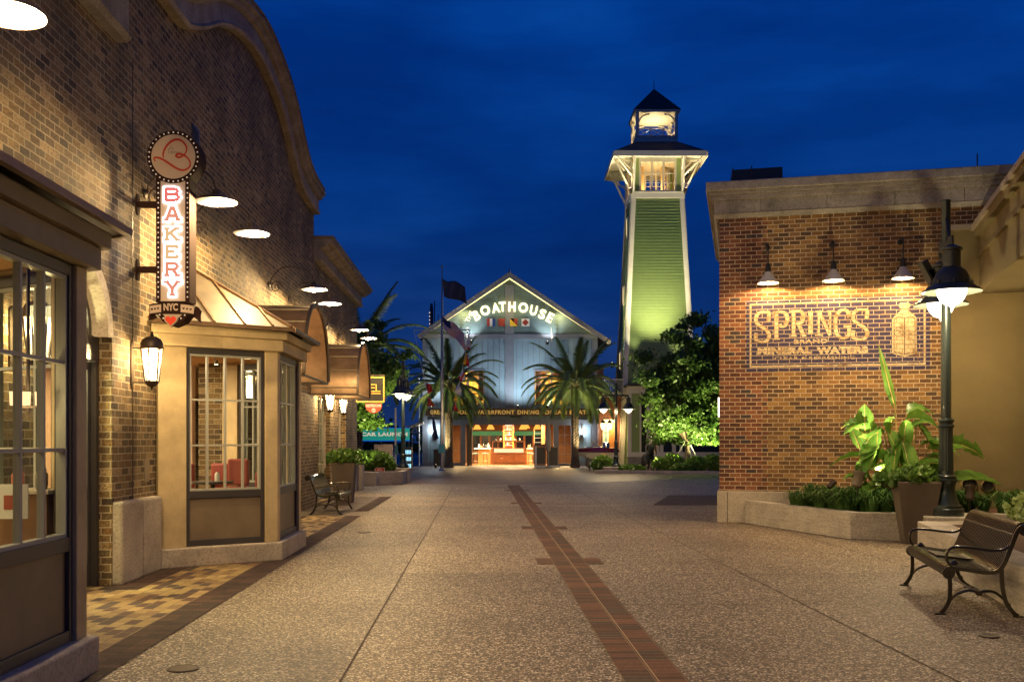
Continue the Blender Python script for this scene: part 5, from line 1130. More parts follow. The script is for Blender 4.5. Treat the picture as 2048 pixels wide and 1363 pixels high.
p3 = copy_tree(post, label='dark twin lamp post left of the flagpole'); place(p3, (-4.12, 36.9, .56), R(84)); p3.scale = (.83, .83, .83); pblock((-4.25, 36.9, 0), .8, .7, .56, 'concrete block under the lamp post left of the flagpole')
# ------------------------------------------------------------------ left pot, planter, hedge
t = thing('flower_pot', 'tapered dark pot standing behind the bench by the shop wall', 'planter', inL(.45, 25.2), LA)
b = MB(); b.frustum([(-.22, -.22), (.22, -.22), (.22, .22), (-.22, .22)], 0, [(-.30, -.30), (.30, -.30), (.30, .30), (-.30, .30)], 1.02); part('pot', b, M['pot'], t, bev=.012)
b = MB(); b.box(-.27, .27, -.27, .27, 1.02, 1.03); part('soil', b, M['soil'], t)
q_ = inL(.45, 25.2, 1.0); shrub('potted_plant', 'dark leafy plant trailing from the pot by the shop wall', 'plant', q_, [((0, 0, .15), (.48, .4, .24), 1), ((-.35, 0, .02), (.2, .25, .22), .4), ((.32, 0, .02), (.2, .25, .2), .4)], 700, .085, M['leaf_ivy'], 12)
t = thing('low_planter', 'rectangular smooth concrete planter holding the bright hedge', 'planter', (0, 0, 0))
b = MB(); b.prism([(-4.75, 34.8), (-3.95, 35.2), (-3.95, 37.2), (-6.8, 37.2), (-6.8, 34.4), (-4.8, 34.4)], 0, .48); part('planter_wall', b, M['conc'], t, bev=.02)
b = MB(); b.prism([(-6.6, 34.75), (-4.9, 34.85), (-4.15, 35.4), (-4.15, 37.0), (-6.6, 37.0)], .481, .50); part('soil', b, M['soil'], t)
hd = shrub('hedge', 'bright green rounded hedge in the low planter past the brick shop', 'hedge', (-5.1, 35.9, .49), [((0, 0, .35), (.75, .6, .40), 1), ((-.6, 0, .38), (.6, .6, .42), 1), ((.5, -.2, .18), (.35, .3, .22), .5)], 1500, .10, M['leaf_shrub'], 13)
t = thing('small_notice', 'small dark red notice plate on a stake before the hedge', 'sign', (-4.74, 34.95, .48))
b = MB(); b.box(-.17, .17, 0, .02, .0, .14); part('plate', b, M['sign_red'], t)
b = MB(); b.box(-.08, -.01, -.006, -.001, .05, .08); b.box(.01, .075, -.006, -.001, .05, .08)
for a in ((-.17, .17, .0, .012), (-.17, .17, .128, .14), (-.17, -.158, .012, .128), (.158, .17, .012, .128)): b.box(a[0], a[1], -.005, -.001, a[2], a[3])
part('lettering', b, M['white'], t)
# ------------------------------------------------------------------ boathouse restaurant (facade at Y = 61)
YB = 61.0; kb = YB / F
BX = lambda x: (x - 1020) * kb
BZ = lambda y: 1.6 + (880 - y) * kb
M['blue_board'] = mat('blue_grey_board', (.20, .27, .30), .6, bump=.15, bscale=20, var=.12, vscale=1.5)
M['blue_trim'] = mat('blue_grey_trim', (.17, .18, .20), .6, var=.12, vscale=2)
M['blue_siding'] = mat('blue_grey_siding', (.13, .19, .19), .6, var=.12, vscale=1.5)
M['roof_edge'] = mat('pale_roof_edge', (.42, .35, .27), .6, var=.1)
M['dark_roof'] = mat('dark_shingle', (.035, .028, .028), .85, bump=.6, bscale=25, var=.4, vscale=12)
M['sign_wood'] = mat('varnished_sign_board', (.10, .045, .018), .4, var=.2, vscale=3)
M['bar_wood'] = mat('bar_wood', (.30, .12, .045), .35, var=.25, vscale=3)
M['dark_wood'] = mat('dark_wood', (.04, .025, .018), .4, var=.3)
M['chrome_b'] = mat('polished_steel', (.6, .58, .54), .2, metal=1)
M['lit_cream'] = emit('lit_display', (1, .72, .38), 1.3)
bo = thing('boathouse_restaurant', 'blue grey gabled restaurant with lit arched lettering under the gable', 'building', ((1020 - 1024) * kb, YB, 0))
fb = lambda x, z, d: (x, -d, z)
out = [(BX(845), 0), (BX(1195), 0), (BX(1195), BZ(668)), (BX(1019), BZ(550)), (BX(845), BZ(667))]
hs = [[(931, 849, 1107, 930.5)], [(905, 850, 921, 925)], [(1117, 850, 1142, 926)], [(905, 741, 967, 808)], [(1070, 741, 1136, 808)]]
hl = []
for h in hs:
    x0, y0, x1, y1 = h[0]; hl.append([(BX(x0), BZ(y1)), (BX(x1), BZ(y1)), (BX(x1), BZ(y0)), (BX(x0), BZ(y0))])
v, f = poly_shape([out] + hl, .25); b = MB(); b.add([(x, .25 - z, y) for x, y, z in v], f)
b.box(BX(845), BX(845) + .2, .25, 14, 0, BZ(670)); b.box(BX(1195) - .2, BX(1195), .25, 14, 0, BZ(670)); part('wall', b, M['blue_board'], bo)
b = MB()      # battens
for i in range(31):
    x = 850 + i * 11.45
    ok = not (1008 < x < 1030)
    for (ya, yb) in ((680, 817), (831, 839)):
        if ya == 680 and (903 < x < 970 or 1067 < x < 1139): b.box(BX(x) - .02, BX(x) + .02, -.02, .001, BZ(738), BZ(680)); continue
        if ok: b.box(BX(x) - .02, BX(x) + .02, -.02, .001, BZ(yb), BZ(ya))
    if x < 900 or x > 1150: b.box(BX(x) - .02, BX(x) + .02, -.02, .001, BZ(922), BZ(847))
part('batten', b, M['blue_trim'], bo)
b = MB()      # lap siding in the gable
z = BZ(666)
while z < BZ(560):
    hw = (BZ(550) - z) / .675 - .2; b.add([(-hw, -.03, z), (hw, -.03, z), (hw - .2, -.012, z + .17), (-hw + .2, -.012, z + .17), (-hw, 0, z), (hw, 0, z)], [(0, 1, 2, 3), (0, 4, 5, 1)]); z += .17
part('gable_siding', b, M['blue_siding'], bo)
b = MB(); b.box(BX(1010), BX(1028), -.07, .001, BZ(668), BZ(570)); b.box(BX(1010), BX(1028), -.07, .001, BZ(816), BZ(678)); b.box(BX(847), BX(1194), -.085, .001, BZ(678), BZ(668))
for x in (845, 1184): b.box(BX(x), BX(x + 11), -.06, .001, 0, BZ(679))
b.box(BX(857), BX(1184), -.10, .001, BZ(848.5), BZ(838.5))
for x0, x1 in ((921.2, 931), (1107, 1117)): b.box(BX(x0), BX(x1), -.09, .001, 0, BZ(848.6))
b.box(BX(846), BX(905), -.05, .001, 0, .25); b.box(BX(1142), BX(1184), -.05, .001, 0, .25); part('trim', b, M['blue_trim'], bo)
# rakes and roof
apx, apz = BX(1019), BZ(548); lx, lz = BX(836), BZ(673); rx, rz_ = BX(1220), BZ(684)
b = MB()
for (ex, ez) in ((lx, lz), (rx, rz_)):
    dx, dz = ex - apx, ez - apz; l = math.hypot(dx, dz); nx, nz = -dz / l, dx / l
    if nz > 0: nx, nz = -nx, -nz
    b.prism([(apx, apz), (ex, ez), (ex + nx * .25, ez + nz * .25), (apx, apz - .30)], .55, .62, fb)
part('rake_board', b, M['roof_edge'], bo)
b = MB()
for (ex, ez) in ((lx, lz), (rx, rz_)):
    b.add([(apx, -.66, apz + .05), (ex, -.66, ez + .05), (ex, 14, ez + .05), (apx, 14, apz + .05), (apx, -.66, apz - .03), (ex, -.66, ez - .03), (ex, 14, ez - .03), (apx, 14, apz - .03)], [(0, 1, 2, 3), (7, 6, 5, 4), (0, 4, 5, 1), (1, 5, 6, 2), (2, 6, 7, 3)])
part('roof', b, M['roof_edge'], bo)
b = MB()
for (ex, ez) in ((lx, lz), (rx, rz_)):
    A = Vector((apx, -.50, apz - .36)); E = Vector((ex, -.50, ez - .24)); b.bar(A, A.lerp(E, .97), .05, .05)
part('rake_light_strip', b, emit('led_strip', (1, .80, .28), 2.6), bo)
for (ex, ez) in ((lx, lz), (rx, rz_)):
    m_ = Vector(((apx + ex) / 2, -.42, (apz + ez) / 2 - .55)); lamp('AREA', m_, 6, (1, .8, .3), .6, parent=bo, rot=(R(40), 0, 0))
b = MB(); b.tube([(apx, -.3, apz), (apx, -.3, apz + .35)], .012, 6); b.sphere((apx, -.5, apz + .05), .09, 8, 6); part('finial', b, M['roof_edge'], bo)
# windows upstairs
def window(x0, y0, x1, y1, nx_, nz_, m='lit', par=None, two=True):
    b = MB(); X0, X1, Z0, Z1 = BX(x0), BX(x1), BZ(y1), BZ(y0); w = .09
    b.box(X0 - w, X1 + w, -.06, .2, Z1, Z1 + w); b.box(X0 - w, X1 + w, -.08, .2, Z0 - w, Z0); b.box(X0 - w, X0, -.055, .2, Z0, Z1); b.box(X1, X1 + w, -.055, .2, Z0, Z1)
    if two: b.box((X0 + X1) / 2 - .06, (X0 + X1) / 2 + .06, -.05, .2, Z0, Z1)
    wn = part('window', b, M['blue_trim'], bo)
    b = MB()
    for i in range(1, nx_): x = X0 + (X1 - X0) * i / nx_; b.box(x - .015, x + .015, .05, .08, Z0, Z1)
    for i in range(1, nz_): z = Z0 + (Z1 - Z0) * i / nz_; b.box(X0, X1, .051, .079, z - .015, z + .015)
    part('muntins', b, M['blue_trim'], wn); b = MB(); b.box(X0, X1, .09, .10, Z0, Z1); part('pane', b, M['glass'], wn)
window(905, 741, 967, 808, 6, 5); window(1070, 741, 1136, 808, 6, 5); window(905, 850, 921, 925, 1, 3, two=False); window(1117, 850, 1142, 926, 2, 4, two=False)
# interior shell
M['room_yellow'] = mat('yellow_room', (.70, .42, .10), .8); M['room_brown'] = mat('brown_room', (.22, .10, .04), .7, var=.2)
b = MB(); b.box(BX(847), BX(1192), 9.0, 9.2, 0, 3.0); b.box(BX(847), BX(1192), .26, 9, 2.72, 2.95); part('dining_room', b, M['room_brown'], bo)
b = MB(); b.box(BX(850), BX(1190), .26, 9, -.05, .012); part('dining_floor', b, mat('tile_floor', (.35, .2, .1), .25, var=.2), bo)
b = MB(); b.box(BX(895), BX(1145), 3.0, 3.1, 2.96, 6.2); b.box(BX(895), BX(1145), .3, 3.0, 6.2, 6.3); part('upper_room', b, M['room_yellow'], bo)
b = MB()
for x in (930, 955, 1078, 1098, 1126): b.box(BX(x), BX(x + 4), 1.5, 1.7, 2.96, 6.1)
part('timber_posts', b, M['bar_wood'], bo)
b = MB()
for x0, x1, z0, z1 in ((907, 913, 741, 808), (958, 966, 741, 800), (1072, 1077, 741, 808), (1090, 1094, 770, 808), (1112, 1122, 785, 808), (1128, 1135, 741, 808), (930, 944, 788, 808)): b.box(BX(x0), BX(x1), .55, .62, BZ(z1), BZ(z0))
part('shadow_shapes', b, mat('brown_shadow_shape', (.25, .10, .03), .8, var=.3), bo)  # dark boxes added behind the panes for shadow shapes
b = MB()
for x0, x1 in ((905, 967), (1070, 1136)): b.box(BX(x0), BX(x1), 1.6, 1.66, BZ(786), BZ(783)); b.box(BX(x0), BX(x1), .3, 2.8, BZ(740) - .02, BZ(740))
part('upper_rails', b, M['bar_wood'], bo)
b = MB(); b.box(BX(1100), BX(1105), 1.0, 1.05, BZ(800), BZ(775)); part('red_lamp_panel', b, M['sign_red'], bo)
for x in (935, 1103): lamp('AREA', (BX(x), 1.6, 5.9), 150, (1, .74, .28), .8, parent=bo)
for x in (960, 1020, 1075): lamp('AREA', (BX(x), 3.6, 2.66), 300, (1, .62, .3), 1.0, parent=bo)
lamp('AREA', (BX(1129), 1.6, 2.66), 260, (1, .6, .28), .6, parent=bo); lamp('AREA', (BX(910), 1.6, 2.66), 200, (1, .6, .28), .6, parent=bo)
# back windows with green canopy beyond
b = MB()
for i in range(9): x = 935 + i * 20; b.box(BX(x), BX(x + 15), 8.93, 8.96, .9, 2.2)
part('dark_back_windows', b, mat('night_window', (.01, .012, .02), .1), bo)
b = MB(); b.box(BX(930), BX(1100), 8.86, 8.92, 1.95, 2.25); part('glowing_green_valance', b, mat('glowing_green_valance', (.02, .18, .08), .5, emis=(.05, .6, .25), estr=.15), bo)  # faint green glow put into the cloth colour
# lettering
M['letter_white'] = emit('lit_letters', (1, .84, .42), 3.4)
word = 'BOATHOUSE'; cx0, cy0, Rr = 1020.5, 830, 218
angs = [-26.6, -19.4, -12.0, -5.6, 1.6, 9.8, 17.4, 24.2, 31.0]
px = [(957, 634, -23, 24), (980, 623.5, -14, 21), (999, 617, -9, 20), (1005, 614, -3, 19), (1024.5, 614, 2, 19), (1046.5, 616, 5, 20), (1067, 621.5, 12, 20), (1084.5, 628.5, 21, 21), (1099, 637, 27, 21)]
px = [(953, 631, -25), (970.5, 621, -14), (991.5, 616, -9), (1005, 613.5, -4), (1024, 613.5, 1), (1046.5, 615.5, 5), (1067, 621, 12), (1084.5, 628.5, 20), (1100, 635.5, 27)]
for ch, (x, y, a) in zip(word, px):
    v, f = text_shape(ch, 1, .05, .035, res=4); e = extent(v); w = {'O': 19, 'H': 14.5, 'T': 13.5, 'A': 16, 'B': 12.5, 'U': 14, 'S': 13, 'E': 12}[ch]; hgt = 19.5
    v = fit(v, -w / 2 * kb, w / 2 * kb, -hgt / 2 * kb, hgt / 2 * kb); ca, sa = math.cos(-R(a)), math.sin(-R(a))
    b = MB(); b.add([(BX(x) + X * ca - Z * sa, -.12 - d, BZ(y) + X * sa + Z * ca) for X, Z, d in v], f); part('lit_letter', b, M['letter_white'], bo, fix=False)
v, f = text_shape('THE', 1, .05, .0, res=3); v = fit(v, -11.5 * kb, 11.5 * kb, -4.2 * kb, 4.2 * kb); ca, sa = math.cos(R(64)), math.sin(R(64))
b = MB(); b.add([(BX(939) + X * ca - Z * sa, -.12 - d, BZ(633.5) + X * sa + Z * ca) for X, Z, d in v], f); part('lit_letter', b, M['letter_white'], bo, fix=False)
lamp('AREA', (0, -.7, BZ(618)), 6, (1, .8, .3), 1.5, parent=bo, rot=(R(90), 0, 0))
# signal flag panels
FR, FW, FB, FY = mat('flag_red', (.34, .035, .02), .6), mat('flag_white', (.72, .68, .6), .6), mat('flag_blue', (.02, .05, .25), .6), mat('flag_yellow', (.75, .45, .02), .6)
def sq(b, pts, mi, d0=.04, d1=.07): b.mi = mi; b.prism([(BX(x), BZ(y)) for x, y in pts], d0, d1, fb)
def flagpanel(polys):
    b = MB()
    for i, (pts, mi) in enumerate(polys): sq(b, pts, mi, .04, .07 + i * .004)
    part('signal_flag', b, [FR, FW, FB, FY], bo)
flagpanel([([(974, 652), (979.5, 652), (979.5, 637), (974, 637)], 0), ([(979.5, 652), (985, 652), (985, 637), (979.5, 637)], 1), ([(985, 652), (990.5, 652), (990.5, 637), (985, 637)], 2)])
flagpanel([([(997, 652), (1012, 652), (1008, 644.5), (1012, 637), (997, 637)], 0)])
flagpanel([([(1020, 652), (1035, 652), (1035, 637), (1020, 637)], 0), ([(1020, 652), (1035, 652), (1020, 637)], 3)])
flagpanel([([(1043, 652.5), (1059, 652.5), (1059, 637), (1043, 637)], 1), ([(1051, 651.5), (1058, 644.7), (1051, 638), (1044, 644.7)], 0)])
# long name board
nb = MB(); nb.box(BX(852), BX(1185), -.22, -.14, BZ(831), BZ(817)); nb.box(BX(851), BX(1186), -.25, -.13, BZ(817), BZ(815.8)); nbo = part('name_board', nb, M['sign_wood'], bo)
b = MB()
for s, xa, xb in (('GREAT', 861, 892), ('FOOD', 903, 938), ('WATERFRONT', 948, 1029), ('DINING', 1035, 1078), ('DREAM', 1090, 1133), ('BOATS', 1139, 1178)):
    v, f = text_shape(s, .3, .006, .008, 1.1); v = fit(v, BX(xa), BX(xb), BZ(828), BZ(820)); b.add([(x, -.221 - z, y) for x, y, z in v], f)
for x in (943, 1084): b.box(BX(x - 1.2), BX(x + 1.2), -.227, -.221, BZ(825), BZ(823))
part('gold_lettering', b, mat('glowing_gold_letter', (.85, .50, .10), .4, emis=(1, .6, .12), estr=.35), nbo, fix=False)  # slight glow put into the gold to lift the lettering
b = MB(); b.box(BX(1021), BX(1040), -.5, -.1, BZ(834), BZ(831.5)); part('soffit_box', b, M['black'], bo)
# scaffold of wall lights on the facade
def sconce(x, y, lab, pw=36):
    t = thing('facade_sconce', lab, 'wall light', (BX(x) - 4 * kb, YB - .12, BZ(y)), 0, 'glass sconces on the blue facade')
    b = MB(); b.lathe([(.06, -.22), (.09, -.18), (.10, .2)], n=14, caps=False); part('glass', b, M['frost'], t, smooth=True, fix=False)
    b = MB(); b.box(-.05, .05, .0, .12, -.3, .5); b.lathe([(.03, -.28), (.11, -.24), (.11, -.21)], n=14); b.bar((-.08, 0, .2), (-.08, 0, .55), .015); b.bar((.08, 0, .2), (.08, 0, .55), .015); part('bracket', b, M['bronze'], t)
    b = MB(); b.sphere((0, -.0, 0), .06, 10, 8); part('bulb', b, emit('white_bulb', (.9, .95, 1), 40), t); lamp('POINT', (0, -.22, .05), pw, (.78, .9, 1), .06, parent=t)
sconce(868, 861, 'bright white glass sconce on the blue wall left of the entrance'); sconce(1163, 863, 'bright white glass sconce on the blue wall right of the right palm trunk')
def flood(x, y, Y, d, pw, lab, col=(1, .9, .7), spot=100, r=.09):
    p = at(x, y, Y); t = thing('facade_floodlight', lab, 'spotlight', p, 0, 'small floodlights on the restaurant facade'); q = Vector(d).normalized().to_track_quat('Z', 'Y').to_matrix(); T = lambda a, b_, c: tuple(q @ Vector((a, b_, c)))
    b = MB(); b.lathe([(r * .5, -.14), (r * .9, -.1), (r, .05)], n=14, T=T); part('housing', b, M['bronze'], t, smooth=True)
    b = MB(); b.lathe([(r * .9, .052), (r * .5, .08), (.001, .09)], n=14, T=T); part('lens', b, emit('flood_lens', (1, .85, .6), 25), t)
    b = MB(); b.bar((0, 0, 0), (0, YB - Y, .05), .03); part('bracket', b, M['bronze'], t)
    lamp('SPOT', Vector(d).normalized() * .12, pw, col, .05, parent=t, rot=aim(d), spot=spot, blend=.7); return t
flood(943, 683, 60.1, (-.1, .45, 1), 110, 'floodlight on the left hanging rod below the arched letters', (.9, .95, 1)); flood(1095, 685, 60.1, (.1, .45, 1), 110, 'floodlight on the right hanging rod below the arched letters', (.9, .95, 1))
flood(1095, 812, 59.2, (.3, .35, 1), 300, 'brightest floodlight just above the gold lettered name board', (.8, .92, 1), 120); flood(862, 815, 59.2, (.1, .45, 1), 240, 'small floodlight at the left end of the name board', (.85, .92, 1), 120)
flood(1035, 812, 58.9, (.05, .5, 1), 330, 'shielded floodlight added above the middle of the name board to wash the blue wall', (.72, .88, 1), 130, .05)  # extra floodlight added to brighten the facade
for x, lab in ((934, 'thin hanging rod below the lit letters, left one'), (1103, 'thin hanging rod below the lit letters, right one')):
    b = MB(); q_ = at(x, 654, 60.5); q2 = at(x + (1 if x > 1000 else 0), 684, 60.5); b.tube([q_, q2], .03, 6); tag(part('hanging_rod', b, M['roof_edge']), lab, 'rod')
# ---- inside the open bar
def bt(x, y, Y): return at(x, y, Y)
YI = 64.0; ki = YI / F
IX = lambda x: (x - 1024) * ki
t = thing('bar_counter', 'brown panelled bar counter with lit glass display case in the open front', 'counter', (0, YI, 0))
b = MB(); b.box(IX(981), IX(1054), 0, .9, 0, .75); b.box(IX(980), IX(1055), -.05, .95, .751, .80)
for x0, x1 in ((985, 1026), (1030, 1051)): b.box(IX(x0), IX(x1), -.03, .0, .12, .62)
part('counter_body', b, M['bar_wood'], t, bev=.01)
b = MB(); b.box(IX(988), IX(1047), .08, .5, .805, 1.05); part('lit_display', b, M['lit_cream'], t)
b = MB()
for x in (985, 1049): b.box(IX(x) - .04, IX(x) + .04, .02, .1, .80, 1.50)
b.box(IX(985), IX(1049), .02, .08, 1.50, 1.56); b.box(IX(985), IX(1049), .5, .56, 1.06, 1.1); part('case_frame', b, M['bar_wood'], t)
b = MB(); b.box(IX(1000) , IX(1006), -.035, -.03, .40, .44); part('handle', b, M['white'], t)
rr = random.Random(6)
for i, (x0, x1, lab) in enumerate(((955, 981, 'side bar counter with marble top left of the display case'), (1054, 1066, 'side bar counter right of the display case'))):
    t = thing('side_counter', lab, 'counter', (0, YI + 1.0, 0)); b = MB(); b.box(IX(x0), IX(x1), .15, .8, 0, 1.02); part('counter_body', b, mat('orange_wood', (.42, .20, .07), .4), t); b = MB(); b.box(IX(x0 - 8 if i == 0 else x0), IX(x1), .0, .9, 1.021, 1.09); part('counter_top', b, M['white'], t)
t = thing('back_bar_shelves', 'tall orange wood back bar tower with lit glass shelves', 'shelf', (0, YI + 2.2, 0)); kk = (YI + 2.2) / F; JX = lambda x: (x - 1024) * kk
b = MB()
for x in (1006, 1024.5): b.box(JX(x), JX(x + 3.5), 0, .4, .8, 2.7)
b.box(JX(1006), JX(1028), .38, .42, .8, 2.7); part('cabinet', b, mat('orange_varnish', (.50, .15, .03), .3), t)
lsh = emit('lit_shelf', (1, .86, .6), 2.2)
for z in (1.25, 1.6, 1.95, 2.3, 2.6): part('shelf', MB().box(JX(1010), JX(1024), .05, .37, z, z + .03), lsh, t)
for i in range(14):
    b = MB(); b.lathe([(.035, 0), (.035, .14), (.012, .19), (.012, .24)], n=8); o = part('bottle', b, [M['green_iron'], M['white'], M['bar_wood']][i % 3], None, smooth=True)
    o.location = (JX(1011.5 + (i % 4) * 3.5), YI + 2.35, (1.28, 1.63, 1.98, 2.33)[i // 4]); tag(o, 'bottle standing on the lit shelves of the back bar tower', 'bottle', 'bottles on the back bar')
t = thing('wall_shelf', 'dark shelf unit with stacked white plates right of the bar', 'shelf', (0, YI + 1.4, 0)); kk = (YI + 1.4) / F
b = MB(); b.box(JX(1068), JX(1069), 0, .3, .8, 2.3); b.box(JX(1083), JX(1090), 0, .3, .0, 2.7); part('uprights', b, M['bar_wood'], t)
lsh = emit('lit_plate_shelf', (1, .8, .5), 1.2)
for z in (1.15, 1.45, 1.75, 2.05): part('shelf', MB().box(JX(1069), JX(1083), 0, .3, z, z + .03), lsh, t)
for i in range(11):
    x = (958, 962, 967, 972, 977, 1058, 1061, 992, 1001, 1030, 1040)[i]; z0 = 1.09 if i < 7 else 1.565; Yc = YI + 1.3 if i < 7 else YI + .05
    b = MB(); hh = (.28, .16, .34, .22, .3, .2, .28, .12, .16, .12, .18)[i]; r0 = (.05, .11, .04, .08, .05, .1, .05, .09, .06, .1, .05)[i]; b.lathe([(r0, 0), (r0 * 1.05, hh * .6), (r0 * .6, hh * .8), (r0 * .5, hh), (.001, hh)], n=12)
    o = part('bar_item', b, [M['white'], M['bar_wood'], M['chrome_b'], M['green_iron']][i % 4], None, smooth=True); o.location = ((x - 1024) * Yc / F, Yc, z0); tag(o, 'jar or dish standing on the bar counter or the top rail of its display case', 'jar', 'jars and dishes on the bar')
def pendant(x, y, Y, lab):
    t = thing('pendant_lamp', lab, 'pendant lamp', at(x, y, Y), 0, 'orange pendant lamps over the bar')
    b = MB(); b.lathe([(.27, -.17), (.20, -.02), (.12, .12), (.05, .16)], n=18, caps=False); part('lamp_shade', b, emit('amber_shade', (1, .40, .06), 1.5), t, smooth=True, fix=False)
    b = MB(); b.tube([(0, 0, .15), (0, 0, 2.72 - at(x, y, Y)[2])], .012, 5); part('cord', b, M['black'], t)
    b = MB(); b.sphere((0, 0, -.1), .06, 8, 6); part('bulb', b, M['bulb_s'], t)
for i, (x, y, Y, lab) in enumerate(((954.5, 853, 63.5, 'leftmost amber pendant lamp over the bar'), (981, 853, 63, 'second amber pendant lamp from the left over the bar'), (1046, 853, 63.5, 'amber pendant lamp right of the back bar tower'), (1052, 851, 65.5, 'smaller amber pendant lamp hanging farther back in the bar'), (1075, 852.5, 63.2, 'rightmost amber pendant lamp over the bar'))): pendant(x, y, Y, lab)
def stool(x, Y, lab, m=None):
    t = thing('bar_stool', lab, 'stool', ((x - 1024) * Y / F, Y, 0), 0, 'bar stools at the counter')
    b = MB(); b.lathe([(.2, .70), (.22, .73), (.21, .78), (.02, .80)], n=18); part('seat', b, mat('pale_teal_vinyl', (.25, .42, .42), .4) if 'vin' not in M else M['vin'], t, smooth=True)
    for a in range(4):
        b = MB(); c_, s_ = math.cos(PI / 4 + a * PI / 2), math.sin(PI / 4 + a * PI / 2); b.bar((.13 * c_, .13 * s_, .70), (.21 * c_, .21 * s_, 0), .035); part('leg', b, M['dark_wood'], t)
    b = MB(); b.lathe([(.175, .26), (.19, .27), (.175, .28), (.16, .27), (.175, .26)], n=18, caps=False); part('foot_ring', b, M['white'], t)
stool(951, 63.0, 'leftmost bar stool with pale teal seat by the open folding door'); stool(970.5, 63.4, 'bar stool with pale teal seat left of the display case'); stool(1061, 63.4, 'bar stool right of the display case')
t = thing('folding_door', 'stack of dark folding doors at the left side of the open front', 'door', (BX(933) - 4 * kb, YB + .3, 0))
b = MB()
for i in range(4): b.box(i * .09, i * .09 + .06, 0, .7, .02, 2.6)
part('door_panels', b, M['dark_wood'], t)
def stand(x0, x1, ya, Y, m, lab):
    kk_ = Y / F; h = 1.6 + (880 - ya) * kk_; t = thing('host_stand', lab, 'podium', ((x0 + x1) / 2 * kk_ - 1024 * kk_, Y, 0), 0); w = (x1 - x0) * kk_ / 2
    b = MB(); b.box(-w, w, 0, .5, .08, h - .06); part('cabinet', b, m, t, bev=.01); b = MB(); b.box(-w - .05, w + .05, -.05, .55, h - .06, h); part('top', b, M['dark_wood'], t); b = MB(); b.box(-w + .04, w - .04, .04, .46, 0, .08); part('base', b, M['dark_wood'], t)
    b = MB(); b.box(-w + .07, w - .07, -.012, -.001, .2, h - .2); part('front_panel', b, M['dark_wood'], t); return t
stand(1068, 1092, 888, 58.5, M['bar_wood'], 'tall dark host stand with a pale edge before the bar entrance'); stand(1094, 1115, 893, 58.7, M['dark_wood'], 'second dark host stand right of the closed umbrella'); stand(867, 881, 898, 60.2, M['dark_wood'], 'dark podium against the blue wall left of the left palm')
b = MB(); b.box(0, .1, 0, .3, .1, 1.25); b.box(0, 1.5, -.1, .4, 0, .1); t = part('pale_barrier_frame', b, M['white'], None); place(t, ((1070 - 1024) * 58.2 / F, 58.0, 0), 0); tag(t, 'pale metal frame at the foot of the host stands', 'frame')
t = thing('closed_umbrella', 'closed pale grey patio umbrella on a thin silver pole', 'umbrella', ((1097 - 1024) * 58 / F, 57.8, 0))
b = MB(); b.lathe([(.02, 2.62), (.07, 2.52), (.12, 2.2), (.14, 1.7), (.16, 1.3), (.10, .98), (.02, .96)], n=14); part('folded_canopy', b, mat('grey_canvas', (.42, .37, .3), .9, bump=.5, bscale=6), t, smooth=True)
b = MB(); b.tube([(0, 0, 0), (0, 0, 2.7)], .025); b.lathe([(.22, 0), (.22, .05), (.05, .08)], n=16); part('pole', b, M['muntin'], t, smooth=True)
# ------------------------------------------------------------------ flagpole and flags
M['pole_metal'] = mat('silver_pole', (.45, .42, .38), .25, metal=.9)
t = thing('flagpole', 'tall silver flagpole with a cross yard in front of the restaurant', 'flagpole', at(884, 941, 51.2)[:2] + (0,))
kf = 51.2 / F; ZF = lambda y: 1.6 + (880 - y) * kf; XF = lambda x: (x - 884) * kf
b = MB(); b.lathe([(.10, 0), (.105, .15), (.09, 3), (.075, 6), (.05, ZF(600)), (.03, ZF(534))], n=14); b.lathe([(.18, 0), (.16, .06), (.11, .1)], n=16); part('pole', b, M['pole_metal'], t, smooth=True)
b = MB(); b.sphere((0, 0, ZF(532)), .07, 10, 8); part('ball_finial', b, M['pole_metal'], t, smooth=True)
b = MB(); b.tube([(XF(828), -.1, ZF(660)), (XF(940), -.1, ZF(660))], .03, 8); part('yard', b, M['white'], t, smooth=True)
b = MB(); b.box(XF(877), XF(891), -.14, -.11, ZF(905), ZF(888)); part('notice_box', b, mat('teal_notice', (.06, .35, .38), .5), t)
b = MB(); b.tube([(XF(940), -.1, ZF(660)), (XF(905), -.1, ZF(836))], .012, 5); b.tube([(XF(828), -.1, ZF(660)), (XF(852), -.1, ZF(772)), (XF(866), -.1, ZF(835))], .012, 5); b.tube([(XF(934), -.1, ZF(660)), (XF(934), -.1, ZF(680))], .01, 5); part('halyard', b, M['white'], t)
def cloth(name, pts_fn, nu, nv, mats, mi_fn, lab, cat='flag', group=None):
    b = MB(); vs = [pts_fn(i / nu, j / nv) for j in range(nv + 1) for i in range(nu + 1)]
    b.v = vs
    for j in range(nv):
        for i in range(nu): b.f.append((j * (nu + 1) + i, j * (nu + 1) + i + 1, (j + 1) * (nu + 1) + i + 1, (j + 1) * (nu + 1) + i)); b.m.append(mi_fn((i + .5) / nu, (j + .5) / nv))
    o = part(name, b, mats, None, smooth=True, fix=False); o.location = at(884, 941, 51.2)[:2] + (0,); tag(o, lab, cat, group); sm = o.modifiers.new('thick', 'SOLIDIFY'); sm.thickness = .01; return o
M['dark_flag'] = mat('dark_flag_cloth', (.035, .03, .07), .8); M['faded_red'] = mat('faded_red_cloth', (.60, .12, .09), .8); M['faded_white'] = mat('faded_white_cloth', (.80, .70, .62), .8); M['faded_navy'] = mat('faded_navy_cloth', (.03, .035, .09), .8)
cloth('flag', lambda u, v: (XF(884 + u * 46 + 4 * v), -.1 + .16 * math.sin(u * 9 + v * 2), ZF(556 + v * 36 + u * 16 + 2.5 * math.sin(u * 7))), 20, 8, [M['dark_flag']], lambda u, v: 0, 'dark flag flying at the top of the flagpole')
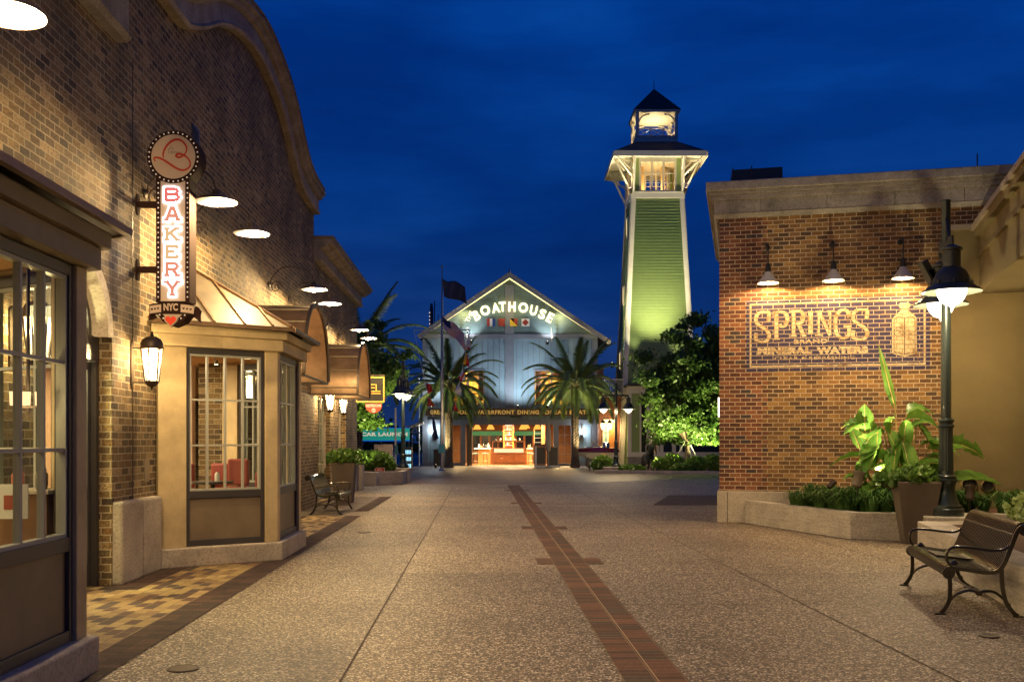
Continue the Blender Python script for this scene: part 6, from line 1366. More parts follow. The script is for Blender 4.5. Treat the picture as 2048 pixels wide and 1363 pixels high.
cloth('flag', lambda u, v: (XF(884 + u * 44 + v * 4), -.1 + .15 * math.sin(u * 10 + v * 3), ZF(630 + v * 26 + u * (34 + 10 * v) + 2.5 * math.sin(u * 8))), 26, 26, [M['faded_red'], M['faded_white'], M['faded_navy']], lambda u, v: 2 if (u < .4 and v < .54) else int(v * 13) % 2, 'drooping red and white striped flag with dark canton on the flagpole')
def pennant(pts, mats, mi_fn, lab):   # pts: 4 photo corners tl,bl,br,tr
    def fn(u, v):
        (ax, ay), (bx_, by_), (cx_, cy_), (dx_, dy_) = pts; x = (ax * (1 - v) + bx_ * v) * (1 - u) + (dx_ * (1 - v) + cx_ * v) * u; y = (ay * (1 - v) + by_ * v) * (1 - u) + (dy_ * (1 - v) + cy_ * v) * u
        return (XF(x), -.12 + .06 * math.sin(u * 7 + v * 5), ZF(y))
    return cloth('signal_flag', fn, 8, 8, mats, mi_fn, lab, 'signal flag', 'signal flags on the halyards')
fr_, fwh, fbl, fye = mat('bright_red_cloth', (.60, .03, .02), .7), mat('white_cloth', (.70, .66, .6), .7), M['dark_flag'], mat('yellow_cloth', (.85, .50, .02), .7)
pennant([(937, 668), (931, 698), (941, 700), (942, 690)], [fwh, fr_], lambda u, v: 1 if v > .7 and u > .4 else 0, 'white signal flag with red corner, uppermost on the right halyard')
pennant([(932, 702), (926, 727), (940, 735), (938, 722)], [fye, fr_], lambda u, v: 0 if u < .4 else 1, 'yellow and red signal flag on the right halyard')
pennant([(925, 738), (917, 756), (923, 764), (932, 757)], [fwh, fr_], lambda u, v: 1 if .33 < u < .67 or v > .75 else 0, 'red and white signal flag on the right halyard')
pennant([(917, 766), (909, 785), (922, 792), (923, 780)], [fwh], lambda u, v: 0, 'plain whitish signal flag on the right halyard')
pennant([(911, 789), (906, 800), (914, 806), (915, 795)], [fye], lambda u, v: 0, 'yellow signal flag beside the left palm trunk')
pennant([(909, 801), (904, 821), (919, 822), (911, 810)], [fr_, fbl], lambda u, v: 1 if u < .3 else 0, 'dark red signal flag lowest on the right halyard')
pennant([(851, 765), (857, 787), (866, 782), (861, 768)], [fr_], lambda u, v: 0, 'bright red signal flag on the left halyard')
pennant([(857, 790), (855, 812), (872, 813), (860, 795)], [fr_, mat('orange_cloth', (.6, .14, .02), .7)], lambda u, v: 1 if u > .5 else 0, 'red and orange triangular flag lower on the left halyard')
pennant([(864, 832), (868, 880), (878, 876), (869, 840)], [M['faded_navy']], lambda u, v: 0, 'dark navy pennant hanging before the left sconce')
# ------------------------------------------------------------------ tower
YT = 61.6; XT = 8.97
tw = thing('green_tower', 'tall tapering green clapboard lookout tower with white corner boards and cupola', 'tower', (XT, YT, 0))
M['green_siding'] = mat('sage_green_siding', (.22, .29, .095), .6, var=.06, bump=.08)
M['tower_white'] = mat('tower_white_trim', (.62, .57, .45), .55, var=.06)
HW = lambda z: 1.615 + (16.74 - z) * .0507
b = MB()     # clapboards on four sides
z = 0
while z < 16.60:
    h = .19; a, c = HW(z) - .02, HW(z + h) - .055
    for q in range(4):
        M4 = Matrix.Rotation(q * PI / 2, 3, 'Z'); T = lambda x, y, zz, M4=M4: tuple(M4 @ Vector((x, y, zz)))
        b.add([(-a, -a - .012, z), (a, -a - .012, z), (c, -c, z + h), (-c, -c, z + h), (-a, -a + .04, z), (a, -a + .04, z)], [(0, 1, 2, 3), (4, 5, 1, 0)], T)
    z += h
part('siding', b, M['green_siding'], tw, fix=False)
b = MB()
for q in range(4):
    M4 = Matrix.Rotation(q * PI / 2, 3, 'Z'); T = lambda x, y, zz, M4=M4: tuple(M4 @ Vector((x, y, zz)))
    for s in (-1, 1):
        w = .30; a, c = HW(0) + .02, HW(16.5) + .02
        if q % 2: w -= .0; 
        x0, x1 = (s * a, s * (a - w)); X0, X1 = (s * c, s * (c - w)); e = .0 if q % 2 == 0 else .003
        b.add([(x0, -a - e, 0), (x1, -a - e, 0), (x1, -a + .06, 0), (x0, -a + .06, 0), (X0, -c - e, 16.5), (X1, -c - e, 16.5), (X1, -c + .06, 16.5), (X0, -c + .06, 16.5)], [(0, 1, 5, 4), (1, 2, 6, 5), (2, 3, 7, 6), (3, 0, 4, 7)], T)
part('corner_boards', b, M['tower_white'], tw, fix=False)
b = MB(); a = 1.66
b.box(-a, a, -a, a, 16.48, 16.83)
b.box(-a - .04, a + .04, -a - .04, a + .04, 16.831, 16.88); part('belt_trim', b, M['tower_white'], tw)
# lookout room
zr0, zr1 = 16.88, 19.0
for q in range(4):
    M4 = Matrix.Rotation(q * PI / 2, 3, 'Z'); T = lambda x, y, zz, M4=M4: tuple(M4 @ Vector((x, y, zz)))
    for s in (-1, 1): part('room_siding', MB().box(min(s * 1.14, s * 1.44), max(s * 1.14, s * 1.44), -1.59, -1.50, zr0, zr1, T), M['green_siding'], tw)
b = MB()
for q in range(4):
    M4 = Matrix.Rotation(q * PI / 2, 3, 'Z'); T = lambda x, y, zz, M4=M4: tuple(M4 @ Vector((x, y, zz)))
    e = .001 * q
    b.box(-1.64, -1.42, -1.64 - e, -1.42, zr0 + e, zr1, T); b.box(-1.15, 1.15, -1.62, -1.48, zr1 - .30, zr1, T); b.box(-1.15, 1.15, -1.62, -1.48, zr0, zr0 + .10, T)
    for x in (-1.15, -.41, .29, 1.03): b.box(x, x + .12, -1.615, -1.49, zr0 + .1, zr1 - .3, T)
    for k_ in range(3):
        x0 = (-1.03, -.29, .41)[k_]; x1 = x0 + .62
        b.box((x0 + x1) / 2 - .015, (x0 + x1) / 2 + .015, -1.585, -1.56, zr0 + .1, zr1 - .3, T)
        for z in (zr0 + .55, zr0 + 1.1): b.box(x0, x1, -1.584, -1.561, z, z + (.03 if z < zr0 + 1 else .06), T)
wn = part('window_frames', b, M['tower_white'], tw)
b = MB(); b.box(-1.4, 1.4, -1.4, 1.4, 16.9, 16.95); b.box(-.9, -.6, .2, .5, 16.95, 19); b.box(.5, .75, .3, .5, 16.95, 19); part('room_floor', b, mat('warm_room', (.6, .42, .2), .7), tw)
b = MB(); b.box(-1.5, 1.5, -1.5, 1.5, 18.95, 19.0); part('room_ceiling', b, M['tower_white'], tw)
lamp('POINT', (0, -.2, 17.3), 75, (1, .72, .35), .15, parent=tw)
# big hipped eave
ze = 18.84; E_ = 2.83
b = MB(); b.frustum([(-E_, -E_), (E_, -E_), (E_, E_), (-E_, E_)], 19.03, [(-1.30, -1.30), (1.30, -1.30), (1.30, 1.30), (-1.30, 1.30)], 20.05); part('lower_roof', b, M['dark_roof'], tw)
b = MB(); b.box(-E_, E_, -E_, E_, 18.98, 19.028)
for q in range(4):
    M4 = Matrix.Rotation(q * PI / 2, 3, 'Z'); T = lambda x, y, zz, M4=M4: tuple(M4 @ Vector((x, y, zz))); b.box(-E_, E_ - .06, -E_ - .03, -E_ + .03, ze - .12, 19.05, T)
part('eave', b, M['tower_white'], tw)
for q in range(4):
    M4 = Matrix.Rotation(q * PI / 2, 3, 'Z'); T = lambda x, y, zz, M4=M4: tuple(M4 @ Vector((x, y, zz)))
    for x in (-1.5, 1.5):
        b = MB(); b.bar((x, -2.6, 18.86), (x, -1.65, 16.9), .10, .10, T); b.bar((x, -1.62, 18.88), (x, -2.72, 18.88), .10, .12, T); b.bar((x, -2.55, 18.8), (x, -2.05, 18.2), .08, .08, T)
        b.bar((x, -1.62, 18.3), (x, -2.2, 18.85), .07, .07, T); part('brace', b, M['tower_white'], tw)
    b = MB(); b.bar((-1.6, -1.6, 17.9), (-2.7, -2.7, 18.88), .09, .09, T); part('brace', b, M['tower_white'], tw)
# cupola
b = MB(); b.box(-1.28, 1.28, -1.28, 1.28, 20.0, 20.38); b.box(-1.32, 1.32, -1.32, 1.32, 20.381, 20.43)
for sx_ in (-1, 1):
    for sy in (-1, 1): b.box(sx_ * 1.2 - .1, sx_ * 1.2 + .1, sy * 1.2 - .1, sy * 1.2 + .1, 20.43, 21.9)
for q in range(4):
    M4 = Matrix.Rotation(q * PI / 2, 3, 'Z'); T = lambda x, y, zz, M4=M4: tuple(M4 @ Vector((x, y, zz)))
    for x0, x1 in ((-1.1, -.38), (-.36, .36), (.38, 1.1)):
        b.bar((x0, -1.2, 20.47), (x1, -1.2, 20.83), .035, .035, T); b.bar((x0, -1.205, 20.83), (x1, -1.205, 20.47), .035, .035, T)
    for x in (-.37, .37): b.box(x - .03, x + .03, -1.24, -1.17, 20.43, 20.87, T)
    b.box(-1.1, 1.1, -1.24, -1.16, 20.87, 20.92, T)
    for s in (-1, 1):
        pth = [(s * (1.08 - .62 * (1 - math.cos(i * PI / 16))), 21.3 + .48 * math.sin(i * PI / 16)) for i in range(9)]
        for (xa, za), (xb, zb) in zip(pth[:-1], pth[1:]): b.bar((xa, -1.2, za), (xb, -1.2, zb), .07, .09, T)
part('cupola_frame', b, M['tower_white'], tw)
b = MB(); b.box(-1.4, 1.4, -1.4, 1.4, 21.86, 21.90); b.box(-1.42, 1.42, -1.42, 1.42, 21.901, 22.02); part('cupola_eave', b, M['tower_white'], tw)
b = MB(); b.frustum([(-1.46, -1.46), (1.46, -1.46), (1.46, 1.46), (-1.46, 1.46)], 22.021, [(-.03, -.03), (.03, -.03), (.03, .03), (-.03, .03)], 23.75); part('upper_roof', b, M['dark_roof'], tw)
b = MB(); b.tube([(0, 0, 23.6), (0, 0, 24.4)], [.03, .012], 6); part('spire', b, M['black'], tw)
lamp('POINT', (0, .3, 20.62), 110, (1, .80, .45), .12, parent=tw)
b = MB(); b.sphere((0, .3, 20.55), .08, 10, 6); part('cupola_bulb', b, M['bulb_s'], tw)
# left side windows
b = MB()
for zc in (15.0, 10.7, 6.6): a = HW(zc) + .03; b.box(-a - .02, -a + .1, -.45, .15, zc - .6, zc + .6)
sw = part('side_window', b, M['tower_white'], tw); b = MB()
for zc in (15.0, 10.7, 6.6): a = HW(zc) + .052; b.box(-a - .005, -a + .05, -.35, .05, zc - .5, zc + .5)
part('pane', b, emit('lit_side_window', (1, .75, .35), .9), sw)
# up lights on the tower: bullet lights fixed on brackets
def tlight(x, y, z, d, pw, lab, col=(1, .92, .45), spot=70):
    t = thing('tower_uplight', lab, 'spotlight', (XT + x, YT + y, z), 0, 'uplights fixed to the tower'); q = Vector(d).normalized().to_track_quat('Z', 'Y').to_matrix(); T = lambda a, b_, c: tuple(q @ Vector((a, b_, c)))
    b = MB(); b.lathe([(.05, -.22), (.08, -.15), (.09, .12)], n=14, T=T); part('housing', b, M['bronze'], t, smooth=True); b = MB(); b.lathe([(.08, .122), (.001, .13)], n=14, T=T, caps=False); part('lens', b, M['bulb_s'], t)
    b = MB(); b.bar((0, 0, -.1), (0, .25 if abs(y) > abs(x) else 0, -.25), .03); part('bracket', b, M['bronze'], t)
    lamp('SPOT', Vector(d).normalized() * .2, pw, col, .12, parent=t, rot=aim(d), spot=spot, blend=1)
tlight(-1.55, -2.60, 6.3, (.03, .08, 1), 480, 'bright uplight at the left foot of the green tower face', (1, .95, .65), 60)
tlight(1.3, -2.75, 5.6, (-.05, .10, 1), 450, 'uplight behind the tree washing the right side of the green tower', (1, .92, .6), 60)
tlight(-2.75, -1.2, 6.3, (.08, .0, 1), 900, 'uplight washing the narrow left side of the green tower', (1, .9, .45), 55)
tlight(-.3, -4.5, 5.35, (.0, .22, 1), 5200, 'uplight on the low roof washing the whole green tower face', (1, .9, .6), 75)
tlight(-1.7, -1.75, 16.95, (-.25, -.25, 1), 110, 'small uplight below the left corner of the tower eave', (1, .8, .4), 120); tlight(1.7, -1.75, 16.95, (.25, -.25, 1), 110, 'small uplight below the right corner of the tower eave', (1, .8, .4), 120)
# ------------------------------------------------------------------ low green building behind the tree
YG = 57.6; kg = YG / F; GX = lambda x: (x - 1024) * kg; GZ = lambda y: 1.6 + (880 - y) * kg
gb = thing('green_shopfront', 'low green and white shopfront building at the foot of the tower', 'building', (0, YG, 0))
b = MB(); b.box(GX(1262), GX(1560), 0, 8, 0, GZ(775)); part('wall', b, M['green_siding'], gb)
b = MB()
for x0, x1 in ((1255, 1262.5), (1279, 1282), (1293, 1300), (1313, 1318), (1320, 1326), (1344, 1351), (1359, 1364), (1376, 1384), (1440, 1447)): b.box(GX(x0), GX(x1), -.12, -.001, .9, GZ(785))
b.box(GX(1254), GX(1560), -.14, -.0015, GZ(786), GZ(772)); b.box(GX(1254), GX(1560), -.2, -.002, .62, .9); part('trim', b, M['tower_white'], gb)
b = MB(); b.box(GX(1255), GX(1560), -.1, -.001, 0, .62); part('stone_base', b, M['conc2'], gb)
b = MB()
for x0, x1 in ((1283, 1292.8), (1327, 1343.5), (1352, 1358.5), (1365, 1375.5), (1386, 1438)): b.box(GX(x0), GX(x1), -.03, -.002, .92, GZ(800))
part('dark_window', b, mat('dark_pane', (.02, .022, .018), .08), gb)
b = MB(); b.box(GX(1300.5), GX(1312.5), -.03, -.002, .3, GZ(830)); part('lit_doorway', b, emit('lit_doorway', (1, .45, .18), .28), gb)
b = MB(); b.box(GX(1303), GX(1310), -.06, -.031, GZ(865), GZ(861)); b.box(GX(1302), GX(1308), -.06, -.031, GZ(877), GZ(872)); part('door_lights', b, emit('door_glow', (1, .8, .5), 4), gb)
b = MB(); b.box(GX(1254), GX(1560), -.4, 8.2, GZ(772) + .01, GZ(768)); part('roof', b, M['dark_roof'], gb)
# brown panelled block with a white balcony left of the tower
bb = thing('brown_entrance', 'brown timber clad entrance block between the blue restaurant and green tower', 'building', (0, 59.6, 0)); kw = 59.6 / F; WX = lambda x: (x - 1024) * kw; WZ = lambda y: 1.6 + (880 - y) * kw
b = MB(); b.box(WX(1197.5), WX(1262), 0, 4, 0, WZ(790)); b.box(WX(1196.5), WX(1208), .3, 4, WZ(790), WZ(735)); part('wall', b, mat('red_brown_cladding', (.17, .06, .025), .6, var=.2), bb)
b = MB(); b.box(WX(1205), WX(1209), -.1, 0, 0, WZ(845)); b.box(WX(1214), WX(1217), -.1, 0, 0, WZ(845)); b.box(WX(1229), WX(1231), -.1, 0, 0, WZ(845)); b.box(WX(1205), WX(1231), -.11, 0, WZ(845), WZ(838)); part('door_frame', b, M['tower_white'], bb)
b = MB(); b.box(WX(1209), WX(1214), -.05, 0, 0, WZ(845)); part('glass_door', b, mat('pale_glass_door', (.2, .3, .26), .1, emis=(.6, .8, .6), estr=.12), bb)
b = MB(); b.box(WX(1217), WX(1229), -.06, 0, 0, WZ(845)); part('wood_door', b, mat('orange_door', (.40, .15, .03), .4, var=.2), bb)
b = MB(); b.box(WX(1205), WX(1242), -1.3, .0, WZ(793), WZ(786)); b.box(WX(1209), WX(1243), -1.3, -1.22, WZ(762) , WZ(760))
for i in range(9): x = 1209 + i * 4; b.box(WX(x), WX(x + 1.2), -1.29, -1.23, WZ(786), WZ(762))
b.box(WX(1207), WX(1208), -1.2, 0, WZ(762), WZ(760)); part('balcony', b, M['tower_white'], bb)
t = thing('lantern_cluster', 'pair of lit white lanterns on scrolled brackets at the brown entrance', 'lantern', at(1212, 850, 58.6))
for dx in (-.18, .22):
    b = MB(); b.lathe([(.06, -.25), (.11, -.18), (.15, .12)], (dx, 0, 0), 12); part('glass', b, emit('lantern_glow', (1, .68, .36), 5), t, smooth=True)
    b = MB(); b.lathe([(.17, .12), (.10, .25), (.03, .32)], (dx, 0, 0), 12); b.tube([(dx, 0, -.25), (dx * 1.2, 0, -.38), (0, .3, -.45)], .02); b.tube([(dx, 0, .3), (dx * .5, .1, .5), (0, .4, .4)], .02); part('bracket', b, M['bronze'], t, smooth=True)
lamp('POINT', (0, -.3, -.1), 40, WARM, .1, parent=t); lamp('AREA', (WX(1222), 58.9, 2.5), 20, WARM, .3, rot=(R(70), 0, 0))
# ------------------------------------------------------------------ palms
def palm_crown(seed, n=48, L_=3.6, droop=1.0, tilt=(0, 0)):
    rng = random.Random(seed); V = []; rb = MB()
    for i in range(n):
        az = i * 2.39996 + rng.uniform(-.2, .2); el = R(70 - 70 * (i / n) ** .85 + rng.uniform(-5, 5)); l = L_ * rng.uniform(.85, 1.08)
        d = Vector((math.cos(az) * math.cos(el), math.sin(az) * math.cos(el), math.sin(el))); p = Vector((math.cos(az) * .12, math.sin(az) * .12, -.25 * i / n)); seg = 26; path = [p.copy()]
        dd = d.copy(); lat = Vector((-math.sin(az), math.cos(az), 0))
        for j in range(seg):
            u = j / seg; dd = (dd + Vector((0, 0, -.088 * droop * (.4 + u * 1.3) * max(.25, math.cos(el))))).normalized(); p = p + dd * l / seg; path.append(p.copy())
            if u < .14: continue
            up = lat.cross(dd).normalized(); ll = .50 * (math.sin(PI * min(1, (u - .05) * 1.02)) ** .5) * (1.05 - .35 * u)
            for s in (-1, 1):
                for q in (0, .25, .5, .75):
                    w = .036; b0 = p - dd * l / seg * (1 - q); tip = b0 + (lat * s * .80 + dd * .55 + up * (.25 * rng.uniform(.3, 1.3)) - Vector((0, 0, .22 * rng.random()))).normalized() * ll * rng.uniform(.85, 1.1)
                    V += [b0 - dd * w, b0 + dd * w, tip + dd * .004, tip - dd * .004]
        rb.tube(path, [.035 * (1 - .85 * k_ / seg) for k_ in range(seg + 1)], 4)
    return np.array([tuple(v) for v in V]), rb
def make_palm(loc, h, lab, seed, L_=3.6, rt=.22, n=46):
    t = thing('palm_tree', lab, 'palm tree', loc, 0, 'date palms around the restaurant'); rng = random.Random(seed)
    b = MB(); vs = []; fs = []; m = 16; rows = int(h / .09)
    for j in range(rows + 1):
        z = h * j / rows
        for i in range(m):
            a = 2 * PI * (i + (j % 2) * .5) / m; r_ = rt * (1.25 - .3 * min(1, z / .6)) * (1 + (.16 if (i + j) % 2 else -.06) + rng.uniform(-.04, .04)) * (1 + .18 * max(0, (z - h + .5) / .5)); vs.append((r_ * math.cos(a), r_ * math.sin(a), z))
    for j in range(rows):
        for i in range(m): fs.append((j * m + i, j * m + (i + 1) % m, (j + 1) * m + (i + 1) % m, (j + 1) * m + i))
    b.add(vs, fs); b.lathe([(rt * 1.2, h), (rt * 1.25, h + .2), (rt * .8, h + .5), (.02, h + .7)], n=16); part('trunk', b, M['palmbark'], t)
    V, rb = palm_crown(seed, n, L_); V[:, 2] += h + .45; cr = quads('crown', V, len(V) // 4, M['leaf_palm'], t)
    o = part('frond_stems', rb, mat('frond_stem', (.16, .15, .05), .6), t, fix=False); o.location = (0, 0, h + .45); return t
kp = 57.6 / F
make_palm((at(899, 935, 57.6)[0], 57.0, 0), 4.4, 'palm tree left of the bar entrance behind the flagpole', 3, 3.45, .21)
make_palm((at(1149, 935, 57.6)[0], 57.0, 0), 4.4, 'palm tree right of the bar entrance before the blue wall', 7, 3.45, .21)
make_palm((at(716, 900, 45)[0], 45.0, 0), 5.2, 'dark palm tree behind the end of the brick shop', 11, 3.5, .2, 40)
def garden_up(x, y, z, d, pw, lab, col=(1, .85, .45), spot=80):
    t = thing('garden_uplight', lab, 'spotlight', (x, y, z), 0, 'garden uplights'); q = Vector(d).normalized().to_track_quat('Z', 'Y').to_matrix(); T = lambda a, b_, c: tuple(q @ Vector((a, b_, c)))
    b = MB(); b.lathe([(.05, -.14), (.075, -.08), (.08, .12)], n=12, T=T); b.tube([(0, 0, -.1), (0, 0, -z if z < .6 else -.3)], .015, 5); part('housing', b, M['bronze'], t, smooth=True); b = MB(); b.lathe([(.07, .122), (.001, .13)], n=12, T=T, caps=False); part('lens', b, M['bulb_s'], t)
    lamp('SPOT', Vector(d).normalized() * .2, pw, col, .05, parent=t, rot=aim(d), spot=spot, blend=.6)
px1, px2 = at(899, 935, 57.6)[0], at(1149, 935, 57.6)[0]
garden_up(px1 - .7, 56.2, .1, (.12, .13, 1), 700, 'ground uplight beneath the left palm', spot=75); garden_up(px2 + .75, 56.2, .1, (-.12, .13, 1), 700, 'ground uplight beneath the right palm', spot=75)
garden_up(at(772, 900, 44)[0] + 1, 44, .1, (-.12, .12, 1), 700, 'ground uplight added to brighten the dark palm behind the shop', spot=70)  # extra uplight put in to light the dark palm
# ------------------------------------------------------------------ broadleaf trees
def make_tree(loc, H, cz, rad, lab, seed, n_limb=16, leaves=26000, size=.10, tr=.10, m=None, flat=1, group=None, mx=1, lean=(0, 0)):
    t = thing('shade_tree', lab, 'tree', loc, 0, group); rng = random.Random(seed); nr = NR(seed)
    b = MB(); b.tube([(0, 0, 0), (.03, 0, H * .5), (0, .02, H)], [tr * 1.15, tr, tr * .85], 10); part('trunk', b, M['bark'], t, smooth=True)
    lb = MB(); clumps = []
    for i in range(n_limb):
        az = i * 2.39996 + rng.uniform(-.3, .3); u = (i + .5) / n_limb; zt = cz + rad[2] * (u * 2 - 1) * .92; rr = math.sqrt(max(.06, 1 - ((zt - cz) / rad[2]) ** 2)) * rng.uniform(.7, 1.05)
        tip = Vector((math.cos(az) * rad[0] * rr + lean[0] * u, math.sin(az) * rad[1] * rr, zt + rng.uniform(-.3, .3)))
        base = Vector((0, 0, H * rng.uniform(.85, 1.0))); mid = base.lerp(tip, .5) + Vector((rng.uniform(-.2, .2), rng.uniform(-.2, .2), .35))
        lb.tube([base, base.lerp(mid, .5) + Vector((0, 0, .1)), mid, mid.lerp(tip, .5), tip], [tr * .6, tr * .45, tr * .32, tr * .2, tr * .08], 6)
        for k_ in range(9):
            q = rng.uniform(.35, 1.05); c = (base.lerp(mid, q * 2) if q < .5 else mid.lerp(tip, (q - .5) * 2)); sp = Vector([rng.gauss(0, 1) for _ in range(3)]); sp.normalize(); e = c + Vector((sp.x, sp.y, sp.z * .75)) * rng.uniform(.35, 1.0) * min(rad) * .42
            lb.tube([c, c.lerp(e, .5) + Vector((0, 0, .04)), e], [tr * .12, tr * .08, tr * .03], 4); clumps.append((e, rng.uniform(.6, 1.3))); clumps.append((c.lerp(e, .6), rng.uniform(.3, .8)))
    part('limbs', lb, M['bark'], t, smooth=True)
    w = np.array([c[1] for c in clumps]); w /= w.sum(); idx = nr.choice(len(clumps), leaves, p=w); ctr = np.array([tuple(c[0]) for c in clumps]); sc = np.array([c[1] for c in clumps])
    P = ctr[idx] + nr.normal(size=(leaves, 3)) * (np.array([.30, .30, .20]) * min(rad) * .36 * sc[idx][:, None])
    k_ = (P[:, 2] > H * .78); P = P[k_]; quads('foliage', leafquads(P, size, nr, 1.7, 0), len(P), m or M['leaf_tree'], t); return t
YTR = 49.0
make_tree((at(1374, 930, YTR)[0], YTR, 0), 1.75, 4.55, (2.45, 2.2, 3.1), 'large leafy tree lit green from below beside the brick pavilion', 21, 24, 62000, .115, .13, lean=(.3, 0))
tx = at(1374, 930, YTR)[0]
garden_up(tx - .8, 47.9, .15, (.25, .3, 1), 700, 'uplight under the large tree, left of its trunk', (1, .92, .35), 95); garden_up(tx + 1.4, 48.2, .25, (-.35, .25, 1), 800, 'uplight in the shrubs under the large tree, right of its trunk', (1, .95, .4), 100); garden_up(tx - 2.2, 47.6, .3, (.5, .2, .8), 120, 'bright small uplight left of the dark figure', (1, .85, .5), 80)
garden_up(tx - 1.9, 46.7, .15, (.28, .40, 1), 1050, 'added uplight at the front left of the planting bed aimed into the large tree', (1, .92, .4), 85); garden_up(tx + .5, 46.3, .15, (.02, .48, 1), 1050, 'added uplight at the front kerb of the planting bed aimed into the large tree', (1, .92, .4), 85)  # two more uplights added to spread light through the crown
b = MB()
for dx, dy in ((-1.0, -.3), (.9, .4), (.2, -.9)): b.tube([(0, 0, 1.7), (dx, dy, .1)], .018, 5)
o = part('tree_stays', b, M['white']); o.location = (tx, YTR, 0); tag(o, 'thin stay cables bracing the trunk of the large tree', 'stay cables')
make_tree((at(700, 930, 41)[0], 41.5, 0), 2.6, 4.5, (2.9, 2.0, 2.2), 'green tree behind the restrooms sign lit from below', 31, 14, 26000, .12, .12)
garden_up(at(765, 930, 39.5)[0], 39.6, .6, (-.1, .35, 1), 700, 'uplight beneath the tree behind the restrooms sign', (1, .95, .4), 90)
make_tree((at(1436, 930, 55)[0] + 1.6, 55, 0), 2.2, 4.8, (2.4, 2.2, 2.6), 'dark tree partly hidden behind the brick pavilion corner', 33, 12, 14000, .12, .12)
garden_up(-5.6, 34.95, .55, (.2, .5, .8), 40, 'small added uplight at the front of the bright hedge', (1, .95, .5), 110)  # unseen spotlight added to brighten the hedge
garden_up(tx + 2.0, 47.0, .2, (.1, .3, 1), 170, 'green glowing uplight in the shrubs beside the brick corner', (.7, 1, .3), 90)
# far tree line
t = MB(); rng = NR(40); P = []
for i in range(150): c = (rng.uniform(-60, 60), rng.uniform(118, 135), rng.uniform(0, 2.4)); P.append(blob(rng, 90, c, (3.2, 2.5, 2.4), .5))
P = np.concatenate(P); P = P[P[:, 2] > 0]; o = quads('treeline', leafquads(P, .7, rng, 1.3), len(P), M['leaf_tree']); tag(o, kind='stuff', label='dark far line of trees beyond the restaurant')
# ------------------------------------------------------------------ planting bed on the right
bed = [(4.05, 47.2), (6.2, 46.5), (10.5, 45.2), (14, 44.5)]
b = MB(); wall_along(b, bed, .18, 0, .16); o = part('bed_kerb', b, M['conc'], bev=.01); tag(o, 'low pale kerb edging the planting bed under the tree', 'kerb')
b = MB(); b.prism([(4.3, 47.35), (10.6, 45.4), (14, 44.7), (15, 57), (6.5, 57.3), (4.5, 52)], .02, .12); o = part('mulch_bed', b, M['soil']); tag(o, kind='structure')
def sh(x, Y, w, h, lab, seed, n=900, s=.085, m='leaf_shrub'):
    p = at(x, 900, Y)[:2] + (.1,); shrub('garden_shrub', lab, 'shrub', p, [((0, 0, h * .5), (w, w * .8, h * .55), 1), ((w * .5, 0, h * .35), (w * .6, w * .6, h * .4), .5), ((-w * .5, -.1, h * .4), (w * .6, w * .6, h * .38), .5)], n, s, M[m], seed, 'shrubs in the bed under the tree')
sh(1205, 48.5, .55, .75, 'dark rounded shrub left of the distant lamp post', 51, 1100); sh(1222, 48.8, .35, .55, 'small dark shrub directly behind the distant lamp post base', 52, 600)
sh(1256, 47.6, .45, .32, 'low leafy plant right of the distant lamp post base', 53, 500, .09); sh(1275, 47.3, .4, .3, 'low leafy plant before the green shopfront base', 54, 400, .09)
sh(1320, 48.0, .38, .65, 'spiky light green plant right of the dark figure', 55, 500, .12, 'leaf_shrub'); sh(1345, 48.0, .55, .85, 'leafy shrub left of the large tree trunk', 56, 1200)
sh(1392, 47.8, .6, .7, 'dark shrub right of the large tree trunk', 57, 1100); sh(1425, 47.8, .5, .8, 'shrub glowing bright green from the uplight beside the brick corner', 58, 1100); sh(1362, 47.0, .5, .4, 'low dark shrub in front of the large tree trunk', 59, 700)
# dark sculpted figure
def skin_fig(name, pts, edges, radii, m, loc, rz, lab, cat):
    me = bpy.data.meshes.new(name); me.from_pydata(pts, edges, []); o = bpy.data.objects.new(name, me); C.objects.link(o); me.materials.append(m)
    sk = o.modifiers.new('skin', 'SKIN'); sk.use_smooth_shade = True
    for i, r_ in enumerate(radii): me.skin_vertices[0].data[i].radius = (r_, r_)
    me.skin_vertices[0].data[0].use_root = True
    sb = o.modifiers.new('sub', 'SUBSURF'); sb.levels = 2; sb.render_levels = 2; o.location = loc; o.rotation_euler = (0, 0, rz)
    if lab: tag(o, lab, cat)
    return o
skin_fig('dark_statue', [(0, 0, .80), (0, 0, 1.05), (.02, 0, 1.30), (.03, -.02, 1.42), (.04, -.03, 1.53), (.05, -.05, 1.66), (-.20, 0, 1.28), (-.25, -.08, 1.02), (-.16, -.25, .86), (.24, 0, 1.28), (.30, -.06, 1.02), (.24, -.22, .82), (-.10, 0, .72), (-.14, -.08, .42), (-.14, .02, .06), (-.14, -.12, .03), (.10, 0, .72), (.13, -.08, .42), (.12, .04, .06), (.12, -.10, .03)],
         [(0, 1), (1, 2), (2, 3), (3, 4), (4, 5), (2, 6), (6, 7), (7, 8), (2, 9), (9, 10), (10, 11), (0, 12), (12, 13), (13, 14), (14, 15), (0, 16), (16, 17), (17, 18), (18, 19)],
         [.15, .15, .17, .07, .09, .10, .07, .05, .04, .07, .05, .04, .10, .075, .05, .04, .10, .075, .05, .04], M['black'], (at(1302, 900, 48.3)[0], 48.6, .05), R(20), 'black silhouetted statue standing among the shrubs before the green shopfront', 'statue')
t = thing('dark_planter', 'dark rounded urn at the foot of the black statue', 'urn', (at(1292, 900, 48.2)[0], 48.3, .1)); b = MB(); b.lathe([(.10, 0), (.16, .1), (.24, .4), (.23, .6), (.16, .78), (.03, .84)], n=18); part('urn', b, M['black'], t, smooth=True)
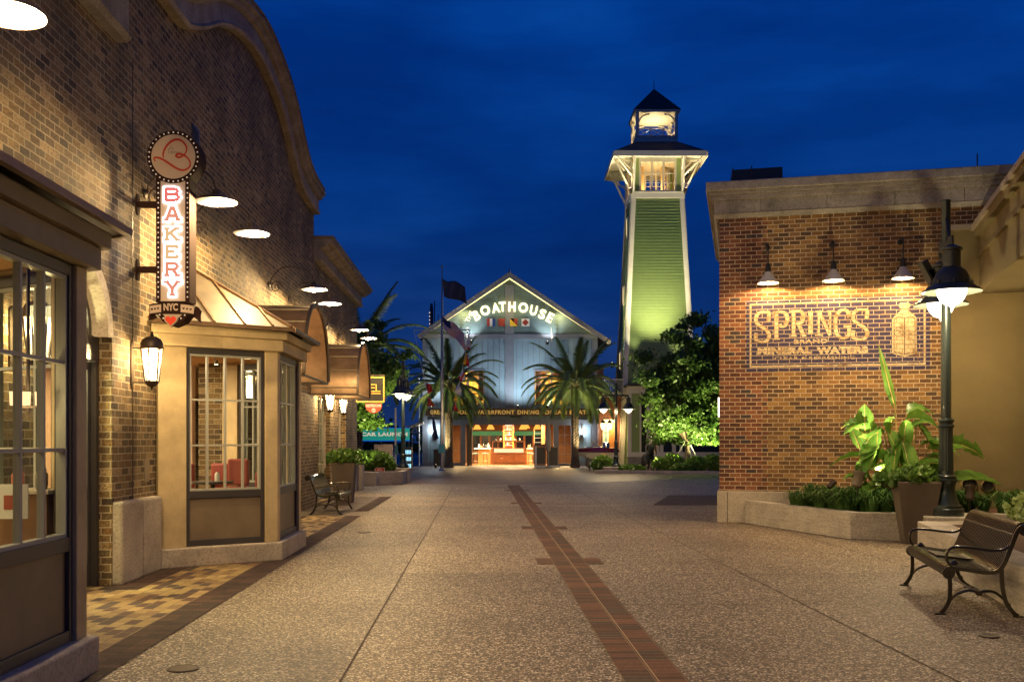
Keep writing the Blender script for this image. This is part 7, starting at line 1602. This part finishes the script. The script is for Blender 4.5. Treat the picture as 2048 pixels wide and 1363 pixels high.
# ------------------------------------------------------------------ maroon boat on show
M['maroon'] = mat('maroon_gloss', (.10, .008, .02), .15, coat=.6); M['hull_white'] = mat('cream_hull', (.55, .48, .36), .3, coat=.3); M['chrome'] = mat('chrome', (.7, .68, .62), .12, metal=1)
t = thing('display_boat', 'maroon and cream runabout boat shown on a cradle beside the right palm', 'boat', (at(1196, 920, 55)[0], 55.0, .12), R(0))
b = MB(); st_n = 14; vs = []; fs = []
for i in range(st_n + 1):
    u = i / st_n; x = -1.1 + 2.25 * u; w = .55 * min(1, (u / .35) ** .6 if u > 0 else 0.02) * (1 - .12 * u); w = max(w, .02); zt = .82 + .25 * u * 0 + .0 * u; zk = .28 + .42 * (1 - min(1, u / .4)) ** 1.5; zc = zt - .30
    vs += [(x, 0, zk), (x, -w * .7, zk + .10), (x, -w, zt), (x, -w * .85, zt + .16 + .10 * math.sin(PI * u)), (x, 0, zt + .20 + .16 * math.sin(PI * u)), (x, w * .85, zt + .16 + .10 * math.sin(PI * u)), (x, w, zt), (x, w * .7, zk + .10)]
for i in range(st_n):
    for k_ in range(8): b.mi = 1 if k_ in (0, 1, 6, 7) else 0; b.m.append(b.mi); fs.append((i * 8 + k_, i * 8 + (k_ + 1) % 8, (i + 1) * 8 + (k_ + 1) % 8, (i + 1) * 8 + k_))
b.v = vs; b.f = fs + [tuple(range(8)), tuple(st_n * 8 + k_ for k_ in range(8))[::-1]]; b.m += [0, 0]
part('hull', b, [M['maroon'], M['hull_white']], t, smooth=True)
b = MB(); pth = [(-.35, -.4, 1.1), (-.28, -.38, 1.36), (-.2, 0, 1.42), (-.28, .38, 1.36), (-.35, .4, 1.1)]; b.tube(pth, .015, 6); b.tube([(-.2, 0, 1.42), (-.2, 0, 1.12)], .01, 6); part('windscreen_frame', b, M['chrome'], t, smooth=True)
b = MB(); b.lathe([(.2, 1.08), (.21, 1.3), (.18, 1.36), (.05, 1.38)], (.45, 0, 0), 18); part('engine_cover', b, M['chrome'], t, smooth=True)
b = MB(); b.sweep([(-1.12, .82), (1.12, .82)], [(-.015, -.57), (.015, -.57), (.015, -.55), (-.015, -.55)], T=lambda x, z, d: (x, d, z)); b.box(-.35, .1, -.25, .25, 1.10, 1.17); part('rub_rail', b, M['chrome'], t)
b = MB()
for x in (-.6, .6): b.box(x - .06, x + .06, -.45, .45, 0, .40); b.box(x - .05, x + .05, -.5, -.4, .40, .52)
part('cradle', b, M['dark_wood'], t)
t = thing('wicker_chair', 'low chair with a lit wooden back beside the red boat', 'chair', (at(1194, 935, 50)[0], 50.4, 0), R(-70))
b = MB(); b.box(-.28, .28, -.28, .28, .38, .43); part('seat', b, M['bar_wood'], t, bev=.01); b = MB(); b.add([(-.27, .26, .5), (.27, .26, .5), (.27, .40, .95), (-.27, .40, .95), (-.27, .29, .49), (.27, .29, .49), (.27, .43, .94), (-.27, .43, .94)], [(0, 1, 2, 3), (7, 6, 5, 4), (0, 4, 5, 1), (1, 5, 6, 2), (2, 6, 7, 3), (3, 7, 4, 0)]); part('backrest', b, mat('amber_wood', (.5, .25, .06), .4), t)
for sx_ in (-1, 1):
    for sy in (-1, 1): b = MB(); b.bar((sx_ * .24, sy * .24, .38), (sx_ * .27, sy * .28, 0), .03); part('leg', b, M['black'], t)
# ------------------------------------------------------------------ left background
t = thing('launch_sign', 'long teal banner sign with pale letters behind the hedge', 'sign', (0, 52, 0)); ks = 52 / F; LX = lambda x: (x - 1024) * ks; LZ = lambda y: 1.6 + (880 - y) * ks
b = MB(); b.box(LX(690), LX(819), 0, .08, LZ(880), LZ(856)); part('banner', b, mat('glowing_teal_banner', (.02, .30, .22), .5, emis=(.02, .55, .40), estr=.35), t)  # banner colour has a slight glow put in
b = MB(); b.box(LX(689), LX(820), -.02, .1, LZ(856), LZ(854.5)); b.box(LX(689), LX(820), -.02, .1, LZ(882), LZ(880)); part('edge_strip', b, emit('blue_edge', (.01, .12, .8), .5), t)
v, f = text_shape('CAR LAUNCH', .3, .01, .014, 1.1); v = fit(v, LX(723), LX(815), LZ(871.5), LZ(864)); b = MB(); b.add([(x, -.002 - z, y) for x, y, z in v], f); part('lettering', b, mat('glowing_cream_letter', (.8, .7, .5), .5, emis=(1, .85, .6), estr=.5), t, fix=False)  # pale letters given a slight glow as well
b = MB()
for x in (700, 760, 816): b.box(LX(x), LX(x + 2), .1, .2, 0, LZ(856))
part('posts', b, M['hood'], t)
t = thing('grey_pavilion', 'small grey open pavilion with gabled roof left of the restaurant', 'building', (0, 60, 0)); kq = 60 / F; QX = lambda x: (x - 1024) * kq; QZ = lambda y: 1.6 + (880 - y) * kq
b = MB(); b.prism([(QX(803), QZ(856)), (QX(846), QZ(842)), (QX(846), QZ(846)), (QX(803), QZ(860))], -4, .2, T=lambda x, z, d: (x, -d, z)); part('roof', b, M['roof_edge'], t)
b = MB(); b.box(QX(804), QX(845), 0, .1, QZ(866), QZ(864)); b.bar((QX(822), .05, QZ(865)), (QX(832), .05, QZ(848)), .08); b.bar((QX(838), .05, QZ(865)), (QX(828), .05, QZ(850)), .08)
for x in (805, 823): b.box(QX(x), QX(x + 1.5), 0, .1, 0, QZ(865))
part('timber_frame', b, M['blue_trim'], t)
t = thing('drinks_cooler', 'glass fronted cooler with glowing blue bottles behind the lamp post', 'refrigerator', (0, 50, 0)); kz = 50 / F
b = MB(); b.box((809 - 1024) * kz, (823 - 1024) * kz, 0, .6, .05, 1.25); part('cabinet', b, M['hood'], t); rng = NR(5)
b = MB()
for r_ in range(3):
    for c_ in range(4): x = (811 + c_ * 3 - 1024) * kz; b.box(x, x + .05, -.02, -.001, .2 + r_ * .35, .2 + r_ * .35 + .2)
part('lit_bottles', b, emit('cool_bottles', (.35, .75, 1), 1.5), t)
for r_ in range(3): part('shelf', MB().box((810 - 1024) * kz, (822.5 - 1024) * kz, -.03, -.0015, .15 + r_ * .35, .17 + r_ * .35), M['white'], t)
b = MB(); b.box((748 - 1024) * 45 / F, (784 - 1024) * 45 / F, 45, 45.4, 0, 1.42); o = part('service_cabinet', b, M['sign_cream'], bev=.02); tag(o, 'cream service cabinet standing behind the hedge', 'cabinet')
t = thing('signal_post', 'thin pale post with a teal notice left of the restaurant', 'post', at(791, 930, 48)[:2] + (0,)); b = MB(); b.tube([(0, 0, 0), (0, 0, 3.2)], .05, 8); part('pole', b, M['white'], t); b = MB(); b.box(-.02, .13, -.08, -.05, .9, 1.35); part('notice', b, mat('teal_plate', (.03, .22, .24), .5), t)
t = thing('downspout', 'tall white corner pipe at the left end of the blue restaurant', 'pipe', at(838.5, 930, 60.8)[:2] + (0,)); b = MB(); b.tube([(0, 0, 0), (0, 0, 5.6)], .04, 8); part('pipe', b, M['white'], t)
# distant mast cluster beyond the gable
t = thing('distant_masts', 'distant dark chimney stack with tiny lights and thin masts beyond the gable', 'masts', at(863, 660, 110)); kd = 110 / F
b = MB(); b.lathe([(.22, -3), (.2, 2.4), (.12, 3.0)], (0, 0, 0), 10); b.tube([(.35, 0, -3), (.35, 0, 3.3)], .06, 5); b.tube([(.75, 0, -3), (.75, 0, 1.8)], .04, 5); b.tube([(1.05, 0, -3), (1.05, 0, 1.2)], .04, 5); part('stack', b, M['hood'], t)
b = MB()
for i in range(9): b.sphere((-.2, -.2, -1.4 + i * .42), .05, 5, 4)
part('tiny_lights', b, emit('tiny_lights', (1, .7, .6), 2), t)
for o in list(bpy.data.objects):
    if o.get('label') == '': del o['label']
